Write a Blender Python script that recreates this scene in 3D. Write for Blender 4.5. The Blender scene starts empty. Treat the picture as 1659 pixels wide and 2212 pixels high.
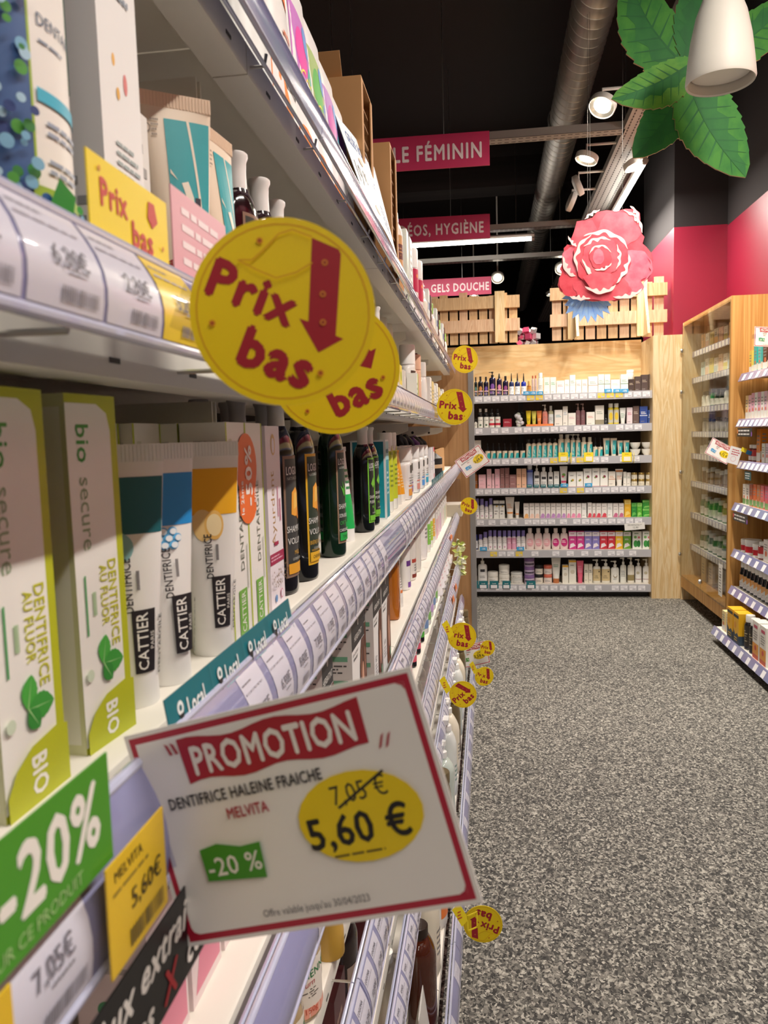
import bpy, bmesh, math, random
from mathutils import Vector, Matrix
random.seed(7)
C = bpy.context.scene.collection
scene = bpy.context.scene
PI = math.pi

# ------------------------------------------------------------ camera
F = 1670.0                                   # focal length in pixels of the 1659 x 2212 frame
EYE = Vector((0, 0, 1.30))
Yc = Vector((226, 171, -F)).normalized()     # the aisle direction as the camera sees it
Zc = Vector((-0.014, 1, 0)); Zc = (Zc - Yc * Zc.dot(Yc)).normalized()
Xc = Yc.cross(Zc)
R3 = Matrix((Xc, Yc, Zc))
cam_d = bpy.data.cameras.new('camera'); cam = bpy.data.objects.new('camera', cam_d); C.objects.link(cam)
cam.matrix_world = Matrix.Translation(EYE) @ R3.to_4x4()
cam_d.sensor_fit = 'VERTICAL'; cam_d.sensor_height = 36.0; cam_d.lens = F / 2212 * 36.0
cam_d.clip_start = 0.02; cam_d.clip_end = 60
cam_d.dof.use_dof = True; cam_d.dof.focus_distance = 1.7; cam_d.dof.aperture_fstop = 15.0
scene.camera = cam

def ray(px, py):
    return R3 @ Vector(((px - 829.5) / F, (1106 - py) / F, -1.0))
def atD(px, py, d): return EYE + ray(px, py) * d
def atX(px, py, x): r = ray(px, py); return EYE + r * (x / r.x)
def atY(px, py, y): r = ray(px, py); return EYE + r * (y / r.y)
def atZ(px, py, z): r = ray(px, py); return EYE + r * ((z - EYE.z) / r.z)

# ------------------------------------------------------------ view, world, lights
vs = scene.view_settings
scene.display_settings.display_device = 'sRGB'
vs.view_transform = 'Standard'; vs.look = 'None'; vs.gamma = 1.0; vs.use_curve_mapping = False
vs.exposure = 0.0
w = bpy.data.worlds.new('world'); scene.world = w; w.use_nodes = True
w.node_tree.nodes['Background'].inputs[0].default_value = (1.0, 0.93, 0.86, 1)
w.node_tree.nodes['Background'].inputs[1].default_value = 0.05

def area(name, loc, sx, sy, power, col=(1, 0.93, 0.84), rot=(0, 0, 0)):
    l = bpy.data.lights.new(name, 'AREA'); l.shape = 'RECTANGLE'; l.size = sx; l.size_y = sy
    l.energy = power; l.color = col
    o = bpy.data.objects.new(name, l); C.objects.link(o); o.location = loc; o.rotation_euler = rot
    return o
TRAY_X, TRAY_Z = 0.99, 3.20
TUBES_Y = [-2.6, -0.7, 1.2, 4.05, 6.4]
for k, y in enumerate(TUBES_Y):
    area('tube_light', (TRAY_X + 0.09, y, TRAY_Z - 0.16), 0.05, 1.45, (10, 26, 50, 60, 60)[k])
area('cross_tube_light', (-0.28, 8.1, 3.16), 1.5, 0.06, 34)
area('neighbour_aisle_tube_light', (-1.9, 3.0, 3.2), 0.06, 1.45, 30)

# ------------------------------------------------------------ materials
def lin(c):
    if isinstance(c, str):
        c = c.lstrip('#'); c = tuple(int(c[i:i + 2], 16) / 255 for i in (0, 2, 4))
    return tuple(x / 12.92 if x <= 0.04045 else ((x + 0.055) / 1.055) ** 2.4 for x in c) + (1,)
MATS = {}
def M(col, rough=0.45, metal=0.0, trans=0.0, alpha=1.0, emit=0.0, coat=0.0, name=None):
    key = (col, rough, metal, trans, alpha, emit, coat)
    if key in MATS: return MATS[key]
    m = bpy.data.materials.new(name or 'mat_' + str(col)); m.use_nodes = True
    b = m.node_tree.nodes['Principled BSDF']
    b.inputs['Base Color'].default_value = lin(col)
    b.inputs['Roughness'].default_value = rough; b.inputs['Metallic'].default_value = metal
    b.inputs['Transmission Weight'].default_value = trans
    b.inputs['Alpha'].default_value = alpha
    b.inputs['Coat Weight'].default_value = coat
    if emit:
        b.inputs['Emission Color'].default_value = lin(col); b.inputs['Emission Strength'].default_value = emit
    MATS[key] = m
    return m
def node_mat(name, build, rough=0.5, metal=0.0, coat=0.0):
    m = bpy.data.materials.new(name); m.use_nodes = True
    nt = m.node_tree; b = nt.nodes['Principled BSDF']
    b.inputs['Roughness'].default_value = rough; b.inputs['Metallic'].default_value = metal
    b.inputs['Coat Weight'].default_value = coat
    build(nt, b); return m
def N(nt, t, **kw):
    n = nt.nodes.new(t)
    for k, v in kw.items():
        if k in n.inputs: n.inputs[k].default_value = v
        else: setattr(n, k, v)
    return n
def ramp(nt, stops):
    r = nt.nodes.new('ShaderNodeValToRGB'); e = r.color_ramp.elements
    e[0].position, e[0].color = stops[0][0], lin(stops[0][1])
    e[1].position, e[1].color = stops[-1][0], lin(stops[-1][1])
    for p, c in stops[1:-1]:
        x = e.new(p); x.color = lin(c)
    return r
def b_floor(nt, b):
    tc = N(nt, 'ShaderNodeTexCoord')
    mp = N(nt, 'ShaderNodeMapping'); mp.inputs['Scale'].default_value = (1, 0.75, 1)
    v = N(nt, 'ShaderNodeTexVoronoi', Scale=190.0); v.inputs['Randomness'].default_value = 1
    n = N(nt, 'ShaderNodeTexNoise', Scale=60.0, Detail=3.0)
    mx = N(nt, 'ShaderNodeMix', data_type='RGBA'); mx.inputs[0].default_value = 0.02
    nt.links.new(tc.outputs['Object'], mp.inputs['Vector'])
    nt.links.new(mp.outputs[0], mx.inputs[6]); nt.links.new(n.outputs['Color'], mx.inputs[7])
    nt.links.new(tc.outputs['Object'], n.inputs['Vector'])
    nt.links.new(mx.outputs[2], v.inputs['Vector'])
    sp = N(nt, 'ShaderNodeSeparateColor'); nt.links.new(v.outputs['Color'], sp.inputs[0])
    r = ramp(nt, [(0.0, '#282726'), (0.3, '#454340'), (0.5, '#68655f'), (0.72, '#827e76'), (1.0, '#bdb8ad')])
    r.color_ramp.interpolation = 'LINEAR'
    nt.links.new(sp.outputs[0], r.inputs[0]); nt.links.new(r.outputs[0], b.inputs['Base Color'])
    b.inputs['Roughness'].default_value = 0.8
M_FLOOR = node_mat('speckled_floor', b_floor)
def wood(name, c1, c2, scale=(1.0, 1.0, 0.09), dist=3.0, wscale=9.0, rough=0.5):
    def f(nt, b):
        tc = N(nt, 'ShaderNodeTexCoord'); mp = N(nt, 'ShaderNodeMapping')
        mp.inputs['Scale'].default_value = scale
        n = N(nt, 'ShaderNodeTexNoise', Scale=wscale, Detail=4.0); n.inputs['Distortion'].default_value = dist
        n2 = N(nt, 'ShaderNodeTexNoise', Scale=wscale * 9, Detail=2.0)
        r = ramp(nt, [(0.35, c1), (0.5, c2), (0.56, c1), (0.68, c2)])
        mx = N(nt, 'ShaderNodeMix', data_type='RGBA', blend_type='MULTIPLY'); mx.inputs[0].default_value = 0.25
        nt.links.new(tc.outputs['Object'], mp.inputs['Vector'])
        nt.links.new(mp.outputs[0], n.inputs['Vector']); nt.links.new(mp.outputs[0], n2.inputs['Vector'])
        nt.links.new(n.outputs[0], r.inputs[0]); nt.links.new(r.outputs[0], mx.inputs[6])
        nt.links.new(n2.outputs['Fac'], mx.inputs[7]); nt.links.new(mx.outputs[2], b.inputs['Base Color'])
        b.inputs['Roughness'].default_value = rough
    return node_mat(name, f)
W_PALE = wood('pale_plywood', '#f0d8ac', '#e0bd86')
W_PLY = wood('figured_plywood', '#ecd09c', '#dcb47c', scale=(0.35, 1, 1.6), wscale=3.2, dist=1.5)
W_OAK = wood('oak_board', '#d3a262', '#bd8748', scale=(1, 1, 0.05), wscale=14, dist=1.0)
W_PINE = wood('striped_pine', '#d9a55f', '#bd8440', scale=(1, 1, 0.02), wscale=26, dist=0.4)
W_CRATE = wood('crate_board', '#dcb88a', '#c89f70', wscale=12)
W_CRATE2 = wood('crate_board_pink', '#e2bf9c', '#d0a582', wscale=12)
W_DARK = wood('dark_back_panel', '#38221a', '#2c1a14')
def b_duct(nt, b):

    n = N(nt, 'ShaderNodeTexNoise', Scale=5.0, Detail=3.0)
    r = ramp(nt, [(0.3, '#a9a7a2'), (0.7, '#d2cfc8')]); nt.links.new(n.outputs[0], r.inputs[0])
    nt.links.new(r.outputs[0], b.inputs['Base Color'])
M_DUCT = node_mat('galvanised_steel', b_duct, rough=0.42, metal=0.8)
def b_ceil(nt, b):
    n = N(nt, 'ShaderNodeTexNoise', Scale=2.2, Detail=5.0)
    r = ramp(nt, [(0.35, '#1c1615'), (0.7, '#2b2321')]); nt.links.new(n.outputs[0], r.inputs[0])
    nt.links.new(r.outputs[0], b.inputs['Base Color'])
M_CEIL = node_mat('black_ceiling_paint', b_ceil, rough=0.95)
def leafmat(name, c1, c2):
    def f(nt, b):
        n = N(nt, 'ShaderNodeTexNoise', Scale=6.0, Detail=3.0)
        r = ramp(nt, [(0.35, c1), (0.65, c2)]); nt.links.new(n.outputs[0], r.inputs[0])
        nt.links.new(r.outputs[0], b.inputs['Base Color'])
    return node_mat(name, f, rough=0.6)
LEAF_A = leafmat('leaf_green', '#2e8a2c', '#4a9f2f'); LEAF_B = leafmat('leaf_dark', '#1f7a32', '#2c8534')
LEAF_C = leafmat('leaf_light', '#4d9c30', '#6bb035'); LEAF_V = leafmat('leaf_vein', '#1c7030', '#1f7a32')
CREAM = M('#ece6da', 0.4, name='cream_powder_coat')
STEEL = M('#c9c7c2', 0.3, 1.0, name='steel'); GREYM = M('#b9b7b0', 0.45, 0.3, name='grey_metal')
WHITE = M('#f4f2ee', 0.4); BLACK = M('#141214', 0.35); TAG = M('#f4f3f8', 0.5)
RAIL = M('#8f90b8', 0.18, coat=0.6, name='lilac_rail_plastic'); LIPM = M('#c7cbe6', 0.12, coat=1.0, name='clear_rail_edge')
def glassy(name, tint, fac=0.86):
    m = bpy.data.materials.new(name); m.use_nodes = True; nt = m.node_tree
    nt.nodes.remove(nt.nodes['Principled BSDF'])
    t = N(nt, 'ShaderNodeBsdfTransparent'); t.inputs[0].default_value = lin(tint)
    g = N(nt, 'ShaderNodeBsdfGlossy'); g.inputs['Roughness'].default_value = 0.05
    x = N(nt, 'ShaderNodeMixShader'); fr = N(nt, 'ShaderNodeFresnel'); fr.inputs[0].default_value = 1.25
    ge = N(nt, 'ShaderNodeNewGeometry'); mu = N(nt, 'ShaderNodeMath', operation='MULTIPLY_ADD'); mu.inputs[1].default_value = -1.0; mu.inputs[2].default_value = 1.0
    m2 = N(nt, 'ShaderNodeMath', operation='MULTIPLY'); nt.links.new(ge.outputs['Backfacing'], mu.inputs[0]); nt.links.new(mu.outputs[0], m2.inputs[0]); nt.links.new(fr.outputs[0], m2.inputs[1])
    nt.links.new(m2.outputs[0], x.inputs[0]); nt.links.new(t.outputs[0], x.inputs[1]); nt.links.new(g.outputs[0], x.inputs[2])
    nt.links.new(x.outputs[0], nt.nodes['Material Output'].inputs[0]); return m
GLASS = glassy('cabinet_glass', '#f4f4f0'); CLEAR = glassy('clear_plastic', '#f2f2f8')

# ------------------------------------------------------------ mesh builder
_txt = {}
def text_mesh(s, bold=0.0, shear=0.0, sp=1.0, fine=False):
    key = (s, bold, shear, sp, fine)
    if key in _txt: return _txt[key]
    cu = bpy.data.curves.new('t', 'FONT'); cu.body = s; cu.size = 1; cu.offset = 0.0; cu.shear = shear
    cu.resolution_u = 2; cu.fill_mode = 'FRONT'; cu.space_character = sp + bold * 2.2
    o = bpy.data.objects.new('t', cu); C.objects.link(o)
    dg = bpy.context.evaluated_depsgraph_get(); me = o.evaluated_get(dg).to_mesh()
    vs_ = [(v.co.x, v.co.y, 0.0) for v in me.vertices]; fs = [tuple(p.vertices) for p in me.polygons]
    if bold > 0.009 and vs_:      # heavier weight: the letter shapes thickened sideways and upwards
        e_ = bold * 0.95; n_ = len(vs_); base = list(vs_); bf = list(fs)
        for k_, (dx_, dy_) in enumerate(((-e_, 0), (e_, 0), (0, e_), (0, -e_))):
            if k_: fs += [tuple(i + n_ * k_ for i in f) for f in bf]
            sh_ = [(x + dx_, y + dy_, float(k_)) for x, y, z_ in base]; vs_ = sh_ if k_ == 0 else vs_ + sh_
    if fine and vs_:
        bm = bmesh.new(); bvs = [bm.verts.new(v_) for v_ in vs_]
        for f_ in fs:
            try: bm.faces.new([bvs[i] for i in f_])
            except ValueError: pass
        for ax in (0, 1):
            a_ = min(v[ax] for v in vs_); b_ = max(v[ax] for v in vs_); q = a_ + 0.16
            while q < b_:
                co = (q, 0, 0) if ax == 0 else (0, q, 0); no = (1, 0, 0) if ax == 0 else (0, 1, 0)
                bmesh.ops.bisect_plane(bm, geom=bm.verts[:] + bm.edges[:] + bm.faces[:], plane_co=co, plane_no=no, dist=1e-5); q += 0.16
        bm.verts.index_update(); vs_ = [tuple(v.co) for v in bm.verts]; fs = [tuple(v.index for v in f.verts) for f in bm.faces]; bm.free()
    o.evaluated_get(dg).to_mesh_clear(); bpy.data.objects.remove(o); bpy.data.curves.remove(cu)
    if not vs_: vs_ = [(0, 0, 0)]
    x0 = min(v[0] for v in vs_); x1 = max(v[0] for v in vs_); y0 = min(v[1] for v in vs_); y1 = max(v[1] for v in vs_)
    _txt[key] = (vs_, fs, x0, x1, y0, y1); return _txt[key]

class MB:
    def __init__(s): s.v = []; s.f = []; s.m = []; s.mats = []; s.flat = False
    def mi(s, m):
        if isinstance(m, str): m = M(m)
        if m not in s.mats: s.mats.append(m)
        return s.mats.index(m)
    def add(s, vs_, fs, m):
        b = len(s.v); i = s.mi(m); s.v += [tuple(v) for v in vs_]
        for f in fs: s.f.append(tuple(b + k for k in f)); s.m.append(i)
        return s
    def box(s, c, d, m, rot=None):
        x, y, z = d[0] / 2, d[1] / 2, d[2] / 2; vs_ = []
        for a in (-x, x):
            for b in (-y, y):
                for e in (-z, z):
                    p = Vector((a, b, e))
                    if rot is not None: p = rot @ p
                    vs_.append(p + Vector(c))
        return s.add(vs_, [(0, 1, 3, 2), (4, 6, 7, 5), (0, 4, 5, 1), (2, 3, 7, 6), (0, 2, 6, 4), (1, 5, 7, 3)], m)
    def box2(s, a, b, m):
        return s.box([(a[i] + b[i]) / 2 for i in range(3)], [abs(b[i] - a[i]) for i in range(3)], m)
    def lathe(s, prof, m, n=24, sx=1.0, sy=1.0, c=(0, 0, 0), caps=True, power=1.0):
        vs_ = []; k = len(prof)
        for r, z in prof:
            for i in range(n):
                t = 2 * PI * i / n; cx, sy_ = math.cos(t), math.sin(t)
                if power != 1.0:
                    cx = math.copysign(abs(cx) ** power, cx); sy_ = math.copysign(abs(sy_) ** power, sy_)
                vs_.append((c[0] + r * sx * cx, c[1] + r * sy * sy_, c[2] + z))
        fs = [(j * n + i, j * n + (i + 1) % n, (j + 1) * n + (i + 1) % n, (j + 1) * n + i) for j in range(k - 1) for i in range(n)]
        if caps:
            if prof[0][0] > 1e-5: fs.append(tuple(range(n))[::-1])
            if prof[-1][0] > 1e-5: fs.append(tuple((k - 1) * n + i for i in range(n)))
        return s.add(vs_, fs, m)
    def extr(s, pts, m, a, b, axis=1, closed=True):
        """profile pts (two coordinates) swept between a and b along an axis"""
        n = len(pts); vs_ = []
        for e in (a, b):
            for p in pts:
                q = [p[0], p[1]]; q.insert(axis, e); vs_.append(q)
        fs = [(i, (i + 1) % n, n + (i + 1) % n, n + i) for i in range(n if closed else n - 1)]
        if closed: fs += [tuple(range(n))[::-1], tuple(range(n, 2 * n))]
        return s.add(vs_, fs, m)
    def tube(s, pts, r, m, n=10):
        pts = [Vector(p) for p in pts]; vs_ = []
        for i, p in enumerate(pts):
            d = (pts[min(i + 1, len(pts) - 1)] - pts[max(i - 1, 0)]).normalized()
            a = d.orthogonal().normalized() if i == 0 else (a - d * a.dot(d)).normalized()
            b = d.cross(a)
            for k in range(n):
                t = 2 * PI * k / n; vs_.append(p + (a * math.cos(t) + b * math.sin(t)) * r)
        L = len(pts)
        fs = [(j * n + i, j * n + (i + 1) % n, (j + 1) * n + (i + 1) % n, (j + 1) * n + i) for j in range(L - 1) for i in range(n)]
        fs += [tuple(range(n))[::-1], tuple((L - 1) * n + i for i in range(n))]
        return s.add(vs_, fs, m)
    def slab(s, poly, th, mf, ms, mp=None):
        """flat board: polygon in x,z, thickness th along +y; front faces -y"""
        n = len(poly); mp = mp or (lambda x, z, y: (x, y, z))
        s.add([mp(x, z, 0) for x, z in poly], [tuple(range(n))], mf)
        s.add([mp(x, z, th) for x, z in poly], [tuple(range(n))[::-1]], ms)
        vs_ = [mp(x, z, 0) for x, z in poly] + [mp(x, z, th) for x, z in poly]
        return s.add(vs_, [(i, n + i, n + (i + 1) % n, (i + 1) % n) for i in range(n)], ms)
    def art(s, W, H, ops, mp, layer=1, eps=0.00012, curved=False):
        """ops in 0..1 of a W x H face; mp(u, v, lift) with u, v in metres from the face's lower left corner"""
        for op in ops:
            off = eps * layer; layer += 1; k = op[0]
            if k == 'R':
                _, u0, v0, u1, v1, col = op
                n = 12 if curved else 1; nv = 1 + int((v1 - v0) * 9) if curved else 1; vs_ = []; fs = []; q = nv + 1
                for i in range(n + 1):
                    u = (u0 + (u1 - u0) * i / n) * W
                    vs_ += [mp(u, (v0 + (v1 - v0) * j / nv) * H, off) for j in range(q)]
                for i in range(n):
                    for j in range(nv): fs.append((q * i + j, q * i + q + j, q * i + q + 1 + j, q * i + 1 + j))
                s.add(vs_, fs, col)
            elif k == 'C':
                _, u, v, r, col = op[:5]; ry = op[5] if len(op) > 5 else r
                n = 24; vs_ = [mp(u * W, v * H, off)]; fs = []
                for q in (0.35, 0.7, 1.0):
                    for i in range(n):
                        t = 2 * PI * i / n; vs_.append(mp(u * W + r * q * math.cos(t), v * H + ry * q * math.sin(t), off))
                for i in range(n):
                    j = (i + 1) % n; fs.append((0, 1 + i, 1 + j))
                    for q in (0, 1): fs.append((1 + q * n + i, 1 + q * n + n + i, 1 + q * n + n + j, 1 + q * n + j))
                s.add(vs_, fs, col)
            elif k == 'P':
                _, pts, col = op
                if not curved: s.add([mp(a * W, b * H, off) for a, b in pts], [tuple(range(len(pts)))], col)
                else:
                    def clip(P_, q, sg):
                        out = []
                        for i_ in range(len(P_)):
                            a_, b_ = P_[i_], P_[(i_ + 1) % len(P_)]; da, db = sg * (a_[0] - q), sg * (b_[0] - q)
                            if da >= 0: out.append(a_)
                            if (da > 0 > db) or (da < 0 < db): t_ = da / (da - db); out.append((q, a_[1] + (b_[1] - a_[1]) * t_))
                        return out
                    u0, u1 = min(p[0] for p in pts), max(p[0] for p in pts)
                    v0, v1 = min(p[1] for p in pts), max(p[1] for p in pts); nv = 1 + int((v1 - v0) * 10)
                    for i in range(8):
                        sl = clip(clip(list(pts), u0 + (u1 - u0) * i / 8, 1), u0 + (u1 - u0) * (i + 1) / 8, -1)
                        for j in range(nv if len(sl) > 2 else 0):
                            tl = [(b, a) for a, b in sl]
                            tl = clip(clip(tl, v0 + (v1 - v0) * j / nv, 1), v0 + (v1 - v0) * (j + 1) / nv, -1)
                            if len(tl) > 2: s.add([mp(a * W, b * H, off) for b, a in tl], [tuple(range(len(tl)))], col)
            elif k == 'RING':
                _, u, v, r, t_, col = op; n = 40; vs_ = []
                for i in range(n):
                    t = 2 * PI * i / n
                    for q in (r, r - t_): vs_.append(mp(u * W + q * math.cos(t), v * H + q * math.sin(t), off))
                s.add(vs_, [(2 * i, 2 * ((i + 1) % n), 2 * ((i + 1) % n) + 1, 2 * i + 1) for i in range(n)], col)
            elif k == 'T':   # text, centre u v, letter height (m), colour, rotation deg, max width (m), bold, shear
                _, tx, u, v, h, col = op[:6]; rot = op[6] if len(op) > 6 else 0; mw = op[7] if len(op) > 7 else None
                bold = op[8] if len(op) > 8 else 0.0; sh = op[9] if len(op) > 9 else 0.0
                vs2, fs, x0, x1, y0, y1 = text_mesh(tx, bold, sh, 1.0, curved)
                sc = h / 0.72; sw = sc
                if mw and (x1 - x0) * sc > mw: sw = mw / (x1 - x0)
                cs, sn = math.cos(math.radians(rot)), math.sin(math.radians(rot)); out = []
                for x, y, kz in vs2:
                    a = (x - (x0 + x1) / 2) * sw; b = (y - 0.36) * sc
                    out.append(mp(u * W + a * cs - b * sn, v * H + a * sn + b * cs, off + kz * eps * 0.22))
                s.add(out, fs, col)
            elif k == 'L':   # a block of tiny print lines: u0 v0 u1 v1 n colour
                _, u0, v0, u1, v1, n, col = op; rr = random.Random(int(u0 * 997 + v1 * 131) + n)
                for i in range(n):
                    va = v0 + (v1 - v0) * (i + 0.25) / n; vb = va + (v1 - v0) / n * 0.42; u = u0
                    end = u1 - (u1 - u0) * rr.random() * 0.35
                    while u < end:
                        e = min(end, u + (u1 - u0) * rr.uniform(0.1, 0.3))
                        s.add([mp(u * W, va * H, off), mp(e * W, va * H, off), mp(e * W, vb * H, off), mp(u * W, vb * H, off)], [(0, 1, 2, 3)], col)
                        u = e + (u1 - u0) * 0.035
            elif k == 'B':   # bar code
                _, u0, v0, u1, v1, col = op; rr = random.Random(5); u = u0
                while u < u1:
                    e = u + (u1 - u0) * rr.choice((0.015, 0.03, 0.045))
                    s.add([mp(u * W, v0 * H, off), mp(e * W, v0 * H, off), mp(e * W, v1 * H, off), mp(u * W, v1 * H, off)], [(0, 1, 2, 3)], col)
                    u = e + (u1 - u0) * rr.choice((0.015, 0.03))
        return s
    def mesh(s, name):
        me = bpy.data.meshes.new(name); me.from_pydata(s.v, [], s.f)
        for m in s.mats: me.materials.append(m)
        me.polygons.foreach_set('material_index', s.m); me.update()
        bm = bmesh.new(); bm.from_mesh(me)
        for f in bm.faces: f.smooth = True
        for e in bm.edges:
            e.smooth = len(e.link_faces) == 2 and e.calc_face_angle(0) < 0.62
        bm.to_mesh(me); bm.free(); return me

def link(name, me, parent=None, loc=None, rot=None):
    o = bpy.data.objects.new(name, me); C.objects.link(o)
    if parent: o.parent = parent
    if loc is not None: o.location = loc
    if rot is not None: o.rotation_euler = rot
    return o
def build(mb, name, parent=None, loc=None, rot=None): return link(name, mb.mesh(name), parent, loc, rot)
def tag(o, label, cat, group=None):
    o['label'] = label; o['category'] = cat
    if group: o['group'] = group
    return o
def struct(o): o['kind'] = 'structure'; return o
def thing(name, label, cat, loc=(0, 0, 0), rz=0, group=None):
    o = bpy.data.objects.new(name, None); C.objects.link(o); o.location = loc; o.rotation_euler = (0, 0, rz)
    o.empty_display_size = 0.02; return tag(o, label, cat, group)

# a product = (object name, category, [(part name, mesh)]); one part and no root name -> a single mesh
def place(prod, label, loc, rz=0.0, group=None, tilt=0.0, sc=None):
    name, cat, parts = prod
    if len(parts) == 1: o = link(name, parts[0][1])
    else:
        o = bpy.data.objects.new(name, None); C.objects.link(o); o.empty_display_size = 0.02
        made = []
        for pt in parts:
            c = link(pt[0], pt[1], o); made.append(c)
            if len(pt) > 2: c.parent = made[pt[2]]
    o.location = loc; o.rotation_euler = (tilt, 0, rz)
    if sc: o.scale = sc
    return tag(o, label, cat, group)

# ------------------------------------------------------------ product builders (front faces -Y, base at z = 0)
def mb_mesh(f): mb = MB(); f(mb); return mb.mesh('part')
def face_map(w, d, h, face):
    if face == 'F': return w, h, lambda u, v, o: (u - w / 2, -d / 2 - o, v)
    if face == 'L': return d, h, lambda u, v, o: (-w / 2 - o, d / 2 - u, v)
    if face == 'R': return d, h, lambda u, v, o: (w / 2 + o, u - d / 2, v)
    return w, d, lambda u, v, o: (u - w / 2, v - d / 2, h + o)
def carton(w, d, h, col, F=(), L=(), R=(), T=(), name='carton', cat='box', rough=0.45):
    mb = MB(); mb.box((0, 0, h / 2), (w, d, h), M(col, rough))
    for k, ops in (('F', F), ('L', L), ('R', R), ('T', T)):
        if ops: W, H, mp = face_map(w, d, h, k); mb.art(W, H, ops, mp)
    # closing flap seam on top
    mb.box((0, -d / 2 + 0.0015, h), (w * 0.96, 0.0008, 0.0005), M(col, rough))
    return (name, cat, [('body', mb.mesh('carton'))])
def bottle(w, d, h, col, cap=None, cap_r=0.012, cap_h=0.03, sh=0.12, lab=None, lw=0.9, lv=(0.12, 0.72), ops=(), base=None,
           rough=0.2, trans=0.0, power=1.0, name='bottle', cat='bottle', kind='screw', neck=0.006, waist=0.0, n=24):
    a, b = w / 2, d / 2; hb = h - cap_h - (0 if kind == 'flip' else 0)
    r0 = cap_r / a; z1 = hb - sh * h - neck
    prof = [(0.86, 0), (0.97, 0.002), (1, 0.006)]
    for i in range(1, 7):
        t = i / 6; prof.append((1 - waist * math.sin(PI * t), 0.006 + (z1 - 0.006) * t))
    for i in range(1, 6):
        t = i / 5; prof.append((r0 * 0.9 + (1 - r0 * 0.9) * max(0, math.cos(t * PI / 2)) ** 0.62, z1 + (hb - neck - z1) * math.sin(t * PI / 2)))
    prof.append((r0 * 0.85, hb))
    bm_ = M(col, rough, trans=trans, coat=0.3) if isinstance(col, str) else col
    mb = MB()
    # scale radii: neck must be round, so blend the ellipse towards a circle
    vs_ = []; k = len(prof)
    for q, (r, z) in enumerate(prof):
        t = max(0, (z - z1) / (hb - z1)) if hb > z1 else 0
        ax = a * r; by = b * r
        if t > 0:
            rr = min(b, cap_r * 0.9); by = b + (rr - b) * (1 - math.cos(t * PI / 2)) if t < 1 else rr
            by = min(by, b)
        for i in range(n):
            g = 2 * PI * i / n; c_, s_ = math.cos(g), math.sin(g)
            if power != 1: c_ = math.copysign(abs(c_) ** power, c_); s_ = math.copysign(abs(s_) ** power, s_)
            vs_.append((ax * c_, by * s_, z))
    fs = [(j * n + i, j * n + (i + 1) % n, (j + 1) * n + (i + 1) % n, (j + 1) * n + i) for j in range(k - 1) for i in range(n)]
    fs += [tuple(range(n))[::-1], tuple((k - 1) * n + i for i in range(n))]
    mb.add(vs_, fs, bm_); parts = [('body', mb.mesh('bottle_body'))]
    if lab or ops:
        v0, v1 = lv[0] * h, lv[1] * h; LW = w * lw
        def mp(u, v, o):
            z = v0 + v; t = max(-1.5, min(1.5, (u - LW / 2) / a)); 
            tt = min(1, max(0, (z - 0.006) / (z1 - 0.006))); k_ = 1 - waist * math.sin(PI * tt)
            c_, s_ = math.sin(t), math.cos(t)
            if power != 1: c_ = math.copysign(abs(c_) ** power, c_); s_ = abs(s_) ** power
            oo = o + 0.0003
            return ((a * k_ + oo) * c_, -(b * k_ + oo) * s_, z)
        lm = MB(); o_ = list(ops)
        if lab: o_ = [('R', 0, 0, 1, 1, lab)] + o_
        lm.art(LW, v1 - v0, o_, mp, curved=True)
        parts.append(('label', lm.mesh('bottle_label')))
    if cap and kind != 'none':
        cm = MB(); m = M(cap, 0.3) if isinstance(cap, str) else cap; r = cap_r
        if kind == 'screw': cm.lathe([(r, 0), (r, cap_h * 0.92), (r * 0.93, cap_h), (0, cap_h)], m, 20, c=(0, 0, hb - 0.001))
        elif kind == 'flare': cm.lathe([(r * 0.86, 0), (r * 0.82, cap_h * 0.45), (r * 0.86, cap_h * 0.75), (r * 1.02, cap_h * 0.88), (r, cap_h * 0.97), (r * 0.9, cap_h), (0, cap_h)], m, 24, c=(0, 0, hb - 0.001))
        elif kind == 'flip':
            cm.lathe([(1, 0), (1, cap_h * 0.9), (0.94, cap_h), (0, cap_h)], m, 24, sx=a * r0, sy=min(b, cap_r), c=(0, 0, hb - 0.001), power=power)
        elif kind == 'drop':
            cm.lathe([(r, 0), (r, cap_h * 0.4), (r * 0.55, cap_h * 0.45), (r * 0.5, cap_h * 0.9), (r * 0.3, cap_h), (0, cap_h)], m, 16, c=(0, 0, hb - 0.001))
        elif kind == 'pump':
            cm.lathe([(r, 0), (r, cap_h * 0.35), (r * 0.4, cap_h * 0.38), (r * 0.35, cap_h * 0.72), (r * 0.8, cap_h * 0.74), (r * 0.8, cap_h), (0, cap_h)], m, 16, c=(0, 0, hb - 0.001))
            cm.box((-r * 1.3, 0, hb + cap_h * 0.88), (r * 2.6, r * 0.7, cap_h * 0.14), m)
        elif kind == 'spray':
            cm.lathe([(r, 0), (r * 0.9, cap_h * 0.4), (r * 0.5, cap_h * 0.55), (r * 0.5, cap_h * 0.6)], m, 16, c=(0, 0, hb - 0.001))
            cm.box((-r * 0.3, 0, hb + cap_h * 0.8), (r * 2.2, r * 1.1, cap_h * 0.4), m)
        elif kind == 'cone':
            cm.lathe([(r, 0), (r * 0.95, cap_h * 0.15), (r * 0.45, cap_h * 0.9), (r * 0.3, cap_h), (0, cap_h)], m, 16, c=(0, 0, hb - 0.001))
        parts.append(({'pump': 'pump', 'spray': 'spray_head', 'drop': 'dropper'}.get(kind, 'cap'), cm.mesh('bottle_cap')))
    return (name, cat, parts)
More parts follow.
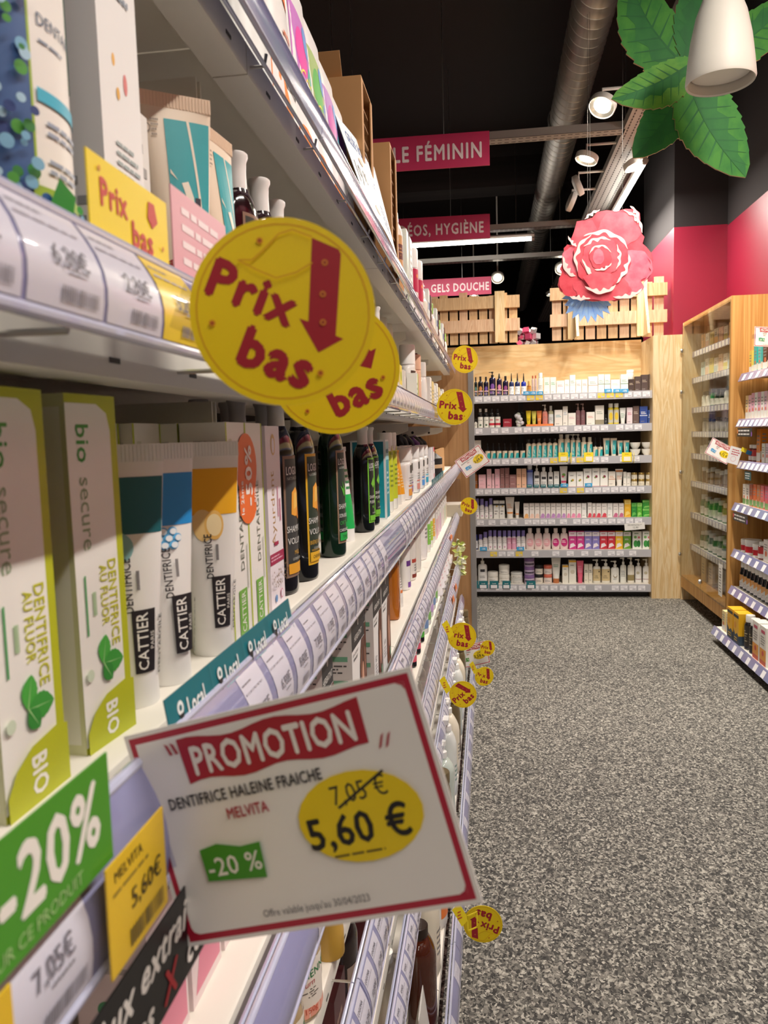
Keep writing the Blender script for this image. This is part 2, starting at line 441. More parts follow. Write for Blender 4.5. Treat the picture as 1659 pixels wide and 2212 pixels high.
def sqtube(w, h, col, cap='#f2f0ec', cap_h=0.022, r=0.017, crimp=None, ops=(), crimp_h=0.008, name='cosmetic_tube', cat='tube', rough=0.35):
    """squeeze tube standing on its cap"""
    n = 24; hb = h - crimp_h; mb = MB(); vs_ = []; K = 9
    A = lambda z: r + (w / 2 - r) * max(0, min(1, (z - cap_h) / (hb - cap_h))) ** 0.9
    B = lambda z: r + (0.0012 - r) * max(0, min(1, (z - cap_h) / (hb - cap_h))) ** 1.25
    for j in range(K + 1):
        z = cap_h + (hb - cap_h) * j / K
        for i in range(n):
            t = 2 * PI * i / n; vs_.append((A(z) * math.cos(t), B(z) * math.sin(t), z))
    fs = [(j * n + i, j * n + (i + 1) % n, (j + 1) * n + (i + 1) % n, (j + 1) * n + i) for j in range(K) for i in range(n)]
    fs += [tuple(range(n))[::-1], tuple(K * n + i for i in range(n))]
    mb.add(vs_, fs, M(col, rough))
    mb.box((0, 0, hb + crimp_h / 2), (w, 0.0022, crimp_h), M(crimp or col, rough))
    nr = 22
    for i in range(nr): mb.box(((i + 0.5) / nr * w - w / 2, -0.0013, hb + crimp_h / 2), (w / nr * 0.45, 0.0006, crimp_h * 0.9), M(crimp or col, rough))
    if ops:
        H = hb - cap_h
        def mp(u, v, o):
            z = cap_h + v; a = A(z); t = (u - w / 2) / (w / 2) * 1.35
            return ((a + o) * math.sin(t), -(B(z) + 0.0004 + o) * math.cos(t), z)
        mb.art(w, H, ops, mp, curved=True)
    c = MB(); c.lathe([(r * 0.98, 0), (r * 1.02, 0.002), (r * 1.0, cap_h), (0, cap_h)], M(cap, 0.35), 24)
    return (name, cat, [('body', mb.mesh('tube_body')), ('cap', c.mesh('tube_cap'))])
def jar(dia, h, col, lid, lid_h=0.016, ops=(), lab=None, name='jar', cat='jar', rough=0.3, trans=0.0, lidmetal=0.0):
    r = dia / 2; mb = MB(); hb = h - lid_h
    bm_ = M(col, rough, trans=trans) if isinstance(col, str) else col
    mb.lathe([(r * 0.9, 0), (r * 0.98, 0.003), (r * 0.98, hb * 0.86), (r * 0.9, hb), (0, hb)], bm_, 28)
    if lab or ops:
        W = r * 2.6; o_ = ([('R', 0, 0, 1, 1, lab)] if lab else []) + list(ops)
        mb.art(W, hb * 0.7, o_, lambda u, v, o: ((r * 0.98 + o + 0.0004) * math.sin((u - W / 2) / r), -(r * 0.98 + o + 0.0004) * math.cos((u - W / 2) / r), hb * 0.1 + v), curved=True)
    l = MB(); l.lathe([(r, 0), (r, lid_h * 0.85), (r * 0.95, lid_h), (0, lid_h)], M(lid, 0.3, lidmetal), 28, c=(0, 0, hb))
    return (name, cat, [('body', mb.mesh('jar_body')), ('lid', l.mesh('jar_lid'))])
def bowl(dia, h, col):
    r = dia / 2; mb = MB(); mb.lathe([(r * 0.45, 0), (r * 0.5, 0.004), (r * 0.85, h * 0.45), (r, h), (r * 0.95, h), (r * 0.78, h * 0.45), (0, h * 0.1)], M(col, 0.3), 28)
    return ('bowl', 'bowl', [('body', mb.mesh('bowl'))])
def pouch(w, h, d, col, F=(), L=(), name='pouch'):
    """stand-up pouch: fat at the base, sealed flat at the top"""
    mb = MB(); n = 16; vs_ = []; K = 8
    A = lambda t: w / 2 * (1 - 0.06 * math.sin(PI * t)); B = lambda t: 0.0015 + d / 2 * (1 - t) ** 0.8
    for j in range(K + 1):
        t = j / K
        for i in range(n):
            g = 2 * PI * i / n; c_, s_ = math.cos(g), math.sin(g)
            c_ = math.copysign(abs(c_) ** 0.6, c_)
            vs_.append((A(t) * c_, B(t) * s_, h * t))
    fs = [(j * n + i, j * n + (i + 1) % n, (j + 1) * n + (i + 1) % n, (j + 1) * n + i) for j in range(K) for i in range(n)]
    fs += [tuple(range(n))[::-1], tuple(K * n + i for i in range(n))]
    mb.add(vs_, fs, M(col, 0.3))
    for sgn, ops in ((-1, F), (1, L)):
        if ops: mb.art(w, h, ops, lambda u, v, o: (A(v / h) * 1.0 * (u / w * 2 - 1) * (-sgn), sgn * ((B(v / h)) * max(0.0, 1 - abs(u / w * 2 - 1) ** 2.4) ** 0.5 + 0.0008 + o), v), curved=True)
    return (name, 'pouch', [('body', mb.mesh('pouch'))])
# ============================================================ the room
RX = 1.776                                    # right wall
def sbox(name, a, b, m): mb = MB(); mb.box2(a, b, m); return struct(build(mb, name))
sbox('floor', (-4.2, -3.2, -0.05), (RX, 16, 0.0), M_FLOOR)
sbox('ceiling', (-4.2, -3.2, 4.2), (3.2, 16, 4.3), M_CEIL)
RED = M('#860f2e', 0.42, name='raspberry_wall_paint'); BLK = M('#1d1718', 0.9, name='black_wall_paint')
mb = MB(); mb.box2((RX, -3.2, 0), (RX + 0.12, 6.2, 2.78), RED); mb.box2((RX, -3.2, 2.78), (RX + 0.12, 6.2, 4.2), BLK)
struct(build(mb, 'wall_right'))
mb = MB(); mb.box2((1.394, 6.2, 0), (RX + 0.12, 7.35, 2.79), RED); mb.box2((1.394, 6.2, 2.79), (RX + 0.12, 7.35, 4.2), BLK)
struct(build(mb, 'wall_right_pillar'))
mb = MB(); mb.box2((RX + 0.12, 7.3, 0), (3.2, 7.45, 4.2), BLK); mb.box2((3.1, 7.4, 0), (3.2, 16, 4.2), BLK); struct(build(mb, 'wall_right_far'))
mb = MB(); mb.box2((-4.2, 15.9, 0), (3.2, 16, 2.3), RED); mb.box2((-4.2, 15.9, 2.3), (3.2, 16, 4.2), BLK); struct(build(mb, 'wall_back'))
sbox('wall_left', (-4.3, -3.2, 0), (-4.2, 16, 4.2), BLK)
# concrete beams under the ceiling
sbox('trim_1', (-4.2, 3.6, 3.95), (RX, 3.9, 4.2), M_CEIL)
sbox('trim_2', (-4.2, 8.6, 3.9), (3.1, 8.95, 4.2), M_CEIL)

# ------------------------------------------------------------ back wall unit
BU = thing('wall_shelving', 'wide pale plywood shelving alcove across the end of the aisle, full of cosmetics', 'shelving', (0, 6.3, 0))
def part(mb, name, root, label=None, kind=None):
    o = build(mb, name, root); o.matrix_parent_inverse = Matrix.Translation(-root.location)
    if label: o['label'] = label
    if kind: o['kind'] = kind
    return o
BX0, BX1 = -1.74, 1.262; BSZ = [1.580, 1.335, 1.094, 0.862, 0.620, 0.370, 0.098]; BDIV = [-1.73, -0.735, 0.265, 1.262]
mb = MB(); mb.box2((1.222, 6.06, 0), (1.262, 6.56, 1.985), W_PALE); mb.box2((1.262, 6.06, 0), (1.432, 6.10, 1.985), W_PALE)
mb.box2((1.392, 6.10, 0), (1.432, 6.2, 1.985), W_PALE); mb.box2((1.262, 6.10, 1.965), (1.392, 6.56, 1.985), W_PALE)
part(mb, 'side_pillar', BU, 'pale pine pillar closing the right side')
mb = MB(); mb.box2((-1.78, 6.06, 0), (-1.74, 6.56, 1.985), W_PALE); part(mb, 'side_panel', BU)
mb = MB(); mb.box2((-1.74, 6.52, 1.58), (1.222, 6.56, 2.01), W_PLY); part(mb, 'header_board', BU, 'pale figured plywood board above the top shelf')
mb = MB(); mb.box2((-1.74, 6.525, 0), (1.222, 6.555, 1.58), W_DARK); part(mb, 'back_panel', BU, 'dark brown back panel')
mb = MB(); mb.box2((-1.74, 6.16, 0), (1.222, 6.52, 0.05), BLACK); part(mb, 'plinth', BU, 'black plinth')
for x in BDIV[1:3]:
    mb = MB(); mb.box2((x - 0.02, 6.505, 0.05), (x + 0.02, 6.52, 1.6), BLACK); part(mb, 'upright', BU)
def price_rail_profile(z0, z1, f=0.0):
    return None
TAGC = M('#f2f0f4', 0.45); TAGI = M('#c4c1ca', 0.6)
RAILB = M('#b9b8be', 0.25, coat=0.5)
back_tag_sets = [
    [(-0.1, 1.2, 0.066)], [(-0.1, -0.02, 0.066), (0.02, 0.06, 0.066), (0.1, 0.14, 0.066), (0.2, 0.26, 0.066), (0.27, 0.62, 0.068), (0.65, 0.9, 0.066), (0.96, 1.18, 0.068)],
    [(-0.1, 0.0, 0.066), (0.03, 0.25, 0.07), (0.27, 0.72, 0.066), (0.78, 0.92, 0.07), (0.99, 1.05, 0.066), (1.08, 1.14, 0.06)],
    [(-0.1, 1.18, 0.064)], [(-0.1, 0.14, 0.09), (0.16, 0.24, 0.066), (0.27, 0.5, 0.06), (0.54, 0.6, 0.06), (0.64, 1.18, 0.066)],
    [(0.0, 0.24, 0.066), (0.32, 0.37, 0.06), (0.48, 0.54, 0.06), (0.59, 0.66, 0.06), (0.7, 0.78, 0.07), (0.8, 0.86, 0.06), (0.9, 1.02, 0.066), (1.06, 1.12, 0.06)],
    [(-0.08, 0.0, 0.09), (0.04, 0.1, 0.09), (0.15, 0.22, 0.09), (0.22, 0.3, 0.07), (0.32, 0.75, 0.072), (0.8, 0.86, 0.06), (0.93, 1.2, 0.066)]]
YT = [{0.3, 0.36, 0.85, 0.92, 0.99}, set(), {0.5, 0.7, 0.93}, {0.56, 0.68}, set(), {0.05, 0.24}, set()]
tagmesh = {}
def small_tag(col):
    if col not in tagmesh:
        m_ = MB(); m_.box((0, 0, 0), (0.052, 0.0016, 0.036), M(col, 0.5)); m_.art(0.052, 0.036, [('L', 0.1, 0.45, 0.85, 0.9, 2, TAGI), ('R', 0.45, 0.15, 0.9, 0.4, TAGI)], lambda u, v, o: (u - 0.026, -0.0009 - o * 2, v - 0.018))
        tagmesh[col] = m_.mesh('price_tag')
    return tagmesh[col]
for k, z in enumerate(BSZ):
    for a, b in zip(BDIV, BDIV[1:]):
        mb = MB(); mb.box2((a + 0.003, 6.125, z - 0.028), (min(b, 1.222) - 0.003, 6.505, z), CREAM if k < 6 else CREAM)
        part(mb, 'shelf', BU, 'cream metal shelf')
    mb = MB(); mb.box2((-1.74, 6.092, z - 0.052), (1.222, 6.104, z + 0.006), RAILB)
    mb.box2((-1.74, 6.104, z - 0.03), (1.222, 6.125, z - 0.012), RAILB)
    rl = part(mb, 'price_rail', BU)
    n = 0
    for a, b, st in back_tag_sets[k]:
        x = a
        while x < b - 0.02:
            yel = any(abs(x + 0.026 - q) < 0.04 for q in YT[k])
            o = link('price_tag', small_tag('#f3d53c' if yel else '#f2f0f4'), rl, (x + 0.026, 6.0905 - 6.3 + 6.3, z - 0.022))
            o.matrix_parent_inverse = Matrix.Translation(-BU.location)
            o.matrix_parent_inverse = Matrix.Identity(4)
            x += st

# ------------------------------------------------------------ wooden crates on top of the unit
def crate(x0, x1, z0, z1, label, heights, battens, braces=()):
    r = thing('wooden_pallet', label, 'pallet', ((x0 + x1) / 2, 6.33, z0), 0, 'wooden pallets standing on the plywood shelving')
    n = len(heights); wd = (x1 - x0) / n
    for i, h in enumerate(heights):
        mb = MB(); c = x0 + wd * (i + 0.5); mb.box2((c - wd * 0.41, 6.33, z0), (c + wd * 0.41, 6.35, z0 + (z1 - z0) * h), W_CRATE if i % 3 else W_CRATE2)
        part(mb, 'slat', r)
    for zz in (0.22, 0.66):
        mb = MB(); za = z0 + (z1 - z0) * zz; mb.box2((x0 - 0.01, 6.29, za), (x1 + 0.01, 6.33, za + 0.095), W_CRATE2 if zz < 0.5 else W_CRATE); part(mb, 'crossbar', r)
    for x in battens:
        mb = MB(); mb.box2((x - 0.038, 6.265, z0), (x + 0.038, 6.29, z1 * 0.995), W_PALE); part(mb, 'batten', r)
    for x in braces:
        mb = MB(); mb.extr([(6.265, z0), (6.265, z0 + 0.36), (6.10, z0)], W_PALE, x, x + 0.02, axis=0); part(mb, 'brace', r)
crate(-0.46, 0.245, 2.01, 2.415, 'wooden pallet of upright slats on the left above the plywood shelving', [0.95, 0.97, 0.9, 1.0, 0.93, 0.9, 0.92, 0.96, 0.88], [0.10])
crate(0.50, 1.36, 2.01, 2.47, 'wooden pallet behind the peony cutout with triangular braces', [0.85, 1.0, 0.9, 0.95, 0.9, 0.97, 0.93, 1.02, 0.9, 0.98], [0.66, 1.18], [0.67, 1.19])
# crumpled mirror ornament seen through the gap
mb = MB(); rr = random.Random(3); SIL = M('#e8e2e2', 0.2, 0.35); PNK = M('#e05a80', 0.25, 0.3)
for i in range(9):
    for j in range(6):
        x = 0.40 + (i % 3 - 1) * 0.07 + rr.uniform(-.02, .02); z = 2.0 + j * 0.06
        s_ = rr.uniform(0.03, 0.055); c = (x, 8.0 + (i // 3 - 1) * 0.05, z)
        mb.box(c, (s_, s_, s_), SIL if rr.random() < 0.75 else PNK, rot=Matrix.Rotation(rr.uniform(0, 3), 3, 'X') @ Matrix.Rotation(rr.uniform(0, 3), 3, 'Z'))
mb.box2((0.3, 7.9, 0), (0.5, 8.1, 1.96), SIL)
tag(build(mb, 'mirrored_column'), 'silver and pink crumpled mirror column seen between the two pallets', 'ornament')

# ------------------------------------------------------------ spiral duct, trays and lamps
def along(px0, py0, px1, py1, h): return atZ(px0, py0, h), atZ(px1, py1, h)
DZ = 3.70; DX = 0.625; DR = 0.125
DU = thing('spiral_duct', 'round silver spiral ventilation duct running along the black ceiling', 'duct', (DX, 2, DZ))
mb = MB(); prof = []
y = -1.0
n = 32
vs_ = []; fs = []
ys = []
while y < 15.0: ys += [(y, DR), (y + 0.098, DR), (y + 0.101, DR + 0.0025), (y + 0.106, DR + 0.0025)]; y += 0.11
for j, (yy, r_) in enumerate(ys):
    for i in range(n):
        t = 2 * PI * i / n; vs_.append((DX + r_ * math.cos(t), yy + 0.11 * i / n, DZ + r_ * math.sin(t)))
for j in range(len(ys) - 1):
    for i in range(n):
        if i < n - 1: fs.append((j * n + i, j * n + i + 1, (j + 1) * n + i + 1, (j + 1) * n + i))
        elif j + 5 < len(ys): fs.append((j * n + i, (j + 4) * n, (j + 5) * n, (j + 1) * n + i))
mb.add(vs_, fs, M_DUCT); part(mb, 'pipe', DU)
for y in (3.3, 6.4, 9.4, 12.4):
    mb = MB(); mb.lathe([(DR + 0.008, -0.03), (DR + 0.012, 0), (DR + 0.008, 0.03)], M_DUCT, 32, caps=False)
    mb.v = [(DX + a, y + c, DZ + b) for a, b, c in mb.v]; part(mb, 'collar', DU)
    mb = MB(); mb.tube([(DX, y, DZ + DR), (DX, y, 4.2)], 0.004, STEEL, 6); part(mb, 'hanger_rod', DU)
TRAY = M('#a9a6a0', 0.45, 0.35); TRAYD = M('#3a3634', 0.8)
def tray(name, label, a, b, wd, root=None):
    a, b = Vector(a), Vector(b); d = (b - a); L = d.length; d.normalize(); s_ = d.cross(Vector((0, 0, 1))).normalized()
    t = thing(name, label, 'cable tray', a); mb = MB()
    def q(l, c, z): return a + d * l + s_ * c + Vector((0, 0, z))
    def bar(l0, l1, c0, c1, z0, z1, m):
        p = [q(l, c, z) for l in (l0, l1) for c in (c0, c1) for z in (z0, z1)]
        mb.add(p, [(0, 1, 3, 2), (4, 6, 7, 5), (0, 4, 5, 1), (2, 3, 7, 6), (0, 2, 6, 4), (1, 5, 7, 3)], m)
    bar(0, L, -wd / 2, wd / 2, 0, 0.002, TRAY); bar(0, L, -wd / 2, -wd / 2 + 0.002, 0, 0.05, TRAY); bar(0, L, wd / 2 - 0.002, wd / 2, 0, 0.05, TRAY)
    l = 0.02; rows = [-0.38, -0.2, 0, 0.2, 0.38] if wd > 0.12 else [-0.25, 0.25]
    while l < L - 0.03:
        for c in rows: bar(l, l + 0.028, c * wd - 0.004, c * wd + 0.004, -0.0006, 0, TRAYD)
        l += 0.045
    part(mb, 'tray', t)
    l = 0.6
    while l < L:
        mb = MB(); mb.tube([q(l, 0, 0.01), q(l, 0, 4.2 - a.z)], 0.003, STEEL, 6); part(mb, 'hanger_rod', t); l += 2.1
    return t
tray('cable_tray', 'long perforated metal cable tray carrying the aisle tube lamps and spotlights', (TRAY_X, -1, TRAY_Z), (TRAY_X, 14, TRAY_Z), 0.225)
tray('cable_tray', 'perforated cross tray behind the nearest red sign', (-1.6, 5.35, TRAY_Z), (TRAY_X - 0.1, 5.35, TRAY_Z), 0.1)
tray('cable_tray', 'cross tray in front of the long horizontal tube lamp', (-2.0, 7.75, TRAY_Z + 0.03), (1.38, 7.75, TRAY_Z + 0.03), 0.1)
tray('cable_tray', 'cross tray behind the long horizontal tube lamp', (-2.0, 8.9, TRAY_Z), (TRAY_X - 0.1, 8.9, TRAY_Z), 0.1)
TUBE = M('#fff8ee', 0.4, emit=22.0)
def tube_lamp(a, b, label):
    t = thing('tube_lamp', label, 'lamp', a, 0, 'tube lamps'); a, b = Vector(a), Vector(b); d = (b - a).normalized()
    mb = MB(); up = Vector((0, 0, 0.035)); mb.tube([a + up, b + up], 0.022, M('#e9e6df', 0.5), 6); part(mb, 'housing', t)
    mb = MB(); mb.tube([a + d * 0.03, b - d * 0.03], 0.017, TUBE, 12); part(mb, 'tube', t, 'glowing white tube')
    for e in (a, b):
        mb = MB(); s_ = 1 if e is a else -1; mb.tube([e, e + d * 0.03 * s_], 0.021, GREYM, 12); part(mb, 'end_cap', t)
    return t
TN = ['tube lamp behind the viewer', 'tube lamp over the near end of the aisle', 'tube lamp hidden above the leaf cutout', 'bright tube lamp beside the tray just below the leaf cutout', 'bright tube lamp beside the tray just above the peony cutout']
for y, nm in list(zip(TUBES_Y, TN)): tube_lamp((TRAY_X + 0.09, y - 0.75, TRAY_Z - 0.09), (TRAY_X + 0.09, y + 0.75, TRAY_Z - 0.09), nm)
ct = tube_lamp((-1.05, 8.1, 3.22), (0.48, 8.1, 3.22), 'long horizontal tube lamp glowing between two cross trays at far end')
for xx in (-0.9, 0.3): mb = MB(); mb.tube([(xx, 8.1, 3.27), (xx, 8.1, 4.2)], 0.003, STEEL, 6); part(mb, 'hanger_rod', ct)
BULB = M('#fff4df', 0.3, emit=30.0)
def spot(px, py, y, r, aim, label, power=0, lit=True, cone=70):
    p = atZ(px, py, TRAY_Z - 0.07); r = 0.07; t = thing('spotlight', label, 'spotlight', p, 0, 'ring spotlights on the cable trays')
    aim = Vector(aim).normalized(); q = Vector((0, 0, -1)).rotation_difference(aim).to_matrix()
    def pl(mb): mb.v = [tuple(p + q @ Vector(v)) for v in mb.v]; return mb
    WH = M('#dcd9d2', 0.4)
    mb = MB(); mb.lathe([(r, -0.01), (r * 1.04, -0.016), (r * 1.1, -0.01), (r * 1.1, 0.022), (r * 0.7, 0.035), (0, 0.035)], WH, 28, caps=False); part(pl(mb), 'housing', t)
    mb = MB(); mb.lathe([(0, 0.0), (r * 0.7, 0.0)], BULB if lit else M('#9a968e', 0.3), 28, caps=False)
    part(pl(mb), 'bulb', t, 'glowing bulb' if lit else None)
    mb = MB(); mb.lathe([(r * 0.7, 0.0), (r, -0.01)], M('#e8e4da', 0.2, 0.6), 28, caps=False); part(pl(mb), 'reflector', t)
    mb = MB(); tx = TRAY_X - 0.11 if p.x < TRAY_X else TRAY_X + 0.11; qz = TRAY_Z + 0.02
    mb.tube([p + Vector((0, 0, 0.03)), Vector((p.x, p.y, 4.2))] if abs(p.x - TRAY_X) > 0.6 else [p + Vector((0, 0, 0.03)), Vector((p.x, p.y, qz)), Vector((tx, p.y, qz))], 0.009, WH, 8); part(mb, 'bracket', t)
    if power:
        l = bpy.data.lights.new('spot_beam', 'SPOT'); l.energy = power; l.spot_size = math.radians(cone); l.spot_blend = 0.6; l.color = (1, 0.88, 0.72); l.shadow_soft_size = 0.04
        o = bpy.data.objects.new('spot_beam', l); C.objects.link(o); o.location = p + aim * 0.03; o.rotation_euler = aim.to_track_quat('-Z', 'Y').to_euler()
spot(1301, 229, 3.85, 0.05, (-0.45, -0.5, -1.0), 'large ring spotlight left of the leaf cutout', 60, cone=100)
spot(1267, 343, 4.9, 0.05, (-0.35, -0.1, -1), 'ring spotlight left of the perforated tray, below the largest one', 55, cone=100)
spot(1371, 356, 4.75, 0.05, (0.3, -0.1, -1), 'ring spotlight right of the perforated tray under the dark leaf', 40, cone=100)
spot(1075, 600, 9.4, 0.04, (0, -0.7, -0.7), 'small far spotlight right of the lowest red sign')
spot(1024, 645, 9.9, 0.04, (0, -0.9, -0.4), 'small far spotlight just below the lowest red sign')
spot(1192, 633, 9.2, 0.04, (0.2, -0.1, -1), 'small far spotlight above the right pallet')
spot(1213, 580, 9.6, 0.035, (0, -0.8, -0.6), 'tiny far spotlight at the left edge of the peony cutout')
spot(1236, 436, 5.9, 0.045, (0.9, 0.1, -0.35), 'unlit spotlight turned sideways on the tray above the peony', lit=False)
spot(1250, 400, 5.6, 0.04, (0.7, -0.1, 0.3), 'unlit grey spotlight under the clamp of the tray', lit=False)
# spotlights above the shelves that light the end of the aisle
for i, (x, y, ax) in enumerate([(0.80, 4.2, -0.35), (0.88, 4.5, -0.05)]):
    pp = Vector((x, y, 3.12)); aim = Vector((ax, 1.0, -1.15)).normalized()
    l = bpy.data.lights.new('spot_beam', 'SPOT'); l.energy = 40; l.spot_size = math.radians(95); l.spot_blend = 0.8; l.color = (1, 0.9, 0.76); l.shadow_soft_size = 0.06
    o = bpy.data.objects.new('spot_beam', l); C.objects.link(o); o.location = pp; o.rotation_euler = aim.to_track_quat('-Z', 'Y').to_euler()

# ------------------------------------------------------------ hanging red aisle signs
SIGNR = M('#c2305c', 0.5, name='sign_raspberry'); SIGNT = M('#f2dfe0', 0.5)
def sign(px, pt, pb, y, text, wd, label, rz=0.0, tw=None, off=0.03):
    a = atY(px, pt, y); b = atY(px, pb, y); h = a.z - b.z
    t = thing('aisle_sign', label, 'sign', (a.x, y, b.z), rz, 'raspberry red aisle signs')
    mb = MB(); mb.box((-wd / 2, 0, h / 2), (wd, 0.01, h), SIGNR)
    vs2, fs, x0, x1, y0, y1 = text_mesh(text, 0.03, 0.0, 1.1); lh = h * 0.46; sc = lh / 0.72; tw_ = (x1 - x0) * sc
    k = (tw or tw_) / tw_
    rr = random.Random(9)
    mb.add([(-off - (x1 - x) * sc * k, -0.0062 - kz * 0.0004, h * 0.25 + y * sc) for x, y, kz in vs2], fs, SIGNT)
    build(mb, 'board', t)
    for u in (0.25, 0.75):
        mb = MB(); mb.tube([(-wd * u, 0, h), (-wd * u, 0, 4.2 - b.z)], 0.0018, STEEL, 6); build(mb, 'wire', t)
sign(1057, 283, 357, 4.7, 'CYCLE FÉMININ', 1.05, 'nearest and largest red hanging sign reading CYCLE FÉMININ', 0.02, tw=0.72, off=0.045)
sign(1058, 462, 514, 6.45, 'DÉOS, HYGIÈNE', 1.25, 'middle red hanging sign reading DÉOS, HYGIÈNE', 0.03, tw=0.68, off=0.05)
sign(1061, 597, 635, 9.0, 'S, GELS DOUCHE', 1.3, 'farthest red hanging sign reading GELS DOUCHE', 0.01, tw=0.76, off=0.025)

# ------------------------------------------------------------ pendant lamp shade
p = atD(1556, 180, 2.4)
PL = thing('pendant_lamp', 'unlit white bell-shaped pendant lamp hanging in front of the leaf cutout', 'lamp', p)
mb = MB(); SH = M('#e6e1d6', 0.5)
mb.lathe([(0.100, 0.0), (0.103, 0.008), (0.098, 0.06), (0.089, 0.13), (0.074, 0.20), (0.055, 0.25), (0.044, 0.268), (0.02, 0.275), (0.0, 0.276)], SH, 48, caps=False)
mb.lathe([(0.100, 0.0), (0.095, 0.004), (0.091, 0.06), (0.08, 0.13), (0.05, 0.2), (0, 0.21)], M('#bdb8ac', 0.6), 48, caps=False)
build(mb, 'shade', PL)
mb = MB(); mb.lathe([(0.0, 0.03), (0.088, 0.03)], M('#c5c0b4', 0.5), 40, caps=False); build(mb, 'diffuser', PL, )
mb = MB(); mb.tube([(0, 0, 0.27), (0, 0, 4.2 - p.z)], 0.003, WHITE, 8); build(mb, 'cord', PL)

# ------------------------------------------------------------ leaf, peony and cornflower cutouts (flat hanging boards)
EDGE = M('#b9986a', 0.6)
def board(name, label, y, th=0.008):
    return thing(name, label, 'decoration', (0, y, 0))
def poly_px(pts, y): return [((lambda q: (q.x, q.z))(atY(a, b, y))) for a, b in pts]
def leaf_poly(base, tip, bow, wl, wr, n=11, teeth=True):
    bx, by = base; tx, ty = tip; L = math.hypot(tx - bx, ty - by); ux, uy = (tx - bx) / L, (ty - by) / L; nx, ny = -uy, ux
    def P(t, s_): c = math.sin(PI * t) * bow; return (bx + ux * L * t + nx * (c + s_), by + uy * L * t + ny * (c + s_))
    prof = lambda t: (math.sin(PI * min(1, t * 0.93 + 0.05) ** 0.85)) ** 0.8
    left = []; right = []
    for i in range(1, n):
        t = i / n
        for k, (side, arr, wd) in enumerate(((1, left, wl), (-1, right, wr))):
            v = prof(t) * wd; arr.append(P(t, side * v))
            if teeth: arr.append(P(t + 0.012, side * (v * 0.93)))
    spine = [P(i / n, 0) for i in range(n + 1)]
    return [P(0, 2)] + left + [tip] + right[::-1] + [P(0, -2)], spine, P, prof
mint = board('leaf_cutout', 'large hanging cutout of a sprig of green mint leaves behind the pendant lamp', 3.0)
LV = [((1505, 165), (1352, -65), -22, 62, 78, LEAF_A, 0.0), ((1500, 150), (1530, -90), 0, 60, 60, LEAF_B, -0.004),
      ((1500, 150), (1720, -20), 20, 50, 52, LEAF_A, -0.002), ((1498, 140), (1318, 221), -10, 38, 56, LEAF_C, -0.03),
      ((1480, 180), (1366, 345), -8, 48, 52, LEAF_B, -0.018), ((1478, 165), (1606, 388), 16, 66, 78, LEAF_A, -0.024)]
for i, (b_, t_, bow, wl, wr, m_, dy) in enumerate(LV):
    poly, spine, P, prof = leaf_poly(b_, t_, bow, wl, wr)
    mb = MB(); pp = poly_px(poly, 3.0); mb.slab(pp, 0.008, m_, EDGE, lambda x, z, y, dy=dy: (x, y + dy, z))
    # darker half blade, veins
    def on(pts, m, lift): mb.add([(x, dy - lift, z) for x, z in poly_px(pts, 3.0)], [tuple(range(len(pts)))], m)
    half = [P(k / 10, 0) for k in range(11)] + [P(k / 10, prof(k / 10) * (wr if i in (2,) else wl) * (-0.5 - 0.25 * (k % 2)) if 0 < k < 10 else 0) for k in range(10, -1, -1)]
    on(half[:-1], LEAF_V if m_ is LEAF_B else LEAF_B, 0.0006)
    on([P(k / 10, 3.0 * (1 - k / 10)) for k in range(11)] + [P(k / 10, -3.0 * (1 - k / 10)) for k in range(9, -1, -1)], LEAF_V, 0.0012)
    for k in range(2, 9):
        for sd, w_ in ((1, wl), (-1, wr)):
            t = k / 10; e = prof(min(0.96, t + 0.12)) * w_ * 0.82
            on([P(t, 0), P(t + 0.02, 0), P(min(0.97, t + 0.125), sd * e), P(min(0.97, t + 0.12), sd * e)], LEAF_V, 0.0009)
    o = build(mb, 'leaf', mint)
mb = MB()
q1 = atY(1395, 30, 3.0)
for xx in (1420, 1560): q1 = atY(xx, 40, 3.0); mb.tube([(q1.x, 0.012, q1.z), (q1.x, 0.012, 4.2)], 0.0009, M('#4a4644', 0.6), 6)
build(mb, 'wire', mint)

def blob(cx, cy, rx, ry, n=40, lob=7, amp=0.08, ph=0.0, rot=0.0, seed=1):
    rr = random.Random(seed); out = []
    for i in range(n):
        t = 2 * PI * i / n; k = 1 + amp * math.sin(lob * t + ph) + amp * 0.5 * math.sin((lob * 2 + 1) * t + ph * 2)
        x, y = rx * k * math.cos(t), ry * k * math.sin(t); out.append((cx + x * math.cos(rot) - y * math.sin(rot), cy + x * math.sin(rot) + y * math.cos(rot)))
    return out
def petalmat(name, c1, c2):
    def f(nt, b):
        n = N(nt, 'ShaderNodeTexNoise', Scale=9.0, Detail=3.0); r = ramp(nt, [(0.35, c1), (0.65, c2)])
        nt.links.new(n.outputs[0], r.inputs[0]); nt.links.new(r.outputs[0], b.inputs['Base Color'])
    return node_mat(name, f, rough=0.6)
PE1 = petalmat('petal_red', '#c02c3e', '#cc4452'); PE2 = petalmat('petal_pink', '#c84c62', '#d66c7c'); PE3 = petalmat('petal_pale', '#e6bcb8', '#ecccc6'); PE4 = petalmat('petal_coral', '#c63a4c', '#d45662')
YP = 4.6
corn = board('cornflower_cutout', 'blue cornflower cutout hanging below and behind the pink peony', YP + 0.03)
BL1 = petalmat('petal_blue', '#86b8ff', '#a6d0ff'); BL2 = petalmat('petal_blue_deep', '#6a9cf4', '#88b8fc')
mb = MB(); cx, cy = 1270, 630
out = []
for k in range(0, 29):
    a = math.radians(-15 + 210 * k / 28); r_ = (68 if k % 2 == 0 else 52) * (1.0 if 30 < math.degrees(a) < 150 else 0.86)
    out.append((cx + r_ * math.cos(a), cy + r_ * math.sin(a)))
out += [(cx - 40, cy - 30), (cx + 40, cy - 30)]
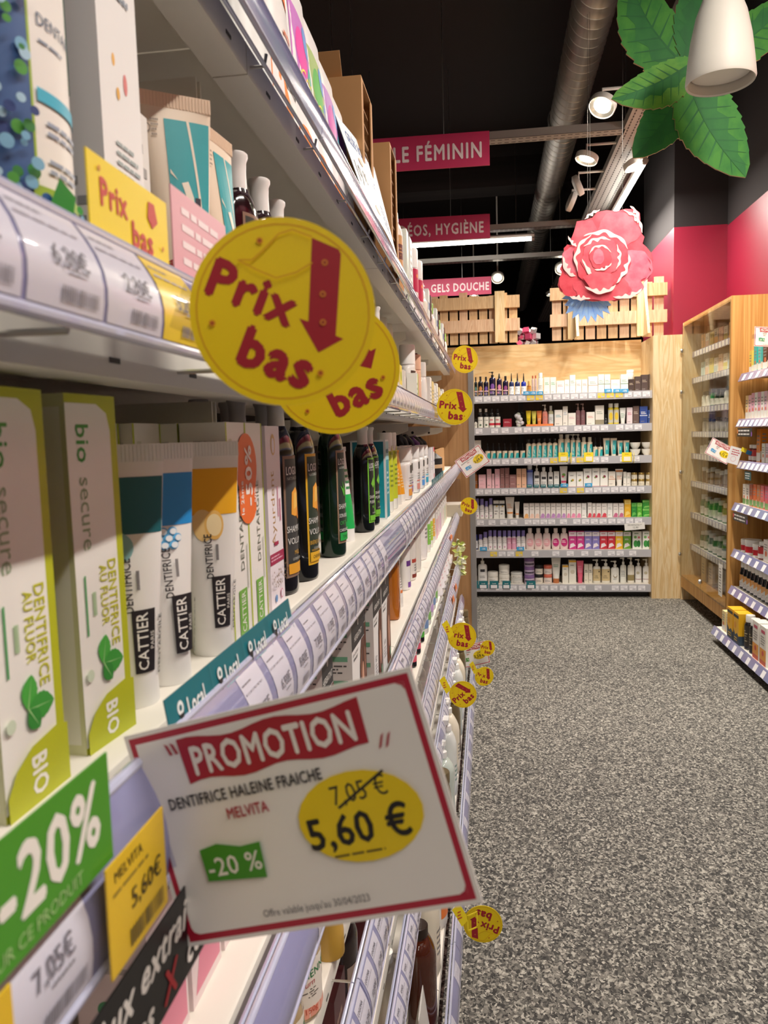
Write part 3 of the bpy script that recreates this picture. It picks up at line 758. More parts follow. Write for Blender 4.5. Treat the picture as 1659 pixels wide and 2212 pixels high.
mb.slab(poly_px(out, YP + 0.03), 0.008, BL1, EDGE)
for k in range(0, 28, 2):
    a = math.radians(-15 + 210 * k / 28); r_ = 60
    tri = [(cx + 12 * math.cos(a - 0.15), cy + 12 * math.sin(a - 0.15)), (cx + r_ * math.cos(a - 0.02), cy + r_ * math.sin(a - 0.02)), (cx + 12 * math.cos(a + 0.12), cy + 12 * math.sin(a + 0.12))]
    mb.add([(x, -0.0008, z) for x, z in poly_px(tri, YP + 0.03)], [(0, 1, 2)], BL2)
build(mb, 'petals', corn)
mb = MB(); q1 = atY(cx, cy - 20, YP + 0.03); mb.tube([(q1.x, 0.01, q1.z), (q1.x, 0.01, 4.2)], 0.0009, M('#4a4644', 0.6), 6); build(mb, 'wire', corn)
peo = board('peony_cutout', 'big pink and red peony flower cutout hanging over the aisle end', YP)
mb = MB()
outline = [(1246, 478), (1262, 476), (1280, 470), (1290, 458), (1310, 454), (1332, 456), (1352, 451), (1372, 452), (1382, 460), (1383, 475), (1379, 486), (1383, 500), (1392, 512), (1388, 526), (1397, 534), (1408, 548), (1411, 562), (1404, 580), (1407, 592), (1398, 604), (1380, 610), (1374, 622), (1360, 634), (1342, 646), (1328, 651), (1312, 646), (1298, 650), (1280, 651), (1262, 648), (1247, 641), (1238, 634), (1222, 636), (1210, 628), (1205, 616), (1208, 600), (1214, 590), (1209, 580), (1216, 566), (1219, 552), (1218, 536), (1226, 528), (1236, 530), (1232, 518), (1240, 506), (1244, 490)]
mb.slab(poly_px(outline, YP), 0.010, PE1, EDGE)
lay = [0]
def pet(pts, m): lay[0] += 1; mb.add([(x, -0.0006 * lay[0], z) for x, z in poly_px(pts, YP)], [tuple(range(len(pts)))], m)
def crescent(cx, cy, rx, ry, a0, a1, th, m, wav=0.1, seed=1):
    rr = random.Random(seed); o1 = []; o2 = []
    for i in range(31):
        t = math.radians(a0 + (a1 - a0) * i / 30); k = 1 + wav * 0.6 * math.sin(i * 0.55 + seed); w_ = th * 0.72 * max(0.0, math.sin(PI * i / 30)) ** 0.7 * (1 + 0.3 * math.sin(i * 0.8 + seed))
        o1.append((cx + rx * k * math.cos(t), cy + ry * k * math.sin(t))); o2.append((cx + (rx * k - w_) * math.cos(t), cy + (ry * k - w_) * math.sin(t)))
    pet(o1 + o2[::-1], m)
pet([(1246, 478), (1262, 476), (1280, 476), (1292, 500), (1268, 540), (1244, 532), (1233, 518), (1240, 500)], PE4)
pet(blob(1338, 495, 46, 38, lob=5, amp=0.05), PE4); pet(blob(1365, 575, 44, 36, lob=5, amp=0.05), PE2); pet(blob(1240, 565, 26, 34, lob=4, amp=0.06), PE2)
pet(blob(1238, 615, 30, 26, lob=4, amp=0.06), PE1); pet(blob(1345, 615, 44, 30, lob=4, amp=0.06), PE2); pet(blob(1300, 622, 62, 28, lob=6, amp=0.05), PE4)
crescent(1342, 500, 46, 46, -85, 5, 9, PE3, 0.04, 2); crescent(1300, 495, 44, 42, -150, -95, 8, PE3, 0.05, 3); crescent(1240, 565, 25, 33, 80, 200, 14, PE3, 0.05, 4)
crescent(1365, 578, 44, 38, -40, 60, 7, PE2, 0.05, 5); crescent(1345, 612, 44, 34, 20, 120, 12, PE3, 0.04, 6); crescent(1255, 615, 40, 34, 60, 130, 12, PE3, 0.05, 7)
crescent(1350, 470, 30, 26, -70, 30, 10, PE3, 0.05, 12); crescent(1250, 505, 24, 30, 90, 170, 8, PE3, 0.05, 13)
pet(blob(1300, 560, 60, 60, lob=6, amp=0.05), PE1); crescent(1300, 560, 61, 62, -130, -20, 12, PE3, 0.05, 1); crescent(1300, 560, 60, 60, -10, 60, 11, PE3, 0.05, 5); crescent(1298, 560, 58, 56, 150, 250, 10, PE3, 0.05, 9)
pet(blob(1298, 558, 42, 42, lob=5, amp=0.06), PE4); crescent(1298, 556, 43, 43, -150, -60, 9, PE3, 0.06, 2); crescent(1298, 556, 43, 42, -40, 40, 8, PE3, 0.05, 8); crescent(1300, 560, 42, 44, 60, 180, 12, PE3, 0.06, 4)
pet(blob(1296, 556, 24, 26, lob=4, amp=0.06), PE1); crescent(1296, 556, 25, 26, -170, -20, 6, PE3, 0.05, 3); pet(blob(1292, 556, 12, 17, lob=3, amp=0.05), PE2); crescent(1296, 560, 26, 26, 20, 120, 7, PE3, 0.05, 6)
pet([(1258, 600), (1285, 588), (1318, 592), (1330, 604), (1318, 626), (1296, 636), (1276, 626)], PE4); crescent(1296, 602, 38, 34, 25, 150, 13, PE3, 0.05, 11)
build(mb, 'petals', peo)
mb = MB()
for xx in (1275, 1345): q1 = atY(xx, 470, YP); mb.tube([(q1.x, 0.012, q1.z), (q1.x, 0.012, 4.2)], 0.0009, M('#4a4644', 0.6), 6)
build(mb, 'wire', peo)
# ============================================================ products on the back wall shelving
NUM = ['zero', 'one', 'two', 'three', 'four', 'five', 'six', 'seven', 'eight', 'nine', 'ten', 'eleven', 'twelve', 'thirteen']
ORD = ['leftmost', 'second from left', 'third from left', 'fourth from left', 'fifth from left', 'sixth from left', 'seventh from left', 'eighth from left', 'ninth from left', 'tenth from left', 'eleventh from left']
SH = ['top shelf', 'second shelf', 'third shelf', 'fourth shelf', 'fifth shelf', 'sixth shelf', 'bottom shelf']
def ordl(i, n): return 'right' if False else ('rightmost' if i == n - 1 else ORD[i])
GR = '#8d8a88'
def k_dark(w, h, c='#1d1b33', l='#5a3f78', kind='screw'):
    return bottle(w, w * 0.62, h, c, '#15151c', w * 0.2, h * 0.2, 0.12, None, 1.5, (0.1, 0.62), [('C', 0.5, 0.6, w * 0.3, l, h * 0.11), ('R', 0.2, 0.3, 0.8, 0.42, '#c9a6b0'), ('C', 0.35, 0.15, w * 0.16, l), ('L', 0.2, 0.0, 0.8, 0.24, 3, '#b9aec4')], kind=kind, rough=0.15)
def k_navy(w, h, c='#23305c'):
    return bottle(w, w * 0.8, h, c, '#16161c', w * 0.16, h * 0.34, 0.12, '#e8e8ec', 1.1, (0.08, 0.42), [('L', 0.1, 0.2, 0.9, 0.8, 3, GR)], kind='cone', rough=0.1)
def k_box(w, h, c='#f1ede6', a=None, t='#8a9a8c', d=None, band=None):
    F = [('L', 0.15, 0.55, 0.85, 0.72, 2, t), ('L', 0.15, 0.12, 0.6, 0.2, 1, GR)]
    if a: F.append(('R', 0, 0.0, 1, 0.28, a))
    if band: F.append(('R', 0, 0.46, 1, 0.5, band))
    return carton(w, d or min(w, 0.05), h, c, F)
def k_grad(w, h, a): 
    return carton(w, 0.045, h, '#efe9e4', [('L', 0.15, 0.74, 0.85, 0.84, 1, GR), ('L', 0.2, 0.55, 0.8, 0.62, 1, GR), ('C', 0.55, 0.16, w * 0.36, a, h * 0.15), ('R', 0.0, 0.0, 1.0, 0.05, a), ('C', 0.3, 0.08, w * 0.2, a, h * 0.09)])
def k_round(w, h, c, cap, lab=None, cr=0.8, ch=0.22, kind='flip', ops=(), lv=(0.1, 0.6), waist=0, sh=0.1, rough=0.25, cc=None):
    return bottle(w, w * 0.8, h, c, cap, w * 0.5 * cr, h * ch, sh, lab, 1.4, lv, ops or [('L', 0.25, 0.3, 0.75, 0.7, 3, GR)], kind=kind, waist=waist, rough=rough)
def k_teal(w, h): return bottle(w, w * 0.85, h, '#2a2320', '#171518', w * 0.24, h * 0.42, 0.12, '#e9d8c0', 1.5, (0.02, 0.5), [('P', [(0.35, 0), (1, 0), (1, 0.72), (0.5, 0.72)], '#2fa9ae'), ('L', 0.1, 0.78, 0.8, 0.95, 1, GR)], kind='drop')
def k_teal2(w, h, cap='#22201f', kind='screw', ch=0.2): return bottle(w, w * 0.9, h, '#e6d5be', cap, w * 0.34, h * ch, 0.06, '#e9d8c0', 1.5, (0.02, 0.74), [('P', [(0.3, 0), (1, 0), (1, 0.86), (0.5, 0.86)], '#35abb0'), ('P', [(0.55, 0.3), (0.62, 0.32), (0.56, 0.6), (0.5, 0.55)], '#efe6d8'), ('L', 0.35, 0.1, 0.7, 0.25, 2, '#f0ebe0')], kind=kind)
def k_tealtube(w, h): return sqtube(w, h, '#e6d5be', '#efe6d8', 0.014, w * 0.36, ops=[('P', [(0.28, 0.02), (0.95, 0.02), (0.95, 0.92), (0.4, 0.92)], '#35abb0'), ('P', [(0.5, 0.3), (0.58, 0.32), (0.55, 0.62), (0.46, 0.58)], '#efe6d8')])
def k_tube(w, h, c, ops=(), cap='#f0ede8'): return sqtube(w, h, c, cap, h * 0.14, w * 0.33, ops=ops)
def k_rollon(w, h): return bottle(w, w * 0.9, h, '#f1eef0', '#8b80c4', w * 0.42, h * 0.3, 0.04, '#f6f3f4', 1.4, (0.02, 0.62), [('L', 0.2, 0.5, 0.8, 0.8, 2, GR), ('C', 0.5, 0.2, w * 0.2, '#d9a9c4')], kind='flip')
def k_rollonp(w, h): return bottle(w, w * 0.9, h, '#f1e2ea', '#8b80c4', w * 0.42, h * 0.3, 0.04, '#e9a9c4', 1.4, (0.02, 0.62), [('L', 0.2, 0.5, 0.8, 0.8, 2, '#ffffff')], kind='flip')
def k_lotion(w, h, lab, c='#f0dcd8'): return bottle(w, w * 0.6, h, c, '#f2e6e0', w * 0.26, h * 0.2, 0.2, None, 1.5, (0.12, 0.58), [('C', 0.5, 0.45, w * 0.4, lab, h * 0.2), ('L', 0.3, 0.4, 0.7, 0.7, 2, '#fdf4f2'), ('L', 0.35, 0.1, 0.65, 0.16, 1, GR)], kind='flip', waist=-0.12)
def k_magbox(w, h, c, c2='#f3e9ee'): return carton(w, 0.05, h, c, [('R', 0, 0.74, 1, 0.97, c2), ('L', 0.2, 0.82, 0.8, 0.92, 1, c), ('L', 0.2, 0.5, 0.8, 0.6, 2, c2), ('P', [(0.1, 0.05), (0.9, 0.2), (0.6, 0.35), (0.2, 0.3)], c2)])
def k_pump(w, h, c='#f2efe9', lab=None, ops=(), cap='#f0ede6'): return bottle(w, w * 0.7, h, c, cap, w * 0.2, h * 0.26, 0.12, lab, 1.3, (0.1, 0.6), ops or [('L', 0.2, 0.3, 0.8, 0.8, 4, GR)], kind='pump')
def k_jar(w, h, c='#f0ece4', lid='#efebe2', lab=None): return jar(w, h, c, lid, h * 0.42, [('L', 0.2, 0.3, 0.8, 0.8, 2, GR)], lab)
def k_spray(w, h, c='#e8e3e0', cap='#fafafa'): return bottle(w, w * 0.9, h, c, cap, w * 0.3, h * 0.24, 0.08, None, 1.2, (0.15, 0.6), [('L', 0.2, 0.2, 0.8, 0.8, 3, GR)], kind='spray')
A_, B_ = 600, 960
ROWS = [
 (0, A_, [
  ('black bottle with blue-green label', lambda w, h: k_dark(w, h, '#16201f', '#4f7a74'), [(212, 236, 710)]),
  ('dark bottle with orange oval label', lambda w, h: k_dark(w, h, '#17161f', '#b9793f'), [(238, 277, 706)]),
  ('dark bottle with violet label', lambda w, h: k_dark(w, h, '#17162a', '#5b3f92'), [(279, 316, 708)]),
  ('tall dark pump bottle with violet swirls', lambda w, h: k_dark(w, h, '#1a1732', '#7a4b9a', 'pump'), [(318, 368, 672)]),
  ('dark spray bottle with pink swirls', lambda w, h: k_dark(w, h, '#1c1836', '#c77aa0', 'cone'), [(372, 413, 684)]),
  ('dark bottle with magenta and violet swirls', lambda w, h: k_dark(w, h, '#1b1734', '#8a3f7c'), [(416, 459, 702)]),
  ('navy nozzle bottle with white label', k_navy, [(462, 499, 682), (504, 543, 682)]),
  ('cobalt blue nozzle bottle with white label', lambda w, h: k_navy(w, h, '#2238a0'), [(549, 587, 682)]),
  ('small amber bottle', lambda w, h: k_round(w, h, '#9a5a1e', '#c59a52', '#b5782f', 0.6, 0.25, 'screw'), [(593, 621, 738)]),
  ('slim pinkish bottle with copper cap', lambda w, h: k_round(w, h, '#cdb4b0', '#b5543c', None, 0.6, 0.14, 'screw'), [(626, 643, 700), (646, 664, 698)]),
  ('white foam pump bottle', lambda w, h: k_round(w, h, '#f1eeea', '#f6f4f0', None, 0.75, 0.2), [(670, 709, 680)]),
  ('white carton with green lettering', lambda w, h: k_box(w, h, t='#3fae7c'), [(714, 756, 713), (759, 801, 713)]),
  ('white carton with pink lettering', lambda w, h: k_box(w, h, t='#e07088'), [(804, 860, 738)]),
  ('small white carton', k_box, [(863, 897, 730)]),
  ('taller white carton with grey print', lambda w, h: k_box(w, h, band='#c9cfc8'), [(899, 940, 697)]),
  ('white carton with red band lettering', lambda w, h: k_box(w, h, t='#c45c5c'), [(944, 983, 730), (987, 1027, 728)]),
  ('wide white carton with thin brown line', lambda w, h: k_box(w, h, band='#b59a8a'), [(1032, 1100, 708)]),
  ('white carton with sage print', lambda w, h: k_box(w, h, t='#8aa890', band='#6c8f74'), [(1104, 1146, 692), (1149, 1190, 692)]),
  ('low white carton with sage print', lambda w, h: k_box(w, h, t='#8aa890'), [(1194, 1260, 730)]),
  ('tall pale green carton beside brown jar', lambda w, h: k_box(w, h, '#e4ebe2', t='#8aa890', band='#6c8f74'), [(1264, 1318, 692)]),
  ('brown box under a clear-lidded white jar', lambda w, h: k_box(w, h, '#3c2c28', t='#c5b29a'), [(1322, 1362, 727)]),
  ('dark brown carton with gold print', lambda w, h: k_box(w, h, '#4a3a38', t='#b8a894'), [(1367, 1410, 707), (1413, 1461, 695), (1466, 1511, 691)])]),
 (1, A_, [
  ('tiny white and black bottle', lambda w, h: k_round(w, h, '#f0ede2', '#232323', None, 0.6, 0.3, 'screw'), [(213, 234, 1010)]),
  ('black bottle with white label and white cap', lambda w, h: k_round(w, h, '#1b1a1c', '#efeee9', '#efeee6', 0.5, 0.17, 'screw', [('L', 0.2, 0.6, 0.8, 0.8, 1, GR), ('C', 0.5, 0.25, 0.008, '#56705a')], (0.04, 0.58)), [(238, 275, 938), (280, 317, 938)]),
  ('black bottle with red and white label', lambda w, h: k_round(w, h, '#1b1a1c', '#222', '#efeee6', 0.5, 0.17, 'screw', [('R', 0, 0.2, 1, 0.42, '#d03048'), ('L', 0.2, 0.6, 0.8, 0.85, 1, '#d03048')], (0.04, 0.58)) if False else k_round(w, h, '#1b1a1c', '#222226', '#efeee6', 0.5, 0.17, 'screw', [('R', 0, 0.2, 1, 0.42, '#d03048'), ('L', 0.2, 0.6, 0.8, 0.85, 1, '#d03048')], (0.04, 0.58)), [(320, 358, 938), (363, 401, 938)]),
  ('small dark red box with pale lettering', lambda w, h: k_box(w, h, '#a3283a', t='#e9b9c0'), [(420, 482, 1012)]),
  ('bright yellow tube', lambda w, h: k_tube(w, h, '#f0d92a', [('L', 0.2, 0.3, 0.8, 0.5, 2, '#8f8420')]), [(586, 622, 953)]),
  ('pale yellow-green tube', lambda w, h: k_tube(w, h, '#e2dc62', [('L', 0.2, 0.3, 0.8, 0.5, 2, '#8f8420')]), [(626, 660, 955)]),
  ('orange tube', lambda w, h: k_tube(w, h, '#f0914a', [('L', 0.2, 0.3, 0.8, 0.5, 2, '#fbe2c8')]), [(663, 700, 953)]),
  ('salmon pink foam pump bottle', lambda w, h: k_pump(w, h, '#eaa496', '#e58f80', cap='#f4efeb'), [(703, 742, 908)]),
  ('clear bottle of greenish lotion', lambda w, h: k_round(w, h, '#b9b998', '#dfe6e6', '#dfe6e6', 0.5, 0.2), [(746, 783, 917)]),
  ('white carton with teal lettering', lambda w, h: k_box(w, h, t='#58a8b8'), [(789, 847, 948)]),
  ('tall narrow white carton', lambda w, h: k_box(w, h, t='#9ab'.replace('#9ab', '#99aabb')), [(850, 885, 922)]),
  ('white carton with pale pink lettering', lambda w, h: k_box(w, h, t='#e0a0b0'), [(887, 942, 970)]),
  ('mauve pump bottle', lambda w, h: k_pump(w, h, '#8d6468', '#7f565c', cap='#a98d86'), [(944, 977, 900), (979, 1012, 900)]),
  ('white carton with coral lettering', lambda w, h: k_box(w, h, t='#e08a80'), [(1019, 1079, 963)]),
  ('khaki and white square carton', lambda w, h: k_box(w, h, '#e9e5dc', a='#9c937c'), [(1082, 1145, 916)]),
  ('small black dropper bottle', lambda w, h: k_round(w, h, '#2a2d36', '#1a1a1c', None, 0.5, 0.3, 'screw'), [(1147, 1173, 978)]),
  ('yellow and grey bottle with white cap', lambda w, h: k_round(w, h, '#e8d23c', '#f5f3ea', '#cfcbb8', 0.85, 0.18, 'flip', [('C', 0.5, 0.5, 0.014, '#e8c83c', 0.03)], (0.1, 0.7)), [(1177, 1215, 900), (1218, 1256, 899)]),
  ('white tube with green print and black tip', lambda w, h: k_tube(w, h, '#eff0ec', [('L', 0.2, 0.3, 0.8, 0.7, 4, '#5a8a68')]), [(1261, 1305, 932)]),
  ('pale pink narrow carton', lambda w, h: k_box(w, h, '#efdde2', t='#c45c7c'), [(1310, 1350, 930)]),
  ('brown narrow carton', lambda w, h: k_box(w, h, '#6d5650', t='#d0bfb0'), [(1353, 1397, 920)]),
  ('blue carton with white lettering', lambda w, h: k_box(w, h, '#2f4c9a', t='#ffffff', band='#e8eefa'), [(1401, 1458, 922)]),
  ('smaller blue carton', lambda w, h: k_box(w, h, '#3556a0', t='#ffffff', band='#e8eefa'), [(1462, 1504, 948)])]),
 (2, A_, [
  ('small white box lying at the left end', lambda w, h: k_box(w, h), [(214, 262, 1166)]),
  ('short teal-labelled dropper bottle', k_teal, [(a, a + 36, 1186) for a in (291, 331, 373, 415, 457, 498, 543)]),
  ('tall teal-labelled bottle with black cap', k_teal2, [(586, 622, 1157), (624, 659, 1157), (661, 697, 1153), (700, 735, 1152), (738, 774, 1152), (777, 813, 1152)]),
  ('tallest teal bottle with clear cap', lambda w, h: k_teal2(w, h, '#cfcac2', 'screw', 0.16), [(817, 859, 1122), (862, 903, 1122)]),
  ('teal bottle with clear pump', lambda w, h: k_teal2(w, h, '#b9b4ac', 'pump', 0.26), [(907, 940, 1120), (944, 978, 1120)]),
  ('teal bottle with beige cap', lambda w, h: k_teal2(w, h, '#d8cfbe', 'screw', 0.2), [(983, 1022, 1142), (1026, 1064, 1142)]),
  ('beige-labelled dark dropper bottle', k_teal, [(1069, 1102, 1143), (1105, 1138, 1143)]),
  ('large teal and cream squeeze tube', k_tealtube, [(1141, 1190, 1150), (1193, 1241, 1150)]),
  ('smaller teal and cream squeeze tube', k_tealtube, [(1243, 1284, 1167), (1287, 1331, 1166)])]),
 (3, B_, [
  ('amber glass bottle at the left end', lambda w, h: k_round(w, h, '#9a5a22', '#5a3414', None, 0.5, 0.15, 'screw'), [(213, 238, 195)]),
  ('tall pale pink carton', lambda w, h: k_box(w, h, '#f2c3cc', t='#fbe9ec'), [(303, 337, 178)]),
  ('shorter slim pale pink carton', lambda w, h: k_box(w, h, '#f4ccd4', t='#d090a0'), [(340, 358, 212)]),
  ('pink carton beside the brown ones', lambda w, h: k_box(w, h, '#f2bdca', t='#fbe9ec'), [(361, 397, 178)]),
  ('mauve brown carton', lambda w, h: k_box(w, h, '#9a6e6c', t='#d0aaa4'), [(400, 430, 172), (433, 465, 170)]),
  ('peach carton', lambda w, h: k_box(w, h, '#f0c0a0', t='#c58a68'), [(517, 551, 175), (554, 588, 175)]),
  ('tall translucent bottle with blue neck band', lambda w, h: k_round(w, h, '#a9b4d8', '#e8ecf4', '#8f9ccc', 0.75, 0.2, 'flip', [('R', 0, 0.85, 1, 1, '#3a4aa8')], (0.1, 0.75)), [(590, 635, 143)]),
  ('white pump bottle with dark square logo', lambda w, h: k_pump(w, h, '#f2f1f0', None, [('R', 0.2, 0.6, 0.8, 0.85, '#3a3a3e'), ('L', 0.2, 0.1, 0.8, 0.4, 2, GR)]), [(641, 684, 145)]),
  ('broader white bottle with dark square logo', lambda w, h: k_round(w, h, '#f2f1f0', '#f6f6f6', None, 0.5, 0.18, 'screw', [('R', 0.25, 0.6, 0.75, 0.85, '#3a3a3e'), ('L', 0.2, 0.1, 0.8, 0.4, 2, GR)]), [(689, 737, 164)]),
  ('slim white bottle with dark square logo', lambda w, h: k_round(w, h, '#f2f1f0', '#e8e8e8', None, 0.5, 0.2, 'screw', [('R', 0.25, 0.6, 0.75, 0.85, '#3a3a3e'), ('L', 0.2, 0.1, 0.8, 0.4, 2, GR)]), [(744, 781, 163)]),
  ('slim white carton with dark logo', lambda w, h: k_box(w, h, '#f0efec', t='#3a3a3e'), [(786, 823, 195)]),
  ('white squeeze tube with pink and green print', lambda w, h: k_tube(w, h, '#f3f1ef', [('R', 0.1, 0.08, 0.9, 0.2, '#e0507a'), ('C', 0.5, 0.55, 0.012, '#7ab04a'), ('C', 0.4, 0.45, 0.008, '#e0507a')]), [(828, 885, 158)]),
  ('white carton with small fruit picture', lambda w, h: carton(w, 0.05, h, '#f3f1ec', [('C', 0.55, 0.45, w * 0.16, '#c9a23a'), ('C', 0.4, 0.4, w * 0.12, '#7a9a4a'), ('L', 0.2, 0.7, 0.8, 0.82, 1, GR), ('R', 0, 0, 1, 0.03, '#c44a6a')]), [(889, 945, 198), (948, 995, 196)]),
  ('tall white carton with berry picture', lambda w, h: carton(w, 0.05, h, '#f3f1ec', [('C', 0.55, 0.55, w * 0.18, '#8a3048'), ('C', 0.4, 0.5, w * 0.12, '#7a9a4a'), ('L', 0.2, 0.75, 0.8, 0.88, 1, GR), ('R', 0, 0, 1, 0.03, '#c44a6a')]), [(998, 1056, 175), (1059, 1114, 173), (1117, 1173, 173)]),
  ('orange-topped white carton', lambda w, h: k_box(w, h, '#f0e9df', t='#cf7c3a', band='#cf7c3a'), [(1177, 1226, 195)]),
  ('white tube with orange crimp', lambda w, h: k_tube(w, h, '#efece6', [('R', 0.05, 0.86, 0.95, 1, '#d0803c'), ('L', 0.2, 0.3, 0.8, 0.6, 3, '#cf7c3a')]), [(1229, 1285, 178)]),
  ('plain white slim carton', lambda w, h: k_box(w, h), [(1286, 1309, 198), (1311, 1339, 203)])]),
 (4, B_, [
  ('lilac-capped white deodorant roll-on', k_rollon, [(222, 249, 390), (252, 284, 392), (287, 314, 408), (317, 347, 388)]),
  ('white and black carton with yellow dot', lambda w, h: carton(w, 0.05, h, '#efeeea', [('R', 0, 0.74, 1, 0.84, '#2c2a2a'), ('C', 0.6, 0.7, w * 0.14, '#e0b83a'), ('L', 0.2, 0.2, 0.8, 0.5, 2, GR)]), [(351, 391, 405), (393, 432, 405)]),
  ('big white tube with orange pattern', lambda w, h: k_tube(w, h, '#efe9e2', [('R', 0.1, 0.1, 0.9, 0.2, '#e59a58'), ('L', 0.2, 0.4, 0.8, 0.7, 3, '#e5a068')]), [(437, 502, 380)]),
  ('small white tube with orange pattern', lambda w, h: k_tube(w, h, '#efe9e2', [('R', 0.1, 0.1, 0.9, 0.2, '#e59a58')]), [(504, 540, 414)]),
  ('white face-care carton with orange glow', lambda w, h: k_grad(w, h, '#f0b878'), [(568, 606, 425)]),
  ('white face-care carton with peach glow', lambda w, h: k_grad(w, h, '#f2d0c0'), [(609, 645, 424), (648, 683, 424)]),
  ('white face-care carton with violet glow', lambda w, h: k_grad(w, h, '#c08fc8'), [(686, 722, 424), (725, 760, 424), (763, 798, 424), (801, 836, 424), (839, 873, 424)]),
  ('white face-care carton with pink glow', lambda w, h: k_grad(w, h, '#e88fb4'), [(876, 904, 424), (907, 943, 424), (946, 983, 424)]),
  ('blank white carton', lambda w, h: k_box(w, h, '#f2f0ee'), [(986, 1020, 424)]),
  ('white face-care carton with red glow', lambda w, h: k_grad(w, h, '#d8485a'), [(1027, 1058, 420), (1061, 1086, 424), (1089, 1125, 424), (1128, 1167, 424)]),
  ('blank white carton near the mauve ones', lambda w, h: k_box(w, h, '#f2f0ee'), [(1170, 1207, 424)]),
  ('white face-care carton with mauve glow', lambda w, h: k_grad(w, h, '#c86a90'), [(1210, 1248, 424), (1251, 1288, 424)]),
  ('golden yellow carton', lambda w, h: k_magbox(w, h, '#edb52e', '#f5d77a'), [(1291, 1338, 398)]),
  ('dark green carton', lambda w, h: k_magbox(w, h, '#2f8f3c', '#6abf58'), [(1342, 1380, 420)]),
  ('bright green carton', lambda w, h: k_magbox(w, h, '#5cb83a', '#a0dc78'), [(1382, 1418, 420)])]),
 (5, B_, [
  ('blue-capped dark bottle at the left end', lambda w, h: k_round(w, h, '#3c4a78', '#2b3a8c', '#e6e8ee', 0.8, 0.2), [(214, 239, 650)]),
  ('small lilac-capped roll-on', k_rollon, [(243, 274, 648), (276, 309, 630)]),
  ('tall lilac-capped white deodorant', k_rollon, [(312, 344, 618), (346, 375, 618), (379, 412, 620), (415, 447, 620)]),
  ('tall lilac-capped pink deodorant', k_rollonp, [(449, 480, 620), (482, 515, 620)]),
  ('lilac-capped white deodorant before the lotions', k_rollon, [(517, 548, 618), (550, 581, 618)]),
  ('curvy lotion bottle with pale pink label', lambda w, h: k_lotion(w, h, '#eeb4ba'), [(585, 643, 603), (646, 703, 603), (706, 763, 603)]),
  ('curvy lotion bottle with magenta label', lambda w, h: k_lotion(w, h, '#cf2f80'), [(771, 828, 603), (831, 889, 603)]),
  ('magenta carton', lambda w, h: k_magbox(w, h, '#cf3a8a'), [(892, 947, 625), (949, 1003, 625)]),
  ('lavender carton', lambda w, h: k_magbox(w, h, '#8a80c4'), [(1005, 1058, 625), (1060, 1113, 625)]),
  ('red carton', lambda w, h: k_magbox(w, h, '#cc3040'), [(1115, 1169, 625), (1171, 1225, 625)]),
  ('yellow carton', lambda w, h: k_magbox(w, h, '#f0bb30'), [(1227, 1281, 625)]),
  ('apple green carton', lambda w, h: k_magbox(w, h, '#6faa3c'), [(1283, 1338, 625)]),
  ('white box with green leaf pattern', lambda w, h: carton(w, 0.06, h, '#eef0ea', [('C', 0.35, 0.3, w * 0.24, '#3f9a48', h * 0.2), ('C', 0.68, 0.3, w * 0.2, '#2f7f3c', h * 0.2), ('C', 0.3, 0.68, w * 0.16, '#7fba6a'), ('C', 0.7, 0.66, w * 0.13, '#e07a90'), ('L', 0.2, 0.84, 0.8, 0.94, 1, '#3f7f48')]), [(1348, 1415, 625), (1420, 1486, 625)])]),
 (6, B_, [
  ('slim white bottle at the left end', lambda w, h: k_round(w, h, '#f0efec', '#f5f4f0'), [(214, 231, 850)]),
  ('large white pump bottle with dark logo', lambda w, h: k_pump(w, h, '#f0efed', None, [('R', 0.3, 0.66, 0.7, 0.86, '#3a3a3e'), ('L', 0.25, 0.2, 0.7, 0.4, 2, GR)]), [(238, 306, 806)]),
  ('wide low cream jar', lambda w, h: k_jar(w, h), [(309, 386, 915)]),
  ('tube with white flared crimp and green letters', lambda w, h: k_tube(w, h, '#f1efe8', [('L', 0.25, 0.6, 0.75, 0.75, 2, '#4f9a7a'), ('R', 0.1, 0.0, 0.9, 0.06, '#c97a48')], '#c97a48'), [(768, 836, 818)]),
  ('white carton with yellow top', lambda w, h: carton(w, 0.05, h, '#f1eee2', [('R', 0, 0.9, 1, 1, '#f0b42c'), ('C', 0.5, 0.5, w * 0.3, '#d8d0bc'), ('L', 0.2, 0.75, 0.8, 0.84, 1, GR)]), [(846, 889, 868)]),
  ('tall white carton with yellow top', lambda w, h: carton(w, 0.05, h, '#f1eee2', [('R', 0, 0.92, 1, 1, '#f0b42c'), ('C', 0.5, 0.5, w * 0.3, '#d8d0bc'), ('L', 0.2, 0.75, 0.8, 0.84, 1, GR)]), [(892, 945, 833)]),
  ('hot pink tube', lambda w, h: k_tube(w, h, '#ef6a88', [('L', 0.2, 0.4, 0.8, 0.8, 4, '#f9b4c4')], '#ef6a88'), [(950, 1001, 838)]),
  ('cream carton with dark seal', lambda w, h: k_box(w, h, '#ece5d4', t='#3a3230'), [(1004, 1034, 862), (1036, 1063, 862)]),
  ('cream pump bottle with beige label', lambda w, h: k_pump(w, h, '#f1ecdf', '#d8c294', [('L', 0.2, 0.2, 0.7, 0.5, 3, '#5a4a38'), ('C', 0.72, 0.78, 0.006, '#4a3a30')]), [(1066, 1124, 828), (1129, 1192, 828)]),
  ('white pump bottle with antler drawing', lambda w, h: k_pump(w, h, '#f2f0ea', None, [('C', 0.5, 0.45, 0.016, '#a89c88'), ('C', 0.5, 0.5, 0.011, '#f2f0ea'), ('L', 0.3, 0.1, 0.7, 0.25, 2, GR)]), [(1196, 1257, 838)]),
  ('slim white pump bottle', lambda w, h: k_pump(w, h, '#ecece4'), [(1263, 1309, 815)]),
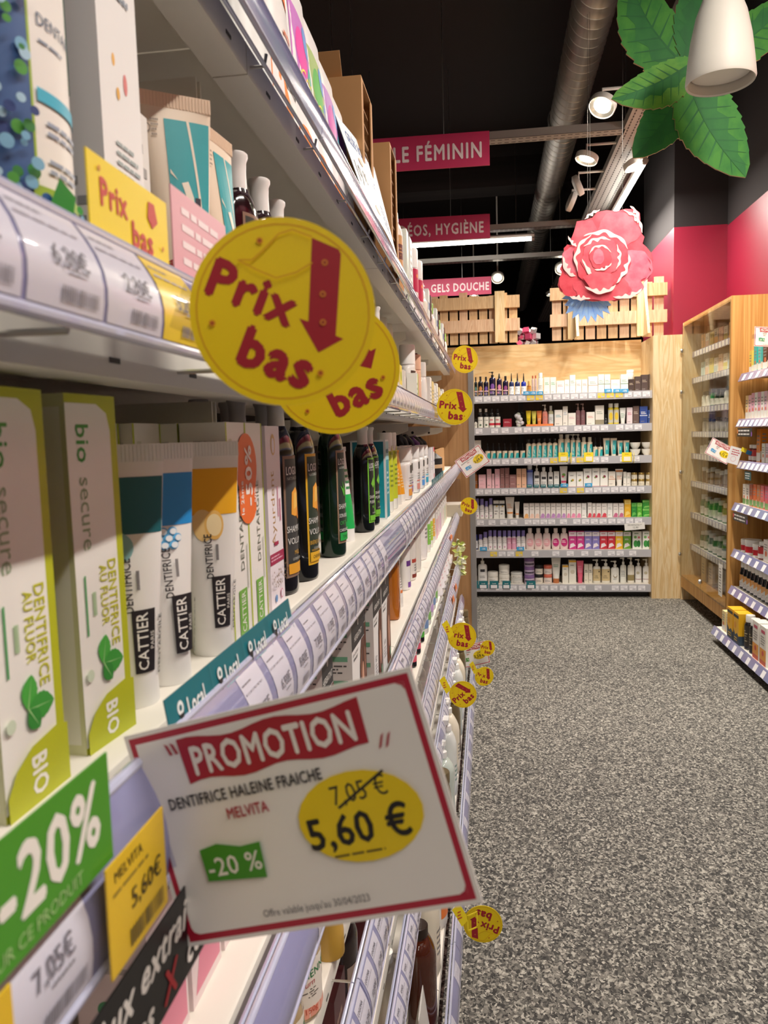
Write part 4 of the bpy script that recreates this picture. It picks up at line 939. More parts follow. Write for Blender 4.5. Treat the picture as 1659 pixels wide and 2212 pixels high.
  ('white pump bottle with brown band', lambda w, h: k_pump(w, h, '#efe9dc', '#9c8c60', [('R', 0, 0.4, 1, 1, '#efe9dc'), ('L', 0.2, 0.1, 0.8, 0.3, 2, '#eee')] if False else [('R', 0, 0.45, 1, 1, '#efe9dc')]), [(1316, 1367, 815)]),
  ('white pump bottle with thin wine-red line', lambda w, h: k_pump(w, h, '#f1efec', None, [('R', 0, 0.1, 1, 0.14, '#8a4050'), ('C', 0.4, 0.65, 0.012, '#c8c0a8')]), [(1371, 1420, 825), (1426, 1479, 825)])])]
def xz(zx, zy, off, y): p = atY(960 + zx * 500 / 1659, off + zy * (400 / 1327 if off == 600 else 380 / 1261), y); return p
for si, off, items in ROWS:
    zs = BSZ[si]
    for desc, fn, sp_ in items:
        n = len(sp_); cache = None
        for i, (x0, x1, yt) in enumerate(sp_):
            yf = 6.165
            a = xz(x0, yt, off, yf); b = xz(x1, yt, off, yf); w_ = (b.x - a.x) * 0.97; h_ = a.z - zs
            if cache is None: cache = fn(w_, h_); cw, ch = w_, h_
            lab = (desc + ', ' + ordl(i, n) + ' of ' + NUM[n] + ', ' if n > 1 else desc + ', ') + SH[si] + ' of the far alcove'
            lw_ = lab.split()
            if len(lw_) > 16: lab = lab.replace(' of the far alcove', ' far back'); 
            if len(lab.split()) > 16: lab = lab.replace(' far back', '')
            o = place(cache, lab, ((a.x + b.x) / 2, yf + 0.03, zs), 0, (desc + ' group on the ' + SH[si]) if n > 1 else None, sc=(w_ / cw, 1, h_ / ch))
# stacked things
def stack(fn, x0, x1, tops, off, si, desc, lid=None):
    zs = BSZ[si]; a = xz(x0, tops[0], off, 6.165); b = xz(x1, tops[0], off, 6.165); w_ = (b.x - a.x) * 0.97; z0 = zs
    H = (a.z - zs) / len(tops); pr = fn(w_, H - 0.0005); n = len(tops)
    for i in range(n):
        pos = ['bottom one of its stack', 'top one of its stack'] if n == 2 else ['bottom one of its stack', 'middle one of its stack', 'top one of its stack']
        place(pr, desc + ', ' + pos[i] + ', ' + SH[si], ((a.x + b.x) / 2, 6.165 + 0.03, zs + i * H), 0, desc + ' stack')
stack(lambda w, h: bowl(w, h, '#f2f0ea'), 1333, 1412, [1181, 1230], A_, 2, 'white ceramic bowl left of the pair')
stack(lambda w, h: bowl(w, h, '#f2f0ea'), 1416, 1499, [1179, 1230], A_, 2, 'white ceramic bowl at the right end')
stack(lambda w, h: k_box(w, h, '#f2c3cc', t='#d890a4'), 244, 297, [218, 262], B_, 3, 'square pink carton')
stack(lambda w, h: k_box(w, h, '#a07474', t='#e0c0bc'), 467, 515, [218, 262], B_, 3, 'square mauve carton')
for j, (x0, x1) in enumerate([(1343, 1388), (1394, 1440), (1447, 1493)]):
    stack(lambda w, h: jar(w, h, '#e6dcc4', '#b59a58', h * 0.3, [('L', 0.2, 0.2, 0.8, 0.8, 2, '#5a4a38')], '#e9e2d0', lidmetal=0.6), x0, x1, [203, 253], B_, 3, ['gold-lidded jar in left column', 'gold-lidded jar in middle column', 'gold-lidded jar in right column'][j])
stack(lambda w, h: k_magbox(w, h, '#35a03c', '#8ad06a'), 1421, 1495, [400, 460], B_, 4, 'wide green carton at the right end')
stack(lambda w, h: k_jar(w, h), 389, 468, [866, 930], B_, 6, 'round cream jar beside the low jar')
stack(lambda w, h: jar(w, h, '#eceae4', '#d8d8d4', h * 0.35, [('L', 0.2, 0.2, 0.8, 0.8, 2, GR)]), 475, 562, [918, 960], B_, 6, 'wide silver-lidded jar')
stack(lambda w, h: jar(w, h, '#d9cede', '#8a6aa0', h * 0.4, [('R', 0.1, 0.3, 0.9, 0.8, '#4a4450')], '#c0a8cc'), 571, 648, [815, 880, 940], B_, 6, 'purple-lidded jar')
stack(lambda w, h: jar(w, h, '#efe6d8', '#2a2a2a', h * 0.35, [('L', 0.2, 0.2, 0.8, 0.8, 2, GR)]), 650, 709, [868, 935], B_, 6, 'black-lidded cream jar')
stack(lambda w, h: jar(w, h, '#efe0d8', '#d8725c', h * 0.35, [('L', 0.2, 0.2, 0.8, 0.8, 2, GR)]), 712, 774, [868, 935], B_, 6, 'coral-lidded jar')
# clear-lidded white jar on the brown box; khaki box cap; bag of white balls
a = xz(1300, 660, A_, 6.165); b = xz(1362, 660, A_, 6.165); c = xz(1322, 727, A_, 6.165)
place(jar(b.x - a.x - 0.01, a.z - c.z, '#f6f5f2', '#f2f2f0', 0.02), 'white jar standing on the brown box near the right end, top shelf', ((a.x + b.x) / 2 + 0.005, 6.195, c.z), 0)
mb = MB(); a = xz(484, 950, A_, 6.18); b = xz(582, 950, A_, 6.18); cx = (a.x + b.x) / 2; hh = a.z - BSZ[1]; rr = random.Random(4)
BG = thing('bag_of_cotton_balls', 'clear plastic bag of white cotton balls on the second shelf of far alcove', 'bag', (cx, 6.2, BSZ[1]))
for i in range(16):
    an = rr.uniform(0, 6.28); q = rr.uniform(0, 0.036); z = 0.018 + (i / 16) * (hh - 0.045); c = (q * math.cos(an), q * math.sin(an) * 0.7, z)
    mb.lathe([(0.016 * math.sin(PI * k / 6), -0.016 * math.cos(PI * k / 6)) for k in range(7)], M('#f2f0ea', 0.9) if i % 5 else M('#dfe8d0', 0.9), 10, c=c, caps=False)
o = build(mb, 'cotton_balls', BG); o['kind'] = 'stuff'
mb = MB(); mb.lathe([(0.03, 0), (0.052, 0.01), (0.055, hh * 0.5), (0.045, hh * 0.8), (0.02, hh * 0.9), (0.035, hh)], CLEAR, 18, sy=0.8, caps=False); build(mb, 'plastic_bag', BG, 'clear crinkled bag' and None)
# blue -15% cards, teal local cards, yellow discount cards clipped on the back rails
def shelf_card(x0, x1, off, y0, y1, bg, ops, label, cat='price card', yy=6.086, name='price_card', grp=None):
    a = xz(x0, y0, off, yy); b = xz(x1, y1, off, yy); W = b.x - a.x; H = a.z - b.z
    m_ = MB(); m_.box((0, 0, H / 2), (W, 0.001, H), M(bg, 0.5)); m_.art(W, H, ops, lambda u, v, o: (u - W / 2, -0.0006 - o * 2.5, v))
    return tag(build(m_, name, None, ((a.x + b.x) / 2, yy, b.z)), label, cat, grp)
o15 = [('T', '-15%', 0.5, 0.5, 0.014, '#ffffff', 0, 0.032, 0.02)]
for i, x in enumerate((565, 612, 662)): shelf_card(x, x + 46, A_, 814, 838, '#3aa5dc', o15, 'small blue -15% card, ' + ordl(i, 3) + ' of three left of middle, top shelf', grp='blue -15% cards')
for i, x in enumerate((1147, 1210, 1265)): shelf_card(x, x + 54, A_, 797, 822, '#3aa5dc', o15, 'small blue -15% card, ' + ordl(i, 3) + ' of three at the right, top shelf', grp='blue -15% cards')
shelf_card(832, 886, B_, 282, 305, '#3aa5dc', o15, 'blue -15% card under the pink and white tube, fourth shelf', grp='blue -15% cards')
shelf_card(1006, 1060, B_, 278, 303, '#3aa5dc', o15, 'blue -15% card under the berry cartons, fourth shelf', grp='blue -15% cards')
shelf_card(254, 306, B_, 735, 762, '#3aa5dc', o15, 'blue -15% card under the small roll-ons, sixth shelf', grp='blue -15% cards')
shelf_card(518, 572, B_, 735, 760, '#3aa5dc', o15, 'blue -15% card left of the curvy lotions, sixth shelf', grp='blue -15% cards')
loc = [('T', 'Local', 0.5, 0.66, 0.009, '#f4f8f8', 0, 0.03, 0.02)]
for i, (x0, x1) in enumerate([(246, 312), (324, 388), (415, 474), (588, 654)]):
    shelf_card(x0, x1, B_, 978, 1032, '#17707a', loc + [('R', 0.12, 0.02, 0.85, 0.45, '#f2f0f4')], 'teal Local card, ' + ordl(i, 4) + ' of four, bottom shelf of far alcove', grp='teal local cards')
shelf_card(214, 244, B_, 978, 1032, '#17707a', [], 'blank teal card end at the left corner of the bottom shelf')
for i, x in enumerate((590, 640, 690, 742, 786)): shelf_card(x, x + 38, B_, 288, 308, '#17707a', loc, 'tiny teal Local card, ' + ordl(i, 5) + ' of five, fourth shelf of far alcove', grp='tiny teal local cards')
for i, (x0, x1) in enumerate([(818, 885), (1000, 1067), (1272, 1342)]):
    shelf_card(x0, x1, A_, 1252, 1318, '#f5dc2c', [('T', 'Prix bas', 0.5, 0.82, 0.006, '#a8281e', 0, 0.05, 0.02), ('R', 0.2, 0.1, 0.88, 0.55, '#f2efe0')], 'yellow Prix bas price card, ' + ordl(i, 3) + ' of three, third shelf of far alcove', grp='yellow price cards far back')
for k, x in enumerate((905, 1355)):
    c = xz(x, 1290, A_, 6.07); m_ = MB(); m_.lathe([(0.0, -0.0006), (0.042, -0.0006), (0.042, 0.0006), (0, 0.0006)], M('#f5dc2c', 0.45), 32, caps=False)
    m_.v = [(z * 1.0 + x_ * 0.22, x_ * 0.97, y_) for x_, y_, z in m_.v]
    tag(build(m_, 'price_disc', None, (c.x, 6.045, c.z)), 'yellow disc seen nearly edge-on, ' + ['left', 'right'][k] + ' one on the third back shelf rail', 'price disc', 'edge-on yellow discs')
a = xz(1290, 570, B_, 6.08); m_ = MB(); m_.box((0, 0, 0), (0.15, 0.001, 0.052), M('#e9e6e2', 0.5), rot=Matrix.Rotation(-0.08, 3, 'Y'))
m_.art(0.15, 0.052, [('T', '12,90', 0.55, 0.35, 0.014, '#222222', 0, 0.05), ('L', 0.15, 0.6, 0.85, 0.85, 2, GR)], lambda u, v, o: (u - 0.075, -0.0008 - o * 3, v - 0.026))
tag(build(m_, 'price_card', None, (a.x + 0.076, 6.08, a.z - 0.02)), 'white price card above the green leaf boxes reading 12 and cents', 'price card')
m_ = MB(); a = xz(585, 1040, A_, 6.13); b = xz(780, 1062, A_, 6.13); m_.box2((a.x, 6.125, BSZ[1]), (b.x, 6.129, BSZ[1] + 0.022), M('#f08a4a', 0.5)); m_.box2((a.x, 6.125, BSZ[1]), (b.x, 6.16, BSZ[1] + 0.0012), M('#f08a4a', 0.5))
tag(build(m_, 'cardboard_tray_front'), 'orange cardboard strip in front of the yellow and orange tubes', 'display strip')
# ============================================================ left gondola
GY0, GY1 = -0.45, 4.27
LV_ = dict(U2=(1.648, -0.205, 1.625, 1.675, -0.188), U1=(1.366, -0.205, 1.346, 1.390, -0.165), S1=(1.123, -0.207, 1.092, 1.148, -0.167),
           S2=(0.880, -0.192, 0.858, 0.902, -0.167), S3=(0.633, -0.207, 0.582, 0.645, -0.165), S4=(0.388, -0.190, 0.352, 0.406, -0.160), B0=(0.150, -0.118, 0.115, 0.172, -0.090))
JO = [GY0, 0.0, 0.69, 1.50, 2.42, 3.34, GY1]
GO = thing('gondola_shelving', 'long cream metal gondola shelving running down the left side of aisle', 'shelving', (-0.6, 2.0, 0))
GI = Matrix.Translation(-GO.location)
def gpart(mb, name, parent=None, label=None, kind=None):
    o = build(mb, name, parent or GO)
    if parent is None: o.matrix_parent_inverse = GI
    if label: o['label'] = label
    if kind: o['kind'] = kind
    return o
BACKX = -0.62
mb = MB(); mb.box2((BACKX - 0.02, GY0, 0.1), (BACKX, GY1, 2.0), M('#2e2420', 0.7)); gpart(mb, 'back_panel', label='dark brown back panel behind the products')
mb = MB(); mb.box2((BACKX - 0.02, GY0, 0.0), (-0.13, GY1, 0.1), M('#cfcac0', 0.5)); gpart(mb, 'plinth')
for nm, (z, xf, r0, r1, rx) in LV_.items():
    for a, b in zip(JO, JO[1:]):
        mb = MB(); th = 0.03
        # folded lip with a rounded front, thin deck, return flange beneath
        pr = [(BACKX, z), (xf - 0.004, z), (xf - 0.001, z - 0.0015), (xf, z - 0.005), (xf, z - th), (xf - 0.032, z - th), (xf - 0.032, z - th + 0.003), (xf - 0.004, z - th + 0.003), (xf - 0.004, z - 0.004), (BACKX, z - 0.004)]
        mb.extr([(x, q) for x, q in pr], CREAM, a + 0.0012, b - 0.0012, axis=1)
        y = a + 0.06
        while y < b - 0.02: mb.box2((xf - 0.0005, y, z - 0.022), (xf + 0.0006, y + 0.012, z - 0.019), M('#57534e', 0.8)); y += 0.115
        mb.mesh; gpart(mb, 'shelf')
for y in JO[1:]:
    mb = MB(); mb.box2((BACKX, y - 0.014, 0.1), (BACKX + 0.03, y + 0.014, 2.0), M('#4a4340', 0.6)); 
    q = 0.2
    while q < 1.95: mb.box2((BACKX + 0.03, y - 0.003, q), (BACKX + 0.0306, y + 0.003, q + 0.014), BLACK); q += 0.05
    gpart(mb, 'upright')
    for nm in ('U2', 'U1', 'S1', 'S2', 'S3', 'S4'):
        z, xf = LV_[nm][0], LV_[nm][1]; z1 = z - 0.0305
        for s_ in (-1, 1):
            if y > GY1 - 0.1 and s_ > 0: continue
            mb = MB(); pr = [(BACKX + 0.03, z1), (xf - 0.045, z1), (xf - 0.045, z1 - 0.022), (xf - 0.075, z1 - 0.034), (BACKX + 0.11, z1 - 0.062), (BACKX + 0.03, z1 - 0.062)]
            mb.extr(pr, CREAM, y + s_ * 0.004, y + s_ * 0.006, axis=1)
            for hx in (xf - 0.12, BACKX + 0.13):
                n_ = 14; c_ = [(hx + 0.006 * math.cos(2 * PI * k / n_), y + s_ * 0.005 - 0.0013, z1 - 0.026 + 0.006 * math.sin(2 * PI * k / n_)) for k in range(n_)]
                mb.add(c_, [tuple(range(n_))], BLACK)
            gpart(mb, 'bracket')
# curved price rails
def rail_prof(nm, t):
    z, xf, r0, r1, rx = LV_[nm]; x = rx + 0.012 * (1 - t) + 0.007 * math.sin(PI * t); return x, r0 + (r1 - r0) * t
TAGC2 = M('#d6d5e4', 0.3, coat=0.3)
prices = dict(S1=['8,95€', '6,90€', '8,80€', '7,00€', '11,59€', '15,95€', '11,10€', '10,95€', '4,95€', '10,90€'], U1=['5,20€', '6,30€', '2,30€'], S2=['8,75€', '9,75€'], S3=['10,80€', '10,29€'], S4=['14,70€'], U2=['19,90€'], B0=['9,90€'])
railobj = {}
for nm, (z, xf, r0, r1, rx) in LV_.items():
    mb = MB(); ts = [k / 8 for k in range(9)]; pf = [rail_prof(nm, t) for t in ts]
    segs = [(GY0, 0.86), (0.862, 1.62), (1.622, 2.5), (2.502, 3.4), (3.402, GY1)]
    for a, b in segs:
        prof = [(x, q) for x, q in pf] + [(x - 0.0025, q) for x, q in pf[::-1]]
        mb.extr(prof, RAIL, a, b, axis=1)
        for (x, q) in (pf[0], pf[-1]): mb.tube([(x - 0.001, a, q), (x - 0.001, b, q)], 0.0028, LIPM, 10)
        mb.tube([(rx - 0.008, a, r1 - 0.006), (rx - 0.008, b, r1 - 0.006)], 0.003, LIPM, 8)
    mb.tube([(rx - 0.004, GY0, r0 + 0.004), (rx - 0.004, GY1, r0 + 0.004)], 0.002, LIPM, 8)
    R_ = gpart(mb, 'price_rail'); railobj[nm] = R_
    y = -0.3; k = 0
    while y < GY1:
        mb = MB(); zc = z - 0.02 if r1 > z - 0.02 else r1 - 0.01
        mb.tube([(xf, y, zc), (rx - 0.004, y, zc), (rx - 0.002, y, min(r1 - 0.004, zc + 0.01))], 0.0016, STEEL, 6); gpart(mb, 'rail_clip', None) if k < 1000 else None
        y += 0.2; k += 1
def rail_tag(mb, nm, y, w_, price, col=None, far=False, hi=0.95, lo=0.06, brand=None):
    z, xf, r0, r1, rx = LV_[nm]; H = (r1 - r0) * (hi - lo)
    def mp(u, v, o):
        t = lo + v / (r1 - r0); x, q = rail_prof(nm, t); return (x + 0.0004 + o, y + u, q)
    c = M(col, 0.3, coat=0.5) if col else TAGC2
    n = 6; vs_ = []
    for i in range(n + 1):
        sk = 0.0
        for u in (0, w_): vs_.append(mp(u, H * i / n, 0))
    mb.add(vs_, [(2 * i, 2 * i + 1, 2 * i + 3, 2 * i + 2) for i in range(n)], c)
    ink = M('#77747f', 0.6)
    ops = [('L', 0.06, 0.86, 0.5, 0.91, 1, '#8f8c96'), ('L', 0.06, 0.75, 0.9, 0.81, 1, '#b4b1bc'), ('B', 0.4, 0.08, 0.9, 0.22, '#8f8c96')]
    if not far: ops += [('T', price, 0.56, 0.5, 0.0075 if w_ > 0.04 else 0.006, ink, 0, w_ * 0.6, 0.012), ('L', 0.5, 0.34, 0.8, 0.4, 1, '#8f8c96')]
    if brand: ops[0] = ('T', brand, 0.36, 0.86, 0.0042, ink, 0, w_ * 0.6, 0.01)
    mb.art(w_, H, ops, mp, layer=2, eps=0.00015)
TG = dict(S1=[(0.02 + 0.0, 0.20, 0.047)], )
def tags(nm, spans, cut, w0=0.041, gap=0.047, brand=None, yel=()):
    farm = MB(); k = 0; pr_ = prices[nm]
    for a, b in spans:
        y = a
        while y < b:
            col = '#f0d24a' if any(abs(y - q) < gap / 2 for q in yel) else None
            if y < cut:
                m_ = MB(); rail_tag(m_, nm, y, w0, pr_[k % len(pr_)], col, brand=(brand or [None])[k % len(brand or [1])]); o = build(m_, 'price_tag', railobj[nm])
                k += 1
            else: rail_tag(farm, nm, y, w0, '', col, far=True)
            y += gap
    if farm.v: o = build(farm, 'price_tag', railobj[nm]); o['kind'] = 'stuff'
tags('S1', [(0.47, 1.08), (1.1, 1.14), (1.40, 1.66), (1.7, 2.5), (2.52, 4.2)], 2.3, 0.043, 0.056)
tags('U1', [(0.19, 0.37), (0.45, 4.2)], 1.2, 0.052, 0.055, yel=(0.36, 2.2, 2.26, 2.32, 2.55, 2.7, 2.8, 2.95, 3.1, 3.3, 3.5, 3.7, 3.8, 4.0))
tags('S2', [(0.62, 1.2), (1.24, 2.4), (2.43, 4.2)], 1.9, 0.042, 0.052, brand=['WELEDA', None])
tags('S3', [(0.55, 1.3), (1.35, 4.1)], 1.4, 0.042, 0.053, brand=['LOGONA'])
tags('S4', [(0.9, 2.2), (2.3, 4.1)], 1.7, 0.042, 0.052, brand=['KHADI'])
tags('B0', [(1.2, 4.1)], 2.2, 0.05, 0.16)
# white tags on lower strip of the top shelf lip
# wooden end panel of the gondola with its grey metal edge
EP = thing('gondola_end_panel', 'wooden end panel with grey metal edge closing the left gondola', 'panel', (-0.35, 4.33, 0))
def epart(mb, nm): o = build(mb, nm, EP); o.matrix_parent_inverse = Matrix.Translation((0.35, -4.33, 0)); return o
mb = MB(); mb.box2((-0.68, 4.30, 0), (-0.108, 4.33, 1.73), W_OAK if False else wood('end_panel_wood', '#c89a68', '#b58654', scale=(1, 1, 0.05), wscale=12, dist=1.0)); epart(mb, 'panel')
mb = MB(); mb.box2((-0.108, 4.295, 0), (-0.078, 4.335, 1.735), M('#9c9a98', 0.4, 0.5)); epart(mb, 'metal_edge')

# ------------------------------------------------------------ generic cards in local frames
RED2 = '#a51d2a'; YEL = '#f3d40f'
def frame_obj(o, c, ux, uy):
    ux = Vector(ux).normalized(); uy = Vector(uy); uy = (uy - ux * uy.dot(ux)).normalized(); n = ux.cross(uy)   # n points out of the printed face
    o.matrix_world = Matrix((( ux.x, -n.x, uy.x, c[0]), (ux.y, -n.y, uy.y, c[1]), (ux.z, -n.z, uy.z, c[2]), (0, 0, 0, 1)))
def disc(px, py, d, R, ang, yaw, label, clip=True, flip=False):
    c = atD(px, py, d); t = thing('price_disc', label, 'price disc', c, 0, 'round yellow Prix bas discs')
    mb = MB(); n = 48
    P = lambda r, y: [(r * math.cos(2 * PI * k / n), y, r * math.sin(2 * PI * k / n)) for k in range(n)]
    ym = M(YEL, 0.4); mb.add(P(R, -0.0006), [tuple(range(n))], ym); mb.add(P(R, 0.0006), [tuple(range(n))[::-1]], M('#e8d890', 0.5))
    mb.add(P(R, -0.0006) + P(R, 0.0006), [(k, n + k, n + (k + 1) % n, (k + 1) % n) for k in range(n)], M('#e0c22a', 0.5))
    art = [('RING', 0.5, 0.5, R * 0.935, R * 0.018, '#dca410'),
        ('P', [(0.5, 0.925), (0.655, 0.925), (0.675, 0.905), (0.805, 0.49), (0.85, 0.49), (0.75, 0.37), (0.59, 0.50), (0.64, 0.505)], RED2),
        ('T', 'Prix', 0.315, 0.54, R * 0.40, RED2, 0, R * 0.98, 0.045), ('T', 'bas', 0.555, 0.265, R * 0.42, RED2, 0, R * 0.86, 0.05)]
    for u, v in ((0.61, 0.83), (0.66, 0.67), (0.715, 0.53)): art += [('C', u, v, R * 0.035, '#cf7c2c'), ('C', u, v, R * 0.015, '#8f2020')]
    for u, v in ((0.25, 0.80), (0.17, 0.30), (0.80, 0.27)): art += [('C', u, v, R * 0.035, '#d8901c'), ('C', u, v, R * 0.015, '#a02a20')]
    loop = [(0.18, 0.66), (0.25, 0.69), (0.29, 0.77), (0.33, 0.87), (0.39, 0.92), (0.5, 0.925)]
    l2 = [(0.18, 0.66), (0.29, 0.65), (0.4, 0.65), (0.49, 0.72), (0.55, 0.8)]
    for L in (loop, l2):
        for (a, b), (c_, d_) in zip(L, L[1:]):
            nx, ny = (d_ - b), -(c_ - a); q = math.hypot(nx, ny); nx, ny = nx / q * 0.004, ny / q * 0.004
            art.append(('P', [(a - nx, b - ny), (c_ - nx, d_ - ny), (c_ + nx, d_ + ny), (a + nx, b + ny)], '#dca410'))
    mb.art(2 * R, 2 * R, art, lambda u, v, o: (u - R, -0.0006 - o, v - R), eps=0.00008)
    o = build(mb, 'disc', t)
    if clip:
        m2 = MB(); m2.box((-R * 1.0, 0.0012, 0), (R * 0.5, 0.0008, R * 0.5), CLEAR, rot=Matrix.Rotation(-math.radians(ang), 3, 'Y')); 
        m2.v = [(a * math.cos(math.radians(ang)) + 0 * c_, b, c_) for a, b, c_ in m2.v]; o2 = build(m2, "clip", t)
        if True:
            o2.rotation_euler = (0, math.radians(ang), 0)
    cam_dir = (EYE - c).normalized(); base_u = Vector((math.cos(yaw), math.sin(yaw), 0)); a = math.radians(ang)
    uz = Vector((0, 0, 1)); ux = base_u * math.cos(a) + uz * math.sin(a); uy = uz * math.cos(a) - base_u * math.sin(a)
    frame_obj(t, c, ux, uy); return t
def inv_note(): pass
disc(613, 675, 0.356, 0.0425, -23, 0.25, 'large yellow Prix bas disc nearest the viewer on the upper left rail')
disc(722, 795, 0.50, 0.0425, 25, 0.15, 'tilted yellow Prix bas disc partly hidden behind the largest one')
disc(1004, 776, 2.35, 0.0415, -8, 0.35, 'yellow Prix bas disc at the far end of the top left rail')
disc(982, 879, 1.80, 0.0415, -7, 0.1, 'yellow Prix bas disc at the far end of the eye-level left rail')
disc(1013, 1093, 3.75, 0.0415, -18, 0.1, 'small yellow Prix bas disc against the wooden end panel')
disc(998, 1375, 2.25, 0.0415, -10, 0.1, 'yellow Prix bas disc overlapping the far low promotion card')
disc(1053, 1400, 3.5, 0.036, -12, 0.4, 'yellow Prix bas disc mostly hidden behind the far low promotion card')
disc(1046, 1461, 3.1, 0.039, -16, 0.3, 'yellow Prix bas disc over the floor below the low promotion card')
disc(1000, 1500, 2.35, 0.0415, 42, 0.05, 'yellow Prix bas disc with its text running steeply uphill')
disc(1043, 1996, 1.62, 0.041, 163, 0.05, 'upside-down yellow Prix bas disc low over the grey floor')
CREAMC = '#f6f2ec'
def promo_ops(W, H, name, brand, old, price, pct, pcol, fine=True, banner=True):
    bx = [(0.20, 0.73), (0.50, 0.755), (0.80, 0.73), (0.815, 0.90), (0.50, 0.935), (0.185, 0.915)]
    n = 16; a = [(0.19 + 0.62 * k / n, 0.725 + 0.012 * math.sin(k * 0.9)) for k in range(n + 1)]; b = [(0.185 + 0.63 * k / n, 0.92 + 0.014 * math.sin(k * 0.8 + 1)) for k in range(n, -1, -1)]
    c = '#b01c30'
    ops = [('R', 0.015, 0.02, 0.985, 0.98, '#b8203a'), ('R', 0.035, 0.05, 0.965, 0.95, CREAMC)]
    r_ = 0.02
    ops += [('P', [(0.035, 0.05), (0.06, 0.05), (0.042, 0.062), (0.035, 0.085)], '#b8203a'), ('P', [(0.965, 0.05), (0.94, 0.05), (0.958, 0.062), (0.965, 0.085)], '#b8203a'), ('P', [(0.965, 0.95), (0.94, 0.95), (0.958, 0.938), (0.965, 0.915)], '#b8203a')]
    ops += [('P', a + b, c), ('T', 'PROMOTION', 0.5, 0.825, H * 0.13, '#f6efe8', 0, W * 0.56, 0.03)]
    for k in (0, 1): ops += [('P', [(0.15 + k * 0.022, 0.87), (0.16 + k * 0.022, 0.87), (0.15 + k * 0.022, 0.915), (0.138 + k * 0.022, 0.925)], c), ('P', [(0.835 + k * 0.022, 0.70), (0.845 + k * 0.022, 0.71), (0.862 + k * 0.022, 0.765), (0.852 + k * 0.022, 0.755)], c)]
    ops += [('T', name, 0.365, 0.655, H * 0.052, '#2a2626', 0, W * 0.54, 0.02), ('T', brand, 0.36, 0.565, H * 0.05, '#b01c30', 0, W * 0.145, 0.02)]
    ops += [('C', 0.715, 0.445, W * 0.2, YEL, H * 0.195), ('T', old, 0.735, 0.555, H * 0.085, '#26221e', 2, W * 0.18, 0.005), ('P', [(0.655, 0.50), (0.66, 0.49), (0.83, 0.61), (0.825, 0.62)], '#26221e')]
    ops += [('T', price, 0.70, 0.405, H * 0.135, '#1c1814', 0, W * 0.33, 0.022), ('L', 0.6, 0.285, 0.82, 0.305, 1, '#5a4a20')]
    g = [(0.155, 0.285), (0.36, 0.26), (0.37, 0.42), (0.30, 0.415), (0.22, 0.445), (0.155, 0.43)]
    ops += [('P', g, pcol), ('T', pct, 0.262, 0.345, H * 0.085, '#f6f4ea', 0, W * 0.19, 0.012)]
    ops += [('T', "Offre valable jusqu'au 30/04/2023", 0.49, 0.105, H * 0.033, '#3a3636', 0, W * 0.36, 0.006)]
    return ops
def promo(tl, tr, br, bl, dl, dr, label, args, W=0.148, H=0.105):
    A, B, Cc, D = atD(*tl, dl), atD(*tr, dr), atD(*br, dr), atD(*bl, dl)
    c = (A + B + Cc + D) / 4; ux = (B + Cc - A - D); uy = (A + B - Cc - D)
    t = thing('promotion_card', label, 'price card', c, 0, 'promotion cards'); mb = MB()
    mb.box((0, 0, 0), (W, 0.0008, H), M(CREAMC, 0.4)); mb.art(W, H, promo_ops(W, H, *args), lambda u, v, o: (u - W / 2, -0.0004 - o, v - H / 2), eps=0.00008)
    build(mb, 'card', t)
    m2 = MB(); m2.box((-W * 0.5, -0.0016, -0.001), (0.016, 0.0008, 0.024), CLEAR); m2.box((-W * 0.5 - 0.006, 0.006, -0.001), (0.001, 0.015, 0.024), CLEAR); build(m2, 'clip', t)
    frame_obj(t, c, ux, uy); return t
promo((240, 1598), (925, 1430), (1075, 1945), (380, 2048), 0.372, 0.327, 'large near promotion card for 5,60 € in front of the left shelves', ('DENTIFRICE HALEINE FRAICHE', 'MELVITA', '7,05 €', '5,60 €', '-20 %', '#4a9a2c'))
promo((983, 1000), (1036, 960), (1059, 995), (1004, 1031), 3.95, 3.95, 'small promotion card for 3,69 € by the wooden end panel', ('SHAMPOOING DOUX', 'BIO', '4,34 €', '3,69 €', '-15 %', '#3aa0d8'))
promo((981, 1402), (1049, 1383), (1061, 1431), (992, 1443), 3.6, 3.6, 'small low promotion card for 3,59 € above the grey floor', ('SAVON', 'BIO', '4,49 €', '3,59 €', '-20 %', '#4a9a2c'))
promo((1538, 946), (1588, 973), (1571, 1002), (1522, 976), 4.6, 4.6, 'promotion card in front of the glass cabinet door', ('SIROP', 'BIO', '8,00 €', '6,72 €', '-15 %', '#3aa0d8'))
promo((1630, 705), (1692, 707), (1690, 751), (1627, 748), 4.1, 4.1, 'promotion card on the top right shelf cut by the picture edge', ('GELEE', 'BIO', '9,00 €', '7,20 €', '-20 %', '#2f9a6c'))

# cards slotted in rails, lying in planes of constant x (text runs away from the viewer)
def rail_card(x, y0, y1, z0, z1, bg, ops, label, name='shelf_card', cat='price card', lean=0.0, grp=None, round_=0.0):
    W, H = y1 - y0, z1 - z0; mb = MB(); mb.box((0, 0, H / 2), (W, 0.0008, H), M(bg, 0.4)); mb.art(W, H, ops, lambda u, v, o: (u - W / 2, -0.0005 - o, v), eps=0.0001)
    o = build(mb, name); o.location = (x, (y0 + y1) / 2, z0); o.rotation_euler = (lean, 0, PI / 2); return tag(o, label, cat, grp)
rail_card(-0.150, 0.17, 0.274, 1.137, 1.180, '#4c9a2a', [('T', '-20%', 0.62, 0.58, 0.024, '#f4f2ea', 0, 0.062, 0.03), ('T', 'SUR CE PRODUIT', 0.52, 0.14, 0.005, '#a9d08a', 0, 0.08)], 'green -20% card in the near left rail above the white price label')
mb = MB(); rail_tag(mb, 'S1', 0.205, 0.055, '7,05€', brand='MELVITA'); build(mb, 'price_tag', railobj['S1'])
